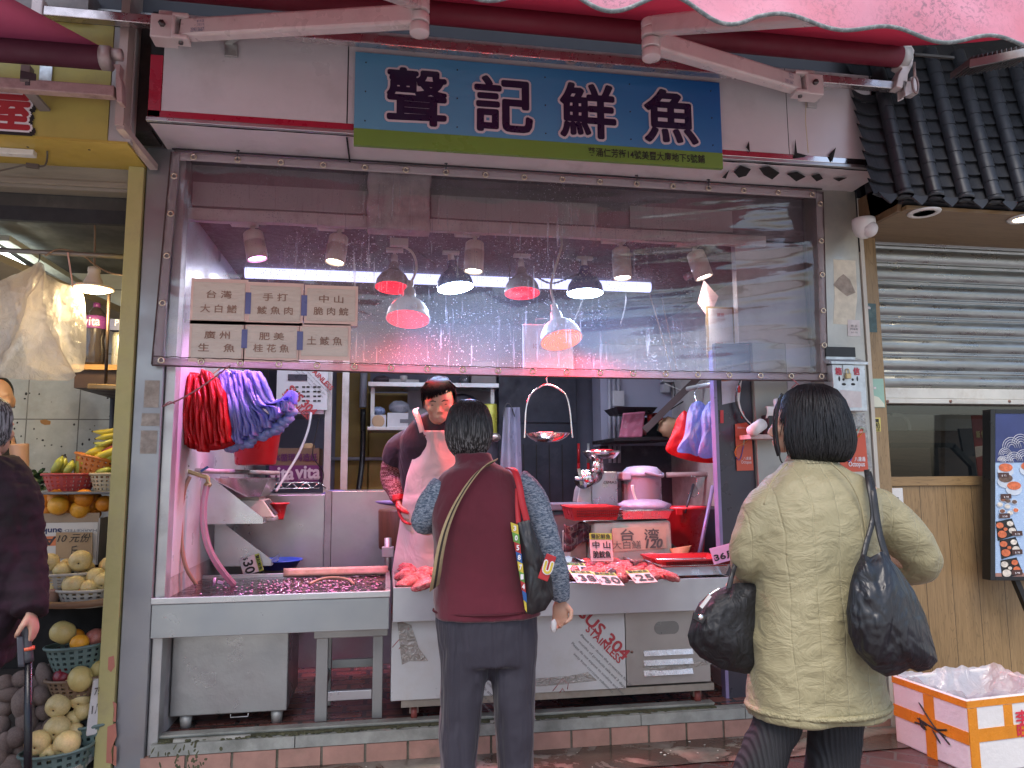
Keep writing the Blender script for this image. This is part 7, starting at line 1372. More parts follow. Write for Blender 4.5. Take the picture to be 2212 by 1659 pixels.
obj('rung', MB().box((X(708), .405, z0+.09), (X(803), .425, z1_+.09)), stm, STO, bevel=.002)
obj('side_rung', MB().box((X(684), .181, z0+.05), (X(704), .399, z1_+.05)).box((X(806), .181, z0+.05), (X(824), .399, z1_+.05)), stm, STO)
# counter
CT2 = thing('display_counter', 'stainless steel fish display counter with a bright front lip', 'counter', (.9, .3, .65)); kx0, kx1 = .032, 1.762; zc0 = at(850, 1344, 0).z; zc1 = .785
cnt = M('counter_steel', (.50, .51, .54), .40, .85, .10, 1.6, .03, 25, dirt=(.40, .40, .42), dsc=2, damt=.35)
obj('front_lip', MB().box((kx0, -.005, zc0), (kx1, .012, zc1)), cnt, CT2, bevel=.002)
obj('surface', MB().hexa([V((kx0, .0125, zc1-.04)), V((kx1, .0125, zc1-.04)), V((kx1, .74, zc1-.015)), V((kx0, .74, zc1-.015)), V((kx0, .0125, zc1-.03)), V((kx1, .0125, zc1-.03)), V((kx1, .74, zc1-.005)), V((kx0, .74, zc1-.005))]), steel_polish, CT2)
obj('end_plate', MB().box((kx0, .0125, zc0), (kx0+.01, .74, zc1)), steel, CT2); obj('end_plate', MB().box((kx1-.01, .0125, zc0), (kx1, .74, zc1)), steel, CT2)
a, c_ = at(1452, 1200, .66), at(1452, 1174, .66); e_ = at(1590, 1202, .50)
obj('splash', MB().hexa([V((a.x, .66, zc1)), V((kx1, .52, zc1)), V((kx1, .53, zc1)), V((a.x, .67, zc1)), V((a.x, .66, c_.z)), V((kx1, .52, e_.z-.0)), V((kx1, .53, e_.z)), V((a.x, .67, c_.z))]), M('splash_steel', (.32, .30, .30), .45, .6, .2, 3, dirt=(.5, .45, .45), dsc=2, damt=.4), CT2)
CO = thing('cooler_cabinet', 'white filmed under counter cooler on red castors with a vented motor panel', 'cooler', (.85, .3, .14)); cy = .05
zf0, zf1 = at(900, 1512, cy).z, zc0-.006; xa, xm, xb = .028, at(1353, 1420, cy).x, at(1534, 1420, cy).x
cfilm = M('cooler_film', (.56, .58, .575), .38, .1, .06, 2.4, .1, 9, dirt=(.44, .41, .34), dsc=2.6, damt=.4, dist=.02)
obj('filmed_door', MB().box((xa, cy, zf0), (xm-.004, cy+.5, zf1)), cfilm, CO, bevel=.003); obj('motor_panel', MB().box((xm, cy, zf0+.01), (xb, cy+.5, zf1)), M('motor_panel', (.40, .38, .35), .42, .6, .08, 2, dirt=(.27, .25, .22), dsc=3, damt=.35), CO, bevel=.003)
mb = MB().bold('SUS 304', at(1305, 1368, cy-.001), .1, .0024, 8, ex=dg, ey=dgu, fitw=.33, fith=.055).bold('STAINLESS', at(1305, 1392, cy-.001), .05, .0012, 6, ex=dg, ey=dgu, fitw=.24, fith=.034).bold('SUS 304', at(1010, 1400, cy-.001), .1, .0024, 8, ex=dg, ey=dgu, fitw=.33, fith=.055).bold('STAINLESS', at(1052, 1440, cy-.001), .05, .002, 6, ex=dg, ey=dgu, fitw=.24, fith=.034)
obj('lettering', mb, sus, CO); mb = MB()
for k, s in enumerate(('Please tear down the protective film in', 'months of products sale and 3 days', 'Please do not expose to sunshine and keep', 'away from corrosive substances.')): mb.text(s, at(1309-k*9, 1426+k*9.5, cy-.001), .02, ex=dg, ey=dgu, fitw=(.36, .33, .37, .28)[k], fith=.017); mb.text(s, at(1040-k*9, 1462+k*9.5, cy-.001), .02, ex=dg, ey=dgu, fitw=.34, fith=.017)
obj('lettering', mb, filmink, CO)
mb = MB()
for o_, s in ((at(1215, 1478, cy-.0015), .05), (at(868, 1385, cy-.0015), .045)): mb.tube([o_+V((-s, 0, -s*.6)), o_+V((0, 0, s*.5)), o_+V((s*.6, 0, 0)), o_+V((s*.5, 0, -s*.5))], .0016, 4); mb.tube([o_+V((-s*.3, 0, -s*.8)), o_+V((0, 0, -s*.4)), o_+V((s*.2, 0, -s*.7))], .0016, 4)
obj('printed_logo', mb, sus, CO)
tapec = MT('clear_tape', (.9, .88, .84), (.55, .52, .46), .15, .45, .2, .9, 25, .15)
for k_, px in enumerate(([(1100, 1470), (1155, 1466), (1230, 1460), (1270, 1452), (1290, 1470), (1180, 1482), (1105, 1484)], [(1380, 1440), (1440, 1452), (1560, 1430), (1520, 1425), (1450, 1438)], [(858, 1340), (888, 1350), (905, 1400), (925, 1428), (885, 1428), (868, 1436)])): obj('peeling_tape', MB().pxprism(px, cy-.0026-.001*k_, .0006), tapec, CO)
a = at(1440, 1356, cy-.001); hw_, hh = .062, .033
mb = MB().prism([(hw_*math.copysign(1, math.cos(k*math.pi/12))*.55+hh*math.cos(k*math.pi/12)*1.0, hh*math.sin(k*math.pi/12)) for k in range(24)], a, (1, 0, 0), (0, 0, 1), (0, .0005, 0)); obj('oval_plate', mb, M('oval_dark', (.20, .20, .19), .35, .6), CO)
for v in (1412, 1433, 1455):
 p = at(1390, v, cy), at(1496, v, cy); mb = MB().hexa([V((p[0].x, cy-.014, p[0].z-.010)), V((p[1].x, cy-.014, p[0].z-.010)), V((p[1].x, cy-.001, p[0].z-.012)), V((p[0].x, cy-.001, p[0].z-.012)), V((p[0].x, cy-.002, p[0].z+.014)), V((p[1].x, cy-.002, p[0].z+.014)), V((p[1].x, cy-.001, p[0].z+.014)), V((p[0].x, cy-.001, p[0].z+.014))]); obj('vent_hood', mb, M('vent_steel', (.62, .61, .58), .3, .7, .2, 20), CO)
obj('knob_hole', MB().cyl((xm+.03, cy-.003, at(1367, 1408, cy).z), (xm+.03, cy+.001, at(1367, 1408, cy).z), .007, n=10), M('rivet_brown', (.25, .15, .12), .5, .6), CO)
obj('base_rail', MB().box((xa+.05, cy+.01, zf0-.035), (xb+.02, cy+.05, zf0-.001)), M('rail_rusty', (.33, .30, .25), .5, .4, .25, 6, dirt=(.2, .12, .06), dsc=5, damt=.4), CO)
for x in (.14, xb-.06):
 obj('castor', MB().cyl((x-.014, cy+.06, .178), (x+.014, cy+.06, .178), .036, n=20), M('castor_red', (.22, .05, .04), .5, 0, .3, 20), CO); obj('castor_fork', MB().box((x-.022, cy+.04, .178), (x+.022, cy+.08, zf0-.036)), M('fork_rusty', (.28, .22, .18), .5, .5), CO)
T = thing('clear_container', 'cloudy plastic tub on the floor under the black handbag', 'tub', at(1600, 1510, .22)); a, c_ = at(1574, 1520, .22), at(1640, 1452, .22)
obj('tub', MB().hexa([V((a.x+.02, .22, .141)), V((a.x+.30, .22, .141)), V((a.x+.30, .45, .141)), V((a.x+.02, .45, .141)), V((a.x, .20, c_.z)), V((a.x+.32, .20, c_.z)), V((a.x+.32, .47, c_.z)), V((a.x, .47, c_.z))]), MT('tub_film', (.9, .88, .88), (.55, .46, .46), .3, .4, .4, .2, 30, .08), T, bevel=.008)
# ------------------------------------------------------------------ goods on and behind the counter
m, t, b = nodes('fish_flesh'); v = coords(t); n1 = noise(t, v, 2.2, 6, .7, 1.0); c = ramp(t, n1, [(.28, (.22, .012, .02)), (.42, (.50, .05, .06)), (.56, (.62, .20, .18)), (.72, (.68, .40, .36))]); L(t, c, b.inputs['Base Color'])
b.inputs['Roughness'].default_value = .16; b.inputs['Specular IOR Level'].default_value = .7; b.inputs['Subsurface Weight'].default_value = .15; b.inputs['Subsurface Radius'].default_value = (.02, .004, .003); L(t, bumpn(t, noise(t, v, 5, 4, .6), .4, .2), b.inputs['Normal']); flesh = m
skin_f = M('fish_skin', (.10, .085, .095), .2, .1, .5, 3, dirt=(.5, .2, .2), dsc=2, damt=.5, spec=.8)
fr_ = random.Random(21)
def blob(seed, sx, sy, sz):
 return MB().ell((0, 0, 0), (1, 1, 1), None, 26, 16, lambda d: 1+.20*mn.noise(V((d.x*1.5+seed, d.y*1.5, d.z*1.5)))+.10*mn.noise(V((d.x*4, d.y*4+seed, d.z*4)))+.04*mn.noise(V((d.x*10, d.y*10+seed, d.z*10))))
PF = [obj('fish_piece', blob(k*7.3, 1, 1, 1), flesh if k < 4 else skin_f, cat='fish', label='x') for k in range(5)]; used = set()
def fish(u, v, z, rx, rz, k=None, lab='pink cut piece of fresh fish heaped at the front of the counter', grp='cut fish on the counter front'):
 k = fr_.randrange(4) if k is None else k; p = atz(u, v, z); s = (p-CAM).dot(fw)/F*1.22
 o = PF[k] if k not in used else copy_thing(PF[k], p); used.add(k); o['label'] = lab; o['group'] = grp
 o.location = p; o.scale = (rx*s, rx*s*fr_.uniform(.5, .8), rz*s); o.rotation_euler = (fr_.uniform(-.3, .3), fr_.uniform(-.4, .4), fr_.uniform(-1, 1))
for u, v, rx, rz in ((1262, 1222, 22, 12), (1290, 1226, 22, 12), (1322, 1222, 26, 14), (1350, 1226, 24, 12), (1300, 1240, 22, 10), (1338, 1240, 24, 10), (1375, 1236, 22, 11), (1392, 1226, 22, 11), (1410, 1236, 20, 12), (1428, 1242, 26, 11), (1360, 1210, 20, 10), (1240, 1238, 16, 12), (1236, 1226, 12, 9), (1272, 1244, 16, 9), (1405, 1246, 20, 8), (1450, 1246, 16, 8), (1340, 1250, 20, 8), (1295, 1208, 24, 11), (1256, 1210, 12, 8), (1420, 1222, 20, 10), (1280, 1236, 20, 11), (1385, 1244, 18, 9), (1330, 1230, 20, 12), (1366, 1222, 18, 10), (1438, 1232, 16, 9)): fish(u, v, .80, rx, rz)
fish(1318, 1238, .81, 14, 8, 4); fish(1395, 1212, .80, 14, 7, 4)
for u, v, rx, rz in ((884, 1226, 24, 12), (876, 1244, 22, 12), (904, 1250, 24, 12), (922, 1240, 20, 13), (882, 1258, 22, 10), (915, 1262, 22, 9)): fish(u, v, .80, rx, rz, None, 'round pink fish slice at the left end of the counter', 'fish slices at the left of the counter')
def pan(lab, u0, u1, vt, vb, y0, y1, h, name='steel_tray', mat=None, cat='tray', z=None):
 a, c_ = at(u0, vb, y0), at(u1, vb, y0); z0_ = z if z is not None else a.z; T = thing(name, lab, cat, V(((a.x+c_.x)/2, (y0+y1)/2, z0_))); x0, x1 = a.x, c_.x; i = .018
 mb = MB().hexa([V((x0+i, y0+i, z0_)), V((x1-i, y0+i, z0_)), V((x1-i, y1-i, z0_)), V((x0+i, y1-i, z0_)), V((x0, y0, z0_+h)), V((x1, y0, z0_+h)), V((x1, y1, z0_+h)), V((x0, y1, z0_+h))]); mb.f.pop(1); mb.m.pop(); mb.s.pop()
 obj('pan', mb, mat or steel_polish, T, solid=.003); obj('rim', MB().tube([V((x0-.004, y0-.004, z0_+h)), V((x1+.004, y0-.004, z0_+h)), V((x1+.004, y1+.004, z0_+h)), V((x0-.004, y1+.004, z0_+h))], .005, 6, closed=True), mat or steel, T); return T
trm = M('tray_bright', (.62, .63, .63), .28, .9, .06)
pan('bright steel tray at the right front of the counter under the red basket', 1430, 1578, 1222, 1248, .10, .36, .055, mat=trm, z=.785)
pan('steel tray of fish in the middle of the counter', 1368, 1452, 1190, 1216, .34, .62, .05, mat=trm, z=.79)
fish(1392, 1203, .835, 20, 9, None, 'pink fish piece lying in the middle steel tray', 'fish in the middle tray'); fish(1412, 1206, .835, 18, 8, None, 'pink fish piece lying in the middle steel tray', 'fish in the middle tray')
pan('dark steel tray with a pale fish beside the tall price tag', 1222, 1262, 1192, 1212, .34, .60, .05, z=.79); fish(1250, 1200, .84, 13, 7, None, 'pale fish lying in the dark steel tray', 'fish in the dark tray')
def rbasket(lab, u0, u1, vb, y0, y1, h, z):
 T = pan(lab, u0, u1, 0, vb, y0, y1, h, 'red_basket', red_pl, 'basket', z); x0, x1 = at(u0, vb, y0).x, at(u1, vb, y0).x; mb = MB()
 for k in range(int((x1-x0)/.012)):
  for r in range(3): xx = x0+.03+k*.012; mb.box((xx, y0-.004+.0*r, z+h*(.25+.2*r)), (xx+.006, y0+.008, z+h*(.25+.2*r)+h*.10))
 obj('slots', mb, M('slot_dark_red', (.14, .005, .01), .6), T)
rbasket('shallow red basket nested on the bright steel tray', 1428, 1580, 1222, .08, .38, .035, .832)
# fish crate behind: cream box with a card, cloth, basket, tray
FBX = thing('cream_box', 'stained cream box on the counter carrying a handwritten card', 'box', at(1365, 1200, .52)); a, c_ = at(1278, 1200, .50), at(1452, 1128, .50); bz0 = .79
creamb = M('cream_box', (.68, .64, .56), .5, 0, .08, 3, dirt=(.30, .17, .10), dsc=3.4, damt=.4)
obj('shell', MB().hexa([V((a.x, .50, bz0)), V((c_.x, .50, bz0)), V((c_.x, .80, bz0)), V((a.x, .80, bz0)), V((a.x+.02, .515, c_.z)), V((c_.x, .515, c_.z+.01)), V((c_.x, .80, c_.z+.01)), V((a.x+.02, .80, c_.z))]), creamb, FBX, bevel=.02, seg=3)
a2, c2 = at(1232, 1215, .60), at(1280, 1150, .60); obj('side_flap', MB().box((a2.x, .60, bz0), (a.x-.002, .80, c2.z)), M('stained_side', (.42, .30, .26), .6, 0, .3, 6, dirt=(.25, .10, .08), dsc=4, damt=.5), FBX, bevel=.006)
T = thing('paper_card', 'beige card handwritten 台湾大白鱔 120 on the cream box', 'price sign', at(1385, 1190, .49)); obj('card', MB().pxprism([(1322, 1141), (1438, 1137), (1440, 1184), (1326, 1192)], .492, .004), M('card_beige', (.60, .51, .41), .75, 0, .12, 6, dirt=(.3, .18, .1), dsc=5, damt=.35), T)
gi = M('marker_grey', (.11, .13, .13), .7); mb = MB().bold('台  湾', at(1382, 1155, .489), .05, .0016, 6, fitw=.23, fith=.065).text('大白鱔', at(1354, 1177, .489), .04, fitw=.17, fith=.045).bold('120', at(1413, 1174, .489), .05, .003, 6, fitw=.10, fith=.05, shear=.2); obj('lettering', mb, gi, T)
obj('tied_cloth', MB().grid(lambda i, j: at(1218+74*i, 1192-60*j-(30*i*(1-j))+5*math.sin(i*9), .56-.02*math.sin(i*14)*(1-j)+.03*ns(i*4, j*4)), 26, 12), None or M_bricks('plaid_cloth', (.055, .012, .022), (.09, .02, .03), (.20, .13, .12), .035, .035, .002, 0, .8), label='dark plaid cloth hanging over the left end of the cream box', cat='cloth', solid=.006)
rbasket('tall red plastic basket on the plaid cloth beside the grinder', 1236, 1340, 1122, .48, .74, .075, at(1290, 1124, .48).z)
T = pan('steel tray with clear bags of minced fish on top of the cream box', 1342, 1452, 1098, 1120, .50, .78, .05, mat=trm, z=at(1400, 1121, .5).z); c = at(1398, 1096, .62); s = (c-CAM).dot(fw)/F
obj('minced_fish', MB().ell(c, (52*s, .11, 12*s), None, 26, 14, lambda d: 1+.2*ns(d.x*5, d.y*5, d.z*5)), M('mince_pale', (.56, .40, .46), .3, 0, .2, 30, .3, 60), label='pale minced fish in clear film on the steel tray', cat='minced fish'); obj('film', MB().ell(c+V((-.02, 0, .01)), (58*s, .13, 14*s), None, 24, 12, lambda d: 1+.16*ns(d.x*3+4, d.y*3, d.z*3)), MT('film_lilac', (.9, .85, .95), (.5, .42, .52), .1, .5, .3, .9, 16, .15), bpy.data.objects['minced_fish'])
obj('white_spoon', MB().tube(spline([at(1366, 1048, .6), at(1368, 1062, .6), at(1374, 1080, .6), at(1384, 1092, .6)], 5), [.010]*5+[.008]*6+[.013]*5, 8), white_pl, label='white plastic spoon stuck in the minced fish', cat='spoon')
obj('orange_scoop', MB().grid(lambda i, j: at(1446+14*(1-j)+ (48-8*(1-j))*i*(.55+.45*j), 1208-(22+10*i)*j+2*i, .44+.05*j-.02*math.sin(i*3)), 14, 12), M('scoop_orange', (.50, .21, .10), .6, 0, .12, 60, .5, 120), solid=.006, label='woven orange scoop standing in the tray near the splash', cat='scoop')
pricetag('tall price card lettered 中山脆鯇魚 standing over the fish', '', at(1299, 1182, .40), (1, 0, -.03), (.02, .25, 1), .130, .155, tm=M('tag_pink', (.66, .50, .50), .4), lines=('中 山', '脆鯇魚'))
ty_ = V((-.25, .85, .50))
for u, v, n_, lab in ((1262, 1246, '38', 'pink lit price tag reading 38 on the front edge of the counter'), (1314, 1250, '30', 'pink lit price tag reading 30 between the 38 and 25 tags'), (1386, 1245, '25', 'rightmost of the price tags lying along the counter edge, reading 25'), (1248, 1228, '25', 'price tag reading 25 tucked behind the 38 tag')): c = atz(u, v, .815); pricetag(lab, n_, c, V((1, 0, -.06 if u < 1350 else .02)), ty_, .115, .10, tm=M('tag_pink', (.66, .50, .50), .4))
pricetag('pink price tag reading 36斤 leaning on the splash', '36斤', at(1562, 1196, .06), (1, 0, .22), (-.15, .3, 1), .13, .085, band='', tm=M('tag_hot_pink', (.70, .34, .56), .4), pre='.')
# bench behind with grinder, urn, bucket
obj('dark_bench', MB().box((at(1192, 1090, .95).x, .98, .14), (2.30, 1.5, 1.085)), M('bench_dark', (.035, .037, .045), .5, .2, .2), label='dark bench behind the counter carrying the grinder and the urn', cat='bench', bevel=.006)
obj('grey_bin', MB().hexa([at(1206, 1230, .85), at(1262, 1230, .85), at(1262, 1230, .85)+V((0, .1, 0)), at(1206, 1230, .85)+V((0, .1, 0)), at(1196, 1104, .85), at(1264, 1100, .85), at(1264, 1100, .85)+V((0, .12, 0)), at(1196, 1104, .85)+V((0, .12, 0))]).box(at(1190, 1104, .83), at(1266, 1084, .98)), M('bin_grey', (.075, .08, .10), .5, 0, .15), label='dark grey lidded bin in front of the bench', cat='bin', bevel=.008)
GR = thing('meat_grinder', 'stainless meat grinder with a round top pan and red gloves on it', 'grinder', at(1290, 1090, 1.05)); gy = 1.05; G = lambda u, v: at(u, v, gy)
obj('motor_housing', MB().box((G(1278, 1090).x, 1.05, 1.086), (G(1336, 1090).x, 1.35, G(1300, 1018).z)), M('grinder_steel', (.42, .43, .46), .32, .9, .08), GR, bevel=.008)
obj('front_slope', MB().pxprism([(1246, 1086), (1278, 1094), (1278, 1024), (1262, 1026), (1258, 1040), (1250, 1060)], 1.03, .12), steel_dull, GR, bevel=.006); obj('feed_neck', MB().cyl(G(1290, 1024), G(1290, 990), .045, .04, 18), steel_polish, GR); obj('throat', MB().cyl(at(1290, 1026, 1.1), at(1258, 1036, .95), .05, .06, 16), steel_polish, GR); obj('wing_nut', MB().bar(at(1250, 1012, .95), at(1256, 1048, .95), .012, .02).cyl(at(1242, 1033, .93), at(1262, 1036, .95), .012), chrome, GR)
c = G(1299, 985); s = (c-CAM).dot(fw)/F; obj('top_pan', MB().lathe([(.0, -.02), (30*s, -.018), (41*s, .02), (43*s, .035), (40*s, .03), (29*s, -.008), (.0, -.01)], c, 30, None, 1, .7), steel_polish, GR); obj('maker_plate', MB().text('OMAS', at(1318, 1042, 1.045), .03, fitw=.09, fith=.018), ink, GR)
obj('red_gloves', MB().ell(c+V((0, 0, .03)), (32*s, .06, 5*s), None, 16, 8, lambda d: 1+.3*ns(d.x*4, d.y*4, d.z*4)), red_pl, label='red rubber gloves lying in the grinder pan', cat='gloves')
UR = thing('hot_water_urn', 'lavender white electric water urn with a handle on the bench', 'urn', at(1385, 1090, 1.05)); c = V((at(1388, 1090, 1.15).x, 1.15, 1.086)); H2 = at(1388, 1006, 1.05).z-1.086; urm = M('urn_white', (.46, .45, .54), .35, 0, .05)
obj('body', MB().lathe([(.0, 0), (.125, 0), (.13, .01), (.128, H2*.72), (.132, H2*.74), (.0, H2*.74)], c, 32), urm, UR); obj('lid', MB().lathe([(.137, H2*.745), (.138, H2*.84), (.10, H2*.97), (.05, H2), (.0001, H2)], c, 32), urm, UR); obj('spout_head', MB().box(c+V((-.165, -.09, H2*.66)), c+V((-.10, .06, H2*.86))), urm, UR, bevel=.012); obj('front_strip', MB().box(c+V((-.142, -.05, .02)), c+V((-.118, .02, H2*.64))), M('urn_strip', (.20, .17, .19), .3), UR)
obj('handle', MB().tube(spline([c+V((.137, -.03, H2*.8)), c+V((.09, -.13, H2*.76)), c+V((.0, -.155, H2*.82)), c+V((-.03, -.15, H2*.86))], 6), .012, 8), urm, UR)
BK2 = thing('red_bucket', 'red plastic bucket with a ladle in it behind the splash', 'bucket', at(1482, 1185, .85)); c = at(1484, 1200, .85); s = (c-CAM).dot(fw)/F; hB2 = at(1484, 1094, .85).z-c.z
obj('pail', MB().lathe([(.0, 0), (34*s, 0), (36*s, .01), (43*s, hB2-.02), (46*s, hB2-.015), (46*s, hB2), (42*s, hB2), (34*s, .02), (.0, .015)], c, 32), red_pl, BK2); obj('ear', MB().box(at(1462, 1112, .72), at(1472, 1098, .735)), red_pl, BK2)
obj('ladle', MB().tube([at(1480, 1108, .72), at(1488, 1080, .75), at(1498, 1046, .8)], [.006, .007, .009], 8), black_pl, label='black ladle handle leaning out of the red bucket', cat='ladle')
HS = thing('hanging_scale_pan', 'round steel pan hanging from a wire bail with red fish in it', 'hanging pan', at(1183, 950, .30)); hy = .30; c = at(1183, 938, hy); s = (c-CAM).dot(fw)/F
obj('pan', MB().lathe([(.0, -18*s), (25*s, -16*s), (42*s, -6*s), (47*s, .0), (49*s, .004), (45*s, .002), (40*s, -4*s), (24*s, -12*s), (.0, -14*s)], c, 32), steel_polish, HS)
obj('bail', MB().tube(spline([at(1133, 946, hy), at(1134, 930, hy), at(1137, 880, hy), at(1148, 850, hy), at(1170, 834, hy), at(1182, 831, hy), at(1196, 834, hy), at(1220, 850, hy), at(1230, 880, hy), at(1235, 930, hy), at(1237, 946, hy)], 6), .005, 8), chrome, HS); obj('hook', MB().tube(spline([at(1182, 812, hy), at(1181, 822, hy), at(1184, 831, hy)], 4), .004, 6), chrome, HS)
fish(1180, 934, .0, 1, 1); o = [q for q in bpy.data.objects if q.name.startswith('fish_piece')][-1]; o.location = c+V((0, 0, -.012)); o.scale = (28*s, 20*s, 9*s); o['label'] = 'red fish scraps lying in the hanging steel pan'; o['group'] = 'fish in the hanging pan'
for o in PF:
 if o['label'] == 'x': bpy.data.objects.remove(o)
# ================================================================== PEOPLE
skinm = M('skin', (.56, .33, .235), .5, 0, .08, 6, .06, 120, sss=.12, dist=.002)
def hand(mb, w_, d, n, s, curl=.6, k=1.0, th=1):
 w_, d, n, s = V(w_), V(d).normalized(), V(n).normalized(), V(s).normalized()
 mb.ell(w_+d*.045*k, (.040*k, .016*k, .055*k), Matrix((s, n, d)).transposed(), 14, 10)
 for i, off in enumerate((-.030, -.010, .010, .028)):
  p = w_+d*(.084-.004*abs(i-1.3))*k+s*off*k; P = [p-d*.02*k]; l = (.072, .080, .075, .058)[i]*k; c_ = curl*(1+.12*(i-1.5))
  P.append(p)
  for q, f in ((.45, .45), (.30, 1.25), (.25, 1.9)): a = c_*f; P.append(P[-1]+(d*math.cos(a)+n*math.sin(a))*l*q)
  mb.tube(P, [.0098*k, .0092*k, .0086*k, .008*k, .0068*k], 8)
 b = w_+d*.025*k-s*.028*k*th; mb.tube([b, b+(d*.6-s*th*.7+n*.35).normalized()*.035*k, b+(d*.8-s*th*.45+n*.6).normalized()*.065*k, b+(d*.85-s*th*.1+n*.75).normalized()*.085*k], [.014*k, .012*k, .0105*k, .008*k], 8)
def body(T, J, vox=.0055, head=True, face=0, tiltx=0, tilty=0, hr=(.078, .096, .116), hands=True):
 mb = MB(); g = lambda k: V(J[k])
 for s in 'LR':
  if 'hip'+s in J: mb.tube(spline([g('hip'+s), g('knee'+s), g('ank'+s)], 4), lerps([.078, .048, .036], 9), 12); a = g('ank'+s); mb.ell(a+V(J.get('toe', (0, .07, -.03))), (.042, .11, .032), None, 12, 8)
  mb.tube(spline([g('sh'+s), g('el'+s), g('wr'+s)], 5), lerps([.052, .043, .040, .036, .026], 11), 12)
  if hands: d, n, sd, cu, kk, th = J['hand'+s]; hand(mb, g('wr'+s), d, n, sd, cu, kk, th)
 mb.loft([(g('pel')-V((0, 0, .08)), .13, .09), (g('pel'), .155, .10), (g('pel').lerp(g('chest'), .5), .13, .09), (g('chest'), .145, .085), (g('neck')-V((0, 0, .05)), .10, .055), (g('neck'), .05, .05)], 20)
 mb.tube([g('neck')-V((0, 0, .04)), g('neck'), g('head')+V((0, 0, -.05))], [.06, .050, .048], 14)
 R = Matrix.Rotation(face, 3, 'Z') @ Matrix.Rotation(tilty, 3, 'Y') @ Matrix.Rotation(tiltx, 3, 'X'); h = g('head'); W = lambda x, y, z: h+R @ V((x, y, z))
 mb.ell(h, hr, R, 24, 18, lambda d: 1-.10*max(0, -d.z)*(abs(d.x)**.5)-.05*max(0, -d.z)*max(0, d.y))
 mb.ell(W(0, -.062, -.058), (.045, .035, .05), R, 14, 10)                       # jaw and chin
 mb.tube([W(0, -.088, .010), W(0, -.104, -.018), W(0, -.112, -.036)], [.008, .011, .013], 8); mb.ell(W(-.012, -.100, -.038), (.009, .009, .008), R, 8, 6); mb.ell(W(.012, -.100, -.038), (.009, .009, .008), R, 8, 6)
 for s in (-1, 1): mb.ell(W(s*.032, -.080, .020), (.024, .012, .009), R, 10, 8); mb.ell(W(s*.045, -.070, -.022), (.022, .02, .02), R, 10, 8); mb.ell(W(s*.081, .012, -.012), (.010, .020, .034), R, 10, 8)
 mb.ell(W(0, -.094, -.064), (.022, .009, .006), R, 10, 6); mb.ell(W(0, -.092, -.075), (.019, .010, .007), R, 10, 6)
 o = obj('body', mb, skinm, T, remesh=vox, smooth=3); return o, W, R
def faceparts(T, W, R, brow=(.03, .022, .02)):
 dk = M('eye_dark', (.02, .012, .01), .3); lipm = M('lips', (.42, .16, .14), .5)
 for s in (-1, 1):
  obj('eye', MB().ell(W(s*.031, -.0885, .002), (.0145, .006, .0032), R, 12, 6), dk, T); obj('eyebrow', MB().tube([W(s*.014, -.0955, .020), W(s*.030, -.0945, .026), W(s*.049, -.083, .022)], [.003, .0042, .002], 6), dk, T)
 obj('mouth', MB().tube([W(-.024, -.094, -.070), W(0, -.1035, -.0685), W(.024, -.094, -.070)], [.0012, .0024, .0012], 6), lipm, T)
def hair(T, c, prof, sx, sy, n, mat, R=None, rot=0, jit=.012, width=.0017, gap=None, seedv=1, lenv=.12, part=0):
 # prof: list of (radius, z) from the crown to the tips; a closed shell with many separate locks lying on it
 R = R or Matrix.Identity(3); r_ = random.Random(seedv); c = V(c); np_ = len(prof)
 def pt(a, t, f=1.0):
  q = t*(np_-1); k = min(int(q), np_-2); u = q-k; r = prof[k][0]+(prof[k+1][0]-prof[k][0])*u; z = prof[k][1]+(prof[k+1][1]-prof[k][1])*u
  return c+R @ V((r*f*sx*math.cos(a), r*f*sy*math.sin(a), z))
 def lim(a):
  if gap is None: return 1
  d = abs((a-gap[0]+math.pi) % (2*math.pi)-math.pi); return gap[2] if d < gap[1] else min(1, gap[2]+(d-gap[1])*3.0)
 mb = MB().grid(lambda i, j: pt(i*2*math.pi, j*lim(i*2*math.pi), .96+.02*ns(math.cos(i*6.28)*5, math.sin(i*6.28)*5, j*2)), 48, 18, closeu=True)
 for k in range(n):
  a = r_.uniform(0, 2*math.pi); l = lim(a)*(1+r_.uniform(-lenv, lenv*.45)); t0 = r_.uniform(.02, .5) if k % 3 else r_.uniform(0, .12); f = r_.uniform(.955, 1.03); da = r_.uniform(-.22, .22); ph = r_.uniform(0, 9)
  P = [pt(a+da*(q/8)**2+jit*2*ns(ph, q*.5), min(1.03, t0+(l-t0)*q/8), f+jit*ns(q*.4, ph)) for q in range(9)]
  if l > t0+.05: mb.tube(P, [width*.7]+[width*1.2]*6+[width*.9, width*.3], 4)
 return obj('hair', mb, mat, T)
def hairmat(name, col, grey=0, gcol=(.4, .4, .4), zc=9):
 m, t, b = nodes(name); v = coords(t, (1, 1, .06)); n1 = noise(t, v, 260, 3, .6); c = ramp(t, n1, [(.35, [q*.5 for q in col]), (.7, [q*1.7 for q in col])])
 if grey:
  g = ramp(t, noise(t, v, 190, 2, .5), [(.62-.2*grey, (0, 0, 0)), (.72-.15*grey, (1, 1, 1))]); sx = N(t, 'SeparateXYZ'); tc = N(t, 'TexCoord'); L(t, tc.outputs['Object'], sx.inputs[0]); zf = ramp(t, mth(t, 'MULTIPLY', mth(t, 'SUBTRACT', zc, sx.outputs[2]), 7), [(0, (.12,)*3), (1, (.9,)*3)]); c = mixc(t, mth(t, 'MULTIPLY', g, zf), c, gcol)
 L(t, c, b.inputs['Base Color']); b.inputs['Roughness'].default_value = .42; b.inputs['Specular IOR Level'].default_value = .4; return m
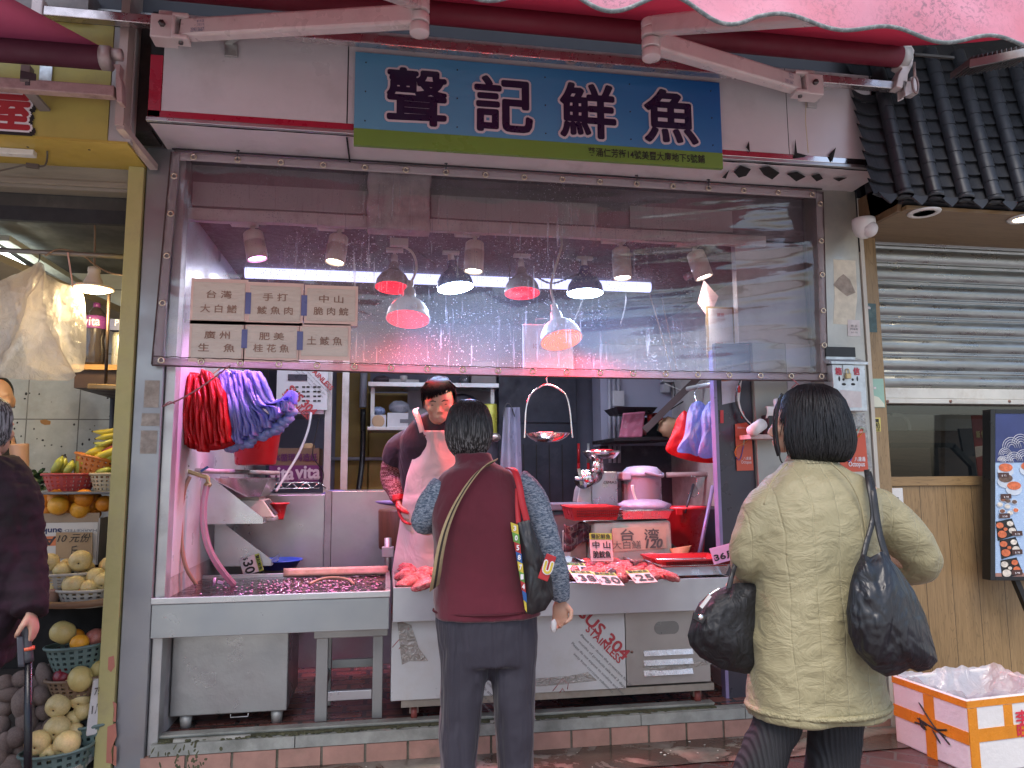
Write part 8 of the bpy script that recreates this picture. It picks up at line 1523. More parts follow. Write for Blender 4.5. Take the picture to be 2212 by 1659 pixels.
def rows(px, y, b, n=None):      # silhouette rows (v, u left, u right[, depth shift, half depth]) of a garment
 out = []
 for q in px: a, c_ = at(q[1], q[0], y), at(q[2], q[0], y); dy = q[3] if len(q) > 3 else 0; bb = q[4] if len(q) > 4 else b; m_ = (a+c_)/2; out.append((m_+V((0, dy, 0)), (c_-a).length/2, bb))
 return out
def dense(secs, k=4):
 P = spline([s[0] for s in secs], k); A = spline([V((s[1], s[2], 0)) for s in secs], k); return [(p, a.x, a.y) for p, a in zip(P, A)]
def ribbed(name, col, sc, st, axis=0, var=.12, rough=.85, knit=0):
 m, t, b = nodes(name); v = coords(t); sx = N(t, 'SeparateXYZ'); L(t, v, sx.inputs[0]); w_ = mth(t, 'SINE', mth(t, 'MULTIPLY', mth(t, 'ADD', sx.outputs[axis], mth(t, 'MULTIPLY', noise(t, v, 4, 2), .02)), sc))
 n1 = noise(t, v, 9, 5, .6); c = ramp(t, n1, [(.3, [q*(1-var) for q in col]), (.7, [q*(1+var) for q in col])]); c = mixc(t, .5, c, ramp(t, w_, [(0, (.45, .45, .45)), (.6, (1, 1, 1))]), 'MULTIPLY'); L(t, c, b.inputs['Base Color'])
 b.inputs['Roughness'].default_value = rough; L(t, bumpn(t, w_, st, .004), b.inputs['Normal']); return m
def foldmat(name, col, rough=.6, st=.5, sc=(5, 5, 2.2), sheen=0, var=.08, fine=200, fst=.08, dist=.03, spec=.5):
 m, t, b = nodes(name); v = coords(t, sc); n1 = noise(t, v, 1.6, 3, .5, 1.2); v2 = coords(t); n2 = noise(t, v2, fine, 2)
 L(t, ramp(t, noise(t, v2, 3, 4), [(.3, [q*(1-var) for q in col]), (.7, [min(1, q*(1+var)) for q in col])]), b.inputs['Base Color']); b.inputs['Roughness'].default_value = rough; b.inputs['Specular IOR Level'].default_value = spec
 if sheen: b.inputs['Sheen Weight'].default_value = sheen
 L(t, bumpn(t, n1, st, dist, bumpn(t, n2, fst, .002)), b.inputs['Normal']); return m
# ------------------------------------------------------------------ woman in the maroon vest
W1 = -.60; q = lambda u, v, dy=0: at(u, v, W1+dy)
P1 = thing('person', 'short haired woman in a maroon vest and grey trousers, seen from behind', 'person', (q(1050, 1600).x, W1, 0))
J = dict(hipL=q(1000, 1370), kneeL=q(990, 1545, -.01), ankL=V((q(985, 1700).x, W1-.02, .075)), hipR=q(1105, 1370), kneeR=q(1110, 1545), ankR=V((q(1112, 1700).x, W1+.01, .075)), pel=q(1050, 1330), chest=q(1040, 1110), neck=q(1018, 995, .03), head=q(1014, 930, .05),
 shL=q(960, 1050), elL=q(918, 1130, .03), wrL=q(940, 1136, .22), shR=q(1118, 1045), elR=q(1186, 1180, -.03), wrR=q(1211, 1296, .02),
 handL=((.3, .9, .25), (.6, -.2, -.5), (.5, .1, .8), .6, .85, 1), handR=((.0, .10, -1), (-.45, -.85, 0), (.85, -.45, .0), 1.05, .92, -1))
body(P1, J, .005, face=math.pi-.12)
trs = foldmat('trouser_grey', (.027, .024, .037), .7, .9, (5, 5, 1.1), .15, .1, 200, .1, .05)
mb = MB().loft(dense(rows([(1315, 940, 1160), (1345, 940, 1160), (1390, 946, 1158, 0, .13), (1430, 952, 1154, 0, .12)], W1, .135)), 32)
mb.loft(dense(rows([(1370, 942, 1056), (1440, 950, 1053), (1520, 950, 1043), (1590, 948, 1034), (1650, 950, 1028), (1706, 948, 1030)], W1-.005, .10)), 24); mb.loft(dense(rows([(1370, 1046, 1160), (1440, 1056, 1157), (1520, 1066, 1153), (1590, 1072, 1152), (1650, 1076, 1150), (1706, 1076, 1150)], W1, .10)), 24)
obj('trousers', mb, trs, P1, remesh=.009, smooth=6, disp=[(.016, .12)])
obj('shoes', MB().ell(V((q(985, 1700).x, W1+.03, .04)), (.05, .125, .045), None, 14, 8).ell(V((q(1112, 1700).x, W1+.06, .04)), (.05, .125, .045), None, 14, 8), black_pl, P1)
vestm = foldmat('vest_maroon', (.105, .008, .020), .9, .35, (5, 5, 1.6), .35, .14, 320, .18)
mb = MB().loft(dense(rows([(996, 990, 1062, .02, .07), (1008, 975, 1085, .01, .085), (1024, 952, 1108, 0, .10), (1060, 938, 1128, 0, .13), (1110, 932, 1140, -.01, .145), (1170, 936, 1146, -.01, .145), (1250, 940, 1152, 0, .14), (1300, 937, 1162, 0, .145), (1330, 938, 1166, 0, .15)], W1, .13)), 40, ex=2.5)
mb.loft(dense(rows([(978, 983, 1062, .04, .068), (990, 984, 1066, .03, .074), (1002, 984, 1068, .02, .08)], W1, .07), 3), 26)
obj('vest', mb, vestm, P1, remesh=.007, smooth=5, disp=[(.014, .10)])
obj('hem_seam', MB().tube([s[0]+V((s[1]*1.01*math.cos(a), s[2]*1.03*math.sin(a)-.002, .022)) for s in [rows([(1326, 937, 1166)], W1, .15)[0]] for a in [k*2*math.pi/40 for k in range(40)]], .0045, 6, closed=True), M('seam_maroon', (.075, .008, .016), .9), P1)
m, t, b = nodes('knit_bluegrey'); v = coords(t, (1, 1, 2.6)); n1 = noise(t, v, 70, 4, .7, .6); c = ramp(t, n1, [(.38, (.045, .075, .12)), (.5, (.17, .21, .27)), (.62, (.34, .38, .43))]); L(t, c, b.inputs['Base Color']); b.inputs['Roughness'].default_value = .9; L(t, bumpn(t, noise(t, v, 60, 4), .8, .008), b.inputs['Normal']); knit = m
def sleeve(T, pts, rads, mat, name='sleeve', n=20, **k): P = spline(pts, 6); return obj(name, MB().tube(P, lerps(rads, len(P)), n), mat, T, **k)
sleeve(P1, [q(1112, 1040), q(1150, 1080, -.01), q(1186, 1180, -.03), q(1204, 1250, -.01), q(1212, 1294, .015)], [.062, .066, .060, .055, .054, .045, .037], knit, remesh=.007, smooth=3, disp=[(.012, .05)])
sleeve(P1, [q(962, 1050), q(938, 1082), q(916, 1122, .02), q(926, 1132, .10), q(945, 1134, .20)], [.06, .064, .056, .050, .042, .036], knit, remesh=.007, smooth=3, disp=[(.012, .05)])
hm_ = hairmat('hair_black_grey', (.016, .014, .015), .6, (.30, .29, .29), q(1013, 925, .05).z+.03); hc = q(1013, 925, .05)
hair(P1, hc, [(.004, .124), (.045, .116), (.078, .088), (.096, .040), (.102, -.010), (.098, -.05), (.084, -.088), (.066, -.112)], .98, 1.06, 1500, hm_, None, gap=(R_(80), R_(62), .55), seedv=4, lenv=.10)
obj('mask_loop', MB().tube(spline([q(972, 935, .02), q(977, 950, .0), q(981, 972, .02), q(984, 985, .05)], 4), .0022, 6), white_pl, P1)
strapm = M('strap_tan', (.40, .30, .17), .85, 0, .12, 40, .3, 200); strapd = M('strap_black', (.03, .022, .018), .85)
def ribbon(pts, w_, side, mat, name, T, lift=.004): P = spline(pts, 7); n_ = len(P)-1; sd = V(side).normalized(); return obj(name, MB().grid(lambda i, j: P[int(round(i*n_))]+sd*(w_*(j-.5)), n_, 2), mat, T, solid=lift)
CBg = thing('crossbody_strap', 'tan and black striped strap worn across the back of the maroon vest', 'strap', q(1000, 1100, -.17))
sp_ = [q(1066, 998, -.07), q(1040, 1012, -.125), q(1010, 1048, -.155), q(982, 1095, -.165), q(962, 1145, -.17), q(950, 1195, -.165), q(943, 1240, -.14), q(938, 1270, -.09)]
ribbon(sp_, .046, (1, 0, .75), strapm, 'webbing', CBg); ribbon([p+V((0, -.004, 0)) for p in sp_], .011, (1, 0, .75), strapd, 'stripe', CBg)
TB = thing('tote_bag', 'black tote bag with red handles and a bright number printed side panel', 'bag', q(1150, 1320, -.15)); by_ = -.17
def sheet2(px, y, bulge, mat, name, T, n=10, th=.012):
 cx = sum(p[0] for p in px)/len(px); cy = sum(p[1] for p in px)/len(px); P = []
 for i in range(len(px)):
  a, b_ = V((px[i][0], px[i][1], 0)), V((px[(i+1) % len(px)][0], px[(i+1) % len(px)][1], 0)); P += [a.lerp(b_, k/5) for k in range(5)]
 N_ = len(P); f = lambda s: (lambda i, j: at(cx+(P[int(round(i*N_)) % N_].x-cx)*j, cy+(P[int(round(i*N_)) % N_].y-cy)*j, y+s*bulge*(1-j**2.5)+.012*ns((cx+(P[int(round(i*N_)) % N_].x-cx)*j)*.035, (cy+(P[int(round(i*N_)) % N_].y-cy)*j)*.02, s)*(1 if j < .97 else 0)+.006*ns((cx+(P[int(round(i*N_)) % N_].x-cx)*j)*.10, (cy+(P[int(round(i*N_)) % N_].y-cy)*j)*.06, s)*(1 if j < .97 else 0)))
 return obj(name, MB().grid(f(-1), N_, n, closeu=True).grid(f(1), N_, n, closeu=True), mat, T)
nylon = foldmat('black_nylon', (.020, .019, .021), .38, .5, (7, 7, 3), 0, .2, 300, .1)
sheet2([(1118, 1130), (1143, 1120), (1160, 1165), (1180, 1215), (1192, 1250), (1196, 1290), (1178, 1318), (1150, 1328), (1135, 1324), (1133, 1250), (1122, 1190)], W1+by_, .035, nylon, 'body_cloth', TB)
pcol = [M('print_'+n_, c, .5) for n_, c in (('green', (.12, .30, .05)), ('yellow', (.60, .46, .05)), ('blue', (.02, .10, .32)), ('red', (.42, .02, .025)))]
for k in range(9):
 v0 = 1128+k*21; x0 = 1104+k*3.4-(1.0 if k < 2 else 0); x1 = min(1119+k*2.6, 1137); x0 = min(x0, x1-4); px = [(x0, v0), (x1, v0+6), (x1+1.5, v0+27), (x0+3, v0+21)]; obj('print_patch', MB().pxprism(px, W1+by_-.012-.0004*k, .006), pcol[(k*3+1) % 4], TB)
 p = at((x0+x1)/2+1, v0+13, W1+by_-.0175-.0004*k)
 if k < 7: obj('lettering', MB().bold('305871429'[k], p, .02, .0010, 5, fitw=.010, fith=.018), whiteink, TB)
p = at(1183, 1226, W1+by_-.05); ex_, ey_ = V((.45, 0, -1)), V((1, 0, .35)); obj('emblem', MB().box(p+V((-.022, .002, -.05)), p+V((.02, .008, .05)), Matrix.Rotation(R_(22), 3, 'Y')), pcol[3], TB, bevel=.01)
obj('lettering', MB().slot(0).bold('U', p+V((0, -.001, 0)), .05, .006, 8, ex=(1, 0, -.3), ey=(.3, 0, 1), fitw=.03, fith=.044).slot(1).bold('U', p+V((0, -.004, 0)), .05, .002, 6, ex=(1, 0, -.3), ey=(.3, 0, 1), fitw=.03, fith=.044), [whiteink, pcol[1]], TB)
redh = M('red_webbing', (.50, .02, .03), .6); ribbon([q(1098, 1010, -.06), q(1112, 1018, -.115), q(1122, 1050, -.155), q(1128, 1085, -.165), q(1138, 1125, -.17)], .026, (1, 0, .1), redh, 'handle', TB); ribbon([q(1118, 1055, -.13), q(1118, 1090, -.15), q(1120, 1132, -.165)], .020, (1, 0, 0), redh, 'handle', TB)
obj('tissue', MB().ell(q(1196, 1352, -.04), (.012, .01, .026), None, 10, 8, lambda d: 1+.4*ns(d.x*4, d.y*4, d.z*4)), paper, label='crumpled white tissue held in the fist of the woman in the maroon vest', cat='tissue')
# ------------------------------------------------------------------ woman in the beige coat
W2 = -1.10; q = lambda u, v, dy=0: at(u, v, W2+dy)
P2 = thing('person', 'woman with a black bob in a long beige quilted coat, seen from behind', 'person', (q(1760, 1640).x, W2, 0))
J = dict(hipL=q(1690, 1400), kneeL=q(1660, 1590), ankL=V((q(1625, 1760).x, W2-.03, .075)), hipR=q(1815, 1400), kneeR=q(1805, 1590), ankR=V((q(1790, 1760).x, W2+.02, .075)), pel=q(1755, 1370), chest=q(1755, 1120), neck=q(1752, 990, .03), head=q(1726, 917, .05),
 shL=q(1672, 1062), elL=q(1612, 1190, .03), wrL=q(1600, 1240, .12), shR=q(1862, 1062), elR=q(1990, 1212, .0), wrR=q(1902, 1192, .05), handL=((-.2, .2, -1), (0, -1, 0), (1, 0, 0), .9, .9, 1), handR=((-.9, -.1, .15), (0, -1, 0), (0, 0, 1), .8, .9, 1))
body(P2, J, .006, face=R_(-118)-.2)
# coat with stitched vertical quilting
m, t, b = nodes('coat_beige'); v = coords(t); sx = N(t, 'SeparateXYZ'); L(t, v, sx.inputs[0]); xw = mth(t, 'ADD', sx.outputs[0], mth(t, 'MULTIPLY', noise(t, v, 3, 3), .05))
lp = mth(t, 'ABSOLUTE', mth(t, 'SUBTRACT', mth(t, 'FRACT', mth(t, 'MULTIPLY', xw, 11)), .5)); st_l = ramp(t, lp, [(0, (0, 0, 0)), (.05, (.75, .75, .75)), (.25, (1, 1, 1))]); wr = noise(t, coords(t, (5, 5, 9)), 1.7, 4, .6, 1.6)
n1 = noise(t, v, 2, 4); c = ramp(t, n1, [(.3, (.262, .23, .128)), (.7, (.30, .267, .155))]); c = mixc(t, mth(t, 'LESS_THAN', lp, .012), c, (.33, .29, .17)); L(t, c, b.inputs['Base Color']); b.inputs['Roughness'].default_value = .55; b.inputs['Sheen Weight'].default_value = .1
L(t, bumpn(t, st_l, .35, .012, bumpn(t, wr, .42, .03)), b.inputs['Normal']); coatm = m
mb = MB().loft(dense(rows([(996, 1712, 1806, .02, .075), (1012, 1690, 1828, .01, .09), (1040, 1656, 1872, 0, .12), (1090, 1632, 1890, 0, .15), (1160, 1632, 1888, 0, .165), (1250, 1640, 1872, 0, .16), (1340, 1634, 1868, 0, .165), (1430, 1628, 1884, 0, .17), (1500, 1626, 1900, 0, .175), (1540, 1626, 1905, 0, .178)], W2, .15)), 40, ex=2.4)
for pts, rr in (([q(1692, 1078), q(1652, 1106), q(1622, 1170, .02), q(1612, 1215, .05), q(1622, 1240, .16)], [.068, .080, .078, .070, .058, .05]), ([q(1846, 1078), q(1900, 1108), q(1958, 1165, .0), q(1990, 1212, .0), q(1960, 1226, .06), q(1905, 1206, .10)], [.070, .088, .088, .078, .072, .062, .05])):
 P = spline(pts, 6); mb.tube(P, lerps(rr, len(P)), 20)
obj('coat', mb, coatm, P2, remesh=.009, smooth=8, disp=[(.022, .16), (.008, .06)])
obj('coat_hem', MB().tube([s[0]+V((s[1]*1.015*math.cos(a), s[2]*1.02*math.sin(a), .02)) for s in [rows([(1532, 1625, 1906)], W2, .178)[0]] for a in [k*2*math.pi/48 for k in range(48)]], .011, 8, closed=True), foldmat('coat_band', (.26, .23, .13), .6, .5, (30, 30, 30)), P2)
obj('collar', MB().loft(dense(rows([(980, 1718, 1796, .03, .072), (990, 1714, 1800, .03, .078), (1002, 1706, 1808, .02, .085)], W2, .08), 3), 28), ribbed('collar_rib', (.35, .31, .19), 400, .5), P2)
for pts in ([q(1795, 1000, -.10), q(1835, 1040, -.155), q(1862, 1100, -.165), (q(1872, 1180, -.16))], [q(1700, 1002, -.09), q(1668, 1040, -.14), q(1650, 1090, -.15)]): obj('raglan_seam', MB().tube(spline(pts, 6), .003, 6), M('seam_beige', (.30, .26, .15), .7), P2)
rib = ribbed('ribbed_black', (.020, .020, .024), 420, .6, 0, .2)
mb = MB()
for px in ([(1500, 1640, 1742), (1560, 1632, 1728), (1610, 1612, 1706), (1660, 1590, 1690), (1710, 1575, 1672), (1770, 1560, 1660)], [(1500, 1748, 1866), (1560, 1754, 1858), (1610, 1752, 1852), (1660, 1746, 1846), (1710, 1742, 1840), (1770, 1738, 1836)]): mb.loft(dense(rows(px, W2, .085)), 28)
obj('trousers', mb, rib, P2, smooth=2, disp=[(.02, .07)])
obj('shoes', MB().ell(V((q(1612, 1770).x, W2+.03, .045)), (.05, .125, .045), None, 14, 8).ell(V((q(1790, 1770).x, W2+.06, .045)), (.05, .125, .045), None, 14, 8), black_pl, P2)
hb_ = hairmat('hair_black', (.010, .010, .012)); hc = q(1757, 912, .04)
hair(P2, hc, [(.004, .150), (.05, .143), (.092, .118), (.118, .075), (.134, .02), (.143, -.03), (.146, -.07), (.140, -.108), (.124, -.140), (.104, -.152)], 1.0, .98, 1900, hb_, None, gap=(R_(146), R_(46), .50), seedv=8, lenv=.09, width=.0018)
obj('fringe_lock', MB().tube(spline([q(1690, 850, .02), q(1672, 895, .04), q(1672, 950, .05), q(1680, 985, .06)], 6), [.006]*6+[.004]*13, 6).tube(spline([q(1684, 860, .0), q(1676, 920, .02), q(1684, 985, .03), q(1690, 1000, .03)], 6), [.007]*12+[.003]*7, 6), hb_, P2)
GLS = thing('glasses', 'thin dark framed glasses at the left edge of the black bob', 'glasses', q(1672, 908, .1)); c = q(1671, 912, .10); obj('rim', MB().tube([c+V((.010*math.cos(a), .02*math.cos(a), .024*math.sin(a))) for a in [k*math.pi/9 for k in range(18)]], .0022, 6, closed=True).tube([q(1671, 900, .10), q(1692, 902, .04)], .0022, 6), M('glasses_dark', (.05, .03, .03), .3), GLS)
nyl2 = foldmat('bag_black_glossy', (.013, .014, .018), .36, .6, (7, 7, 3), 0, .3, 90, .12, .04, .5)
B1 = thing('shoulder_bag', 'large glossy black slouchy shoulder bag on the right arm of the beige coat', 'bag', q(1930, 1450, -.25))
sheet2([(1862, 1196), (1880, 1204), (1906, 1190), (1940, 1226), (1975, 1276), (2000, 1330), (2020, 1400), (2026, 1428), (2010, 1446), (1985, 1452), (1966, 1444), (1945, 1456), (1915, 1462), (1885, 1446), (1850, 1410), (1832, 1366), (1828, 1320), (1836, 1262), (1846, 1226)], W2-.24, .085, nyl2, 'body_cloth', B1, 18)
for pts in ([q(1872, 1016, -.08), q(1876, 1040, -.15), q(1884, 1080, -.18), q(1886, 1120, -.19), q(1874, 1165, -.215), q(1864, 1205, -.235)], [q(1876, 1020, -.08), q(1886, 1060, -.17), q(1893, 1110, -.19), q(1902, 1160, -.21), q(1918, 1212, -.235)]): ribbon(pts, .022, (1, 0, .1), nylon, 'strap', B1, .006)
B2 = thing('hand_bag', 'black quilted handbag with a silver zip held at the left of the beige coat', 'bag', q(1565, 1450, .02))
sheet2([(1580, 1262), (1600, 1258), (1642, 1262), (1646, 1452), (1610, 1456), (1560, 1446), (1512, 1420), (1490, 1394), (1485, 1372), (1496, 1332), (1510, 1302), (1534, 1280)], W2+.04, .07, foldmat('bag_black_matte', (.010, .010, .012), .6, .6, (9, 9, 7), 0, .3, 120, .2), 'body_cloth', B2, 14)
ribbon([q(1574, 1272, -.01), q(1582, 1240, .0), q(1592, 1214, .03), q(1604, 1234, .03)], .022, (1, 0, .2), nylon, 'handle', B2, .006); obj('zip', MB().tube(spline([q(1520, 1302, -.02), q(1534, 1284, -.03), q(1556, 1270, -.03)], 5), .004, 6).bar(q(1514, 1312, -.03), q(1534, 1286, -.04), .010, .012), chrome, B2)
obj('flap', MB().pxprism([(1500, 1322), (1530, 1330), (1518, 1350), (1496, 1338)], W2-.035, .012), black_pl, B2, bevel=.004); obj('stud', MB().ell(q(1514, 1333, -.15), (.010, .006, .010), None, 12, 8), chrome, B2)
# ------------------------------------------------------------------ shopkeeper
YM = .78; q = lambda u, v, dy=0: at(u, v, YM+dy)
P3_ = thing('person', 'shopkeeper in a dark tee shirt and pale pink apron looking down behind the counter', 'person', (q(930, 1300).x, YM, .14))
J = dict(hipL=q(890, 1300, .06), kneeL=q(890, 1430, .06), ankL=V((q(890, 1500).x, YM+.06, .22)), hipR=q(970, 1300, .06), kneeR=q(970, 1430, .06), ankR=V((q(970, 1500).x, YM+.06, .22)), toe=(0, -.07, -.03), pel=q(935, 1270, .06), chest=q(934, 1030, -.06), neck=q(940, 918, -.22), head=q(949, 866, -.36),
 shL=q(880, 958, -.12), elL=q(852, 1030, .02), wrL=q(862, 1078, -.10), shR=q(1000, 958, -.12), elR=q(1032, 1060, -.05), wrR=q(1010, 1110, -.25), handL=((.25, -.3, -1), (.8, -.4, .2), (.3, .9, 0), .75, 1, 1), handR=((-.3, -.8, -.4), (0, 0, -1), (1, 0, 0), .6, 1, 1))
o_, Wf, Rf = body(P3_, J, .0055, face=-.10, tiltx=R_(20), tilty=R_(-4), hr=(.084, .102, .124)); faceparts(P3_, Wf, Rf)
tee = foldmat('tee_dark', (.020, .009, .017), .85, .5, (6, 6, 3), .1)
mb = MB().loft(dense(rows([(897, 920, 968, -.23, .06), (908, 898, 988, -.22, .09), (930, 876, 1004, -.19, .125), (960, 862, 1016, -.16, .145), (1010, 862, 1018, -.09, .15), (1100, 868, 1008, -.01, .13), (1200, 866, 1006, .04, .13), (1290, 862, 1010, .06, .13)], YM, .12)), 34)
for pts, rr in (([q(888, 950, -.12), q(862, 968, -.08), q(850, 996, -.03)], [.07, .078, .072]), ([q(992, 950, -.12), q(1018, 975, -.1), q(1028, 1010, -.07)], [.07, .078, .072])): P = spline(pts, 6); mb.tube(P, lerps(rr, len(P)), 18)
obj('tee_shirt', mb, tee, P3_, remesh=.008, smooth=4, disp=[(.012, .08)])
obj('trousers', MB().loft(dense(rows([(1270, 866, 1006), (1330, 862, 1010), (1400, 864, 1008)], YM+.06, .13)), 24).tube([J['hipL'], J['kneeL'], J['ankL']], [.1, .085, .07], 14).tube([J['hipR'], J['kneeR'], J['ankR']], [.1, .085, .07], 14), trs, P3_)
obj('boots', MB().ell(J['ankL']+V((0, -.05, -.03)), (.06, .14, .06), None, 14, 8).ell(J['ankR']+V((0, -.05, -.03)), (.06, .14, .06), None, 14, 8), black_pl, P3_)
gm_, t, b = nodes('gingham_red'); v = coords(t, (1, 1, 1)); ck = N(t, 'TexChecker'); ck.inputs['Scale'].default_value = 95; ck.inputs[1].default_value = (.36, .17, .16, 1); ck.inputs[2].default_value = (.15, .025, .032, 1); L(t, v, ck.inputs[0]); L(t, mixc(t, .25, ck.outputs[0], ramp(t, noise(t, v, 14, 3), [(.3, (.4, .3, .3)), (.7, (1, 1, 1))]), 'MULTIPLY'), b.inputs['Base Color']); b.inputs['Roughness'].default_value = .7; L(t, bumpn(t, noise(t, coords(t, (3, 3, 12)), 3, 3, .5, 1), .6, .03), b.inputs['Normal'])
sleeve(P3_, [q(850, 990, -.03), q(848, 1025, .02), q(855, 1055, -.04), q(862, 1080, -.10)], [.060, .070, .070, .064, .052, .036], gm_, 'oversleeve', disp=[(.02, .05)]); sleeve(P3_, [q(1026, 1005, -.07), q(1034, 1055, -.05), q(1012, 1108, -.24)], [.06, .066, .06, .04], gm_, 'oversleeve')
mb = MB(); hand(mb, q(860, 1080, -.10), (.25, -.35, -1), (.8, -.4, .2), (.3, .9, 0), .7, 1.12, 1); mb.tube([q(860, 1072, -.09), q(861, 1084, -.105)], [.042, .036], 14); obj('red_glove', mb, red_pl, P3_, remesh=.005, smooth=2)
apm_ = foldmat('apron_pink', (.66, .50, .48), .38, .5, (4, 4, 2.4), 0, .05, 150, .03)
ar = [(930, 905, 978), (950, 903, 985), (985, 893, 996), (1030, 878, 1006), (1080, 870, 1010), (1140, 862, 1012), (1200, 852, 1014), (1245, 846, 1018)]
def af(i, j):
 k = j*(len(ar)-1); a = min(int(k), len(ar)-2); f = k-a; v_ = ar[a][0]+(ar[a+1][0]-ar[a][0])*f; u0 = ar[a][1]+(ar[a+1][1]-ar[a][1])*f; u1 = ar[a][2]+(ar[a+1][2]-ar[a][2])*f; s = i*2-1
 yy = -.345+.16*min(1, j*1.2)+.05*s*s+.012*ns(i*4, j*5)+.012*math.sin(i*7+j*2)*j-(.012 if .55 < j < .58 else 0); return q(u0+(u1-u0)*i, v_, yy)
obj('apron', MB().grid(af, 30, 40), apm_, P3_, solid=.003); ribbon([q(912, 934, -.335), q(904, 905, -.34), q(897, 888, -.30), q(900, 882, -.22)], .030, (1, 0, .25), apm_, 'apron_strap', P3_); ribbon([q(974, 934, -.335), q(982, 905, -.34), q(985, 888, -.30), q(980, 882, -.22)], .030, (1, 0, -.25), apm_, 'apron_strap', P3_); obj('apron_eyelet', MB().ell(q(917, 941, -.35), (.007, .003, .007), None, 10, 6), ink, P3_)
hb3 = hairmat('hair_black_dull', (.007, .006, .007)); hb3.node_tree.nodes['Principled BSDF'].inputs['Specular IOR Level'].default_value = .12; hb3.node_tree.nodes['Principled BSDF'].inputs['Roughness'].default_value = .55
obj('hair', MB().ell(Wf(0, .022, .022), (.093, .102, .118), Rf, 30, 20, lambda d: (.97+.03*ns(d.x*6, d.y*6, d.z*6)) if d.y > -.45-.35*max(0, d.z-.35) or d.z > .62 else .80), hb3, P3_)
rr = random.Random(4); mb = MB()
for k in range(420):
 a = rr.uniform(-1, 1); x = .088*a; mb.tube([Wf(x*.35+.01, -.01, .138), Wf(x*.75, -.075, .122), Wf(x*.98+rr.uniform(-.01, .012), -.100+.035*a*a, .088+rr.uniform(-.006, .006)), Wf(x+rr.uniform(-.016, .012), -.104+.045*a*a, .056+.034*max(0, min(1, a+.35))+rr.uniform(-.014, .014)-.02*abs(a))], [.0022, .0032, .003, .0008], 4)
 b_ = rr.choice((-1, 1)); z = rr.uniform(.0, .10); mb.tube([Wf(b_*.05, .02, .13), Wf(b_*.088, -.01+rr.uniform(-.03, .06), .07), Wf(b_*.095, .0+rr.uniform(-.035, .06), .03), Wf(b_*.092, rr.uniform(-.04, .06), -.012+rr.uniform(-.02, .02))], [.002, .003, .003, .001], 4)
obj('hair_locks', mb, hb3, P3_)
# ------------------------------------------------------------------ old customer at the left edge, and the seller behind
YL = -.45; q = lambda u, v, dy=0: at(u-20, v, YL+dy)
P4 = thing('person', 'grey haired old customer in a dark plum quilted jacket holding a walking pole', 'person', (q(0, 1600).x, YL, 0))
J = dict(hipL=q(-110, 1360), kneeL=q(-112, 1550), ankL=V((q(-112, 1700).x, YL, .075)), hipR=q(-48, 1360), kneeR=q(-46, 1550), ankR=V((q(-46, 1700).x, YL, .075)), pel=q(-60, 1330), chest=q(-14, 1110), neck=q(-8, 990), head=q(-14, 925, .02), shL=q(-90, 1050), elL=q(-125, 1190), wrL=q(-110, 1320), shR=q(40, 1060), elR=q(58, 1200, -.01), wrR=q(84, 1318, -.09), handL=((0, .1, -1), (0, 1, 0), (1, 0, 0), .8, .9, 1), handR=((.25, .1, -1), (-1, .1, -.2), (.0, 1, 0), .9, .95, 1))
body(P4, J, .0065, face=R_(150))
plum = ribbed('plum_quilt', (.016, .003, .010), 90, .3, 2, .7, .85)
mb = MB().loft(dense(rows([(985, -52, 36, .0, .08), (1005, -80, 52, 0, .10), (1050, -120, 72, 0, .13), (1120, -128, 74, 0, .15), (1250, -126, 72, 0, .15), (1360, -130, 40, 0, .15), (1440, -132, 14, 0, .14)], YL, .14)), 36)
P = spline([q(34, 1040), q(58, 1100, .0), q(66, 1200, .0), q(82, 1285, -.05), q(84, 1326, -.09)], 6); mb.tube(P, lerps([.085, .088, .085, .085, .072, .056], len(P)), 18); P = spline([q(-86, 1040), q(-120, 1180), q(-112, 1310)], 6); mb.tube(P, lerps([.085, .08, .06], len(P)), 16)
obj('jacket', mb, plum, P4, remesh=.009, smooth=5, disp=[(.03, .09), (.012, .03)])
obj('trousers', MB().tube(spline([q(-110, 1380), q(-112, 1550), q(-112, 1690)], 4), .09, 16).tube(spline([q(-48, 1380), q(-46, 1550), q(-46, 1690)], 4), .09, 16), trs, P4)
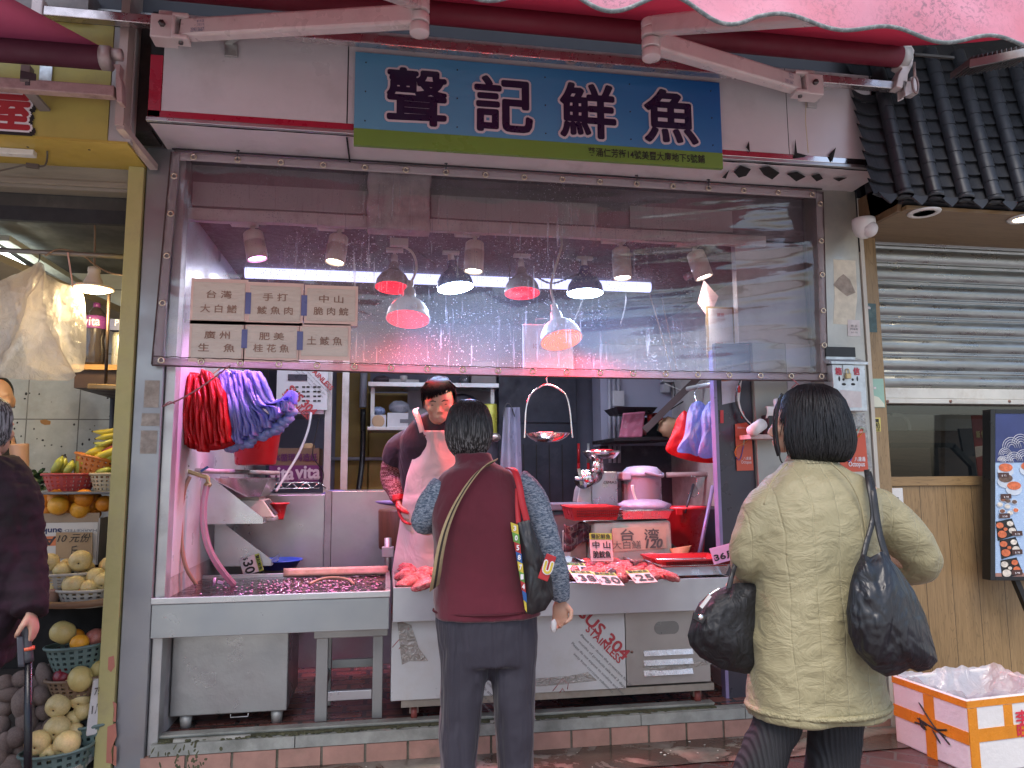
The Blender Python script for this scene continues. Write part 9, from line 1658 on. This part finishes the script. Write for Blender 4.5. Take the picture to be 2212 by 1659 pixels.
hair(P4, q(-14, 918, .02), [(.004, .120), (.045, .112), (.078, .085), (.092, .040), (.096, -.010), (.090, -.05), (.074, -.08)], .98, 1.05, 1000, hairmat('hair_grey', (.035, .035, .038), .9, (.34, .34, .36)), None, gap=(R_(60), R_(50), .55), seedv=6, lenv=.12)
obj('glasses_temple', MB().tube(spline([q(30, 905, .05), q(40, 925, .08), q(44, 945, .09), q(36, 952, .10)], 4), .002, 6), M('glasses_dark', (.05, .03, .03), .3), P4)
TPo = thing('walking_pole', 'black trekking pole with an orange ring held by the old customer at the left edge', 'walking pole', (q(58, 1650).x, YL, 0));
q = lambda u, v, dy=0: at(u, v, YL+dy-.15)
obj('grip', MB().tube(spline([q(60, 1345, .06), q(57, 1380, .05), q(60, 1430, .05)], 4), [.02]*3+[.017]*3+[.020]*3, 12), M('grip_grey', (.05, .052, .06), .5), TPo); obj('shaft', MB().cyl(q(62, 1420, .05), V((q(54, 1700).x, YL-.10, 0)), .0135, n=12), M('pole_black', (.010, .010, .013), .25, .3), TPo)
obj('orange_ring', MB().cyl(q(61, 1397, .05), q(61, 1404, .05), .0215, n=14), M('ring_orange', (.7, .13, .06), .4), TPo); obj('wrist_strap', MB().grid(lambda i, j: q(36+14*i+3*j, 1375+66*j, .02+.01*i), 4, 8), M('strap_slate', (.07, .075, .09), .7), TPo, solid=.004)
YS = .75; q = lambda u, v, dy=0: at(u, v, YS+dy)
P5 = thing('person', 'fruit seller mostly hidden under the plastic bags, only the brow showing', 'person', (q(-14, 1500).x, YS, 0))
J = dict(pel=q(-20, 1220), chest=q(-20, 1050), neck=q(-12, 925), head=q(-8, 862), shL=q(-75, 960), elL=q(-90, 1060), wrL=q(-80, 1150), shR=q(40, 960), elR=q(45, 1060), wrR=q(30, 1150)); body(P5, J, .008, face=.5, hands=False)
obj('shirt', MB().loft(dense(rows([(930, -42, 16, 0, .07), (955, -80, 30, 0, .11), (1050, -85, 28, 0, .13), (1300, -85, 20, 0, .13), (1640, -80, 10, 0, .13)], YS, .12)), 24), M('dark_shirt', (.02, .02, .025), .8), P5); obj('hair', MB().ell(q(-12, 848, .02), (.088, .10, .10), None, 20, 14), hb_, P5)
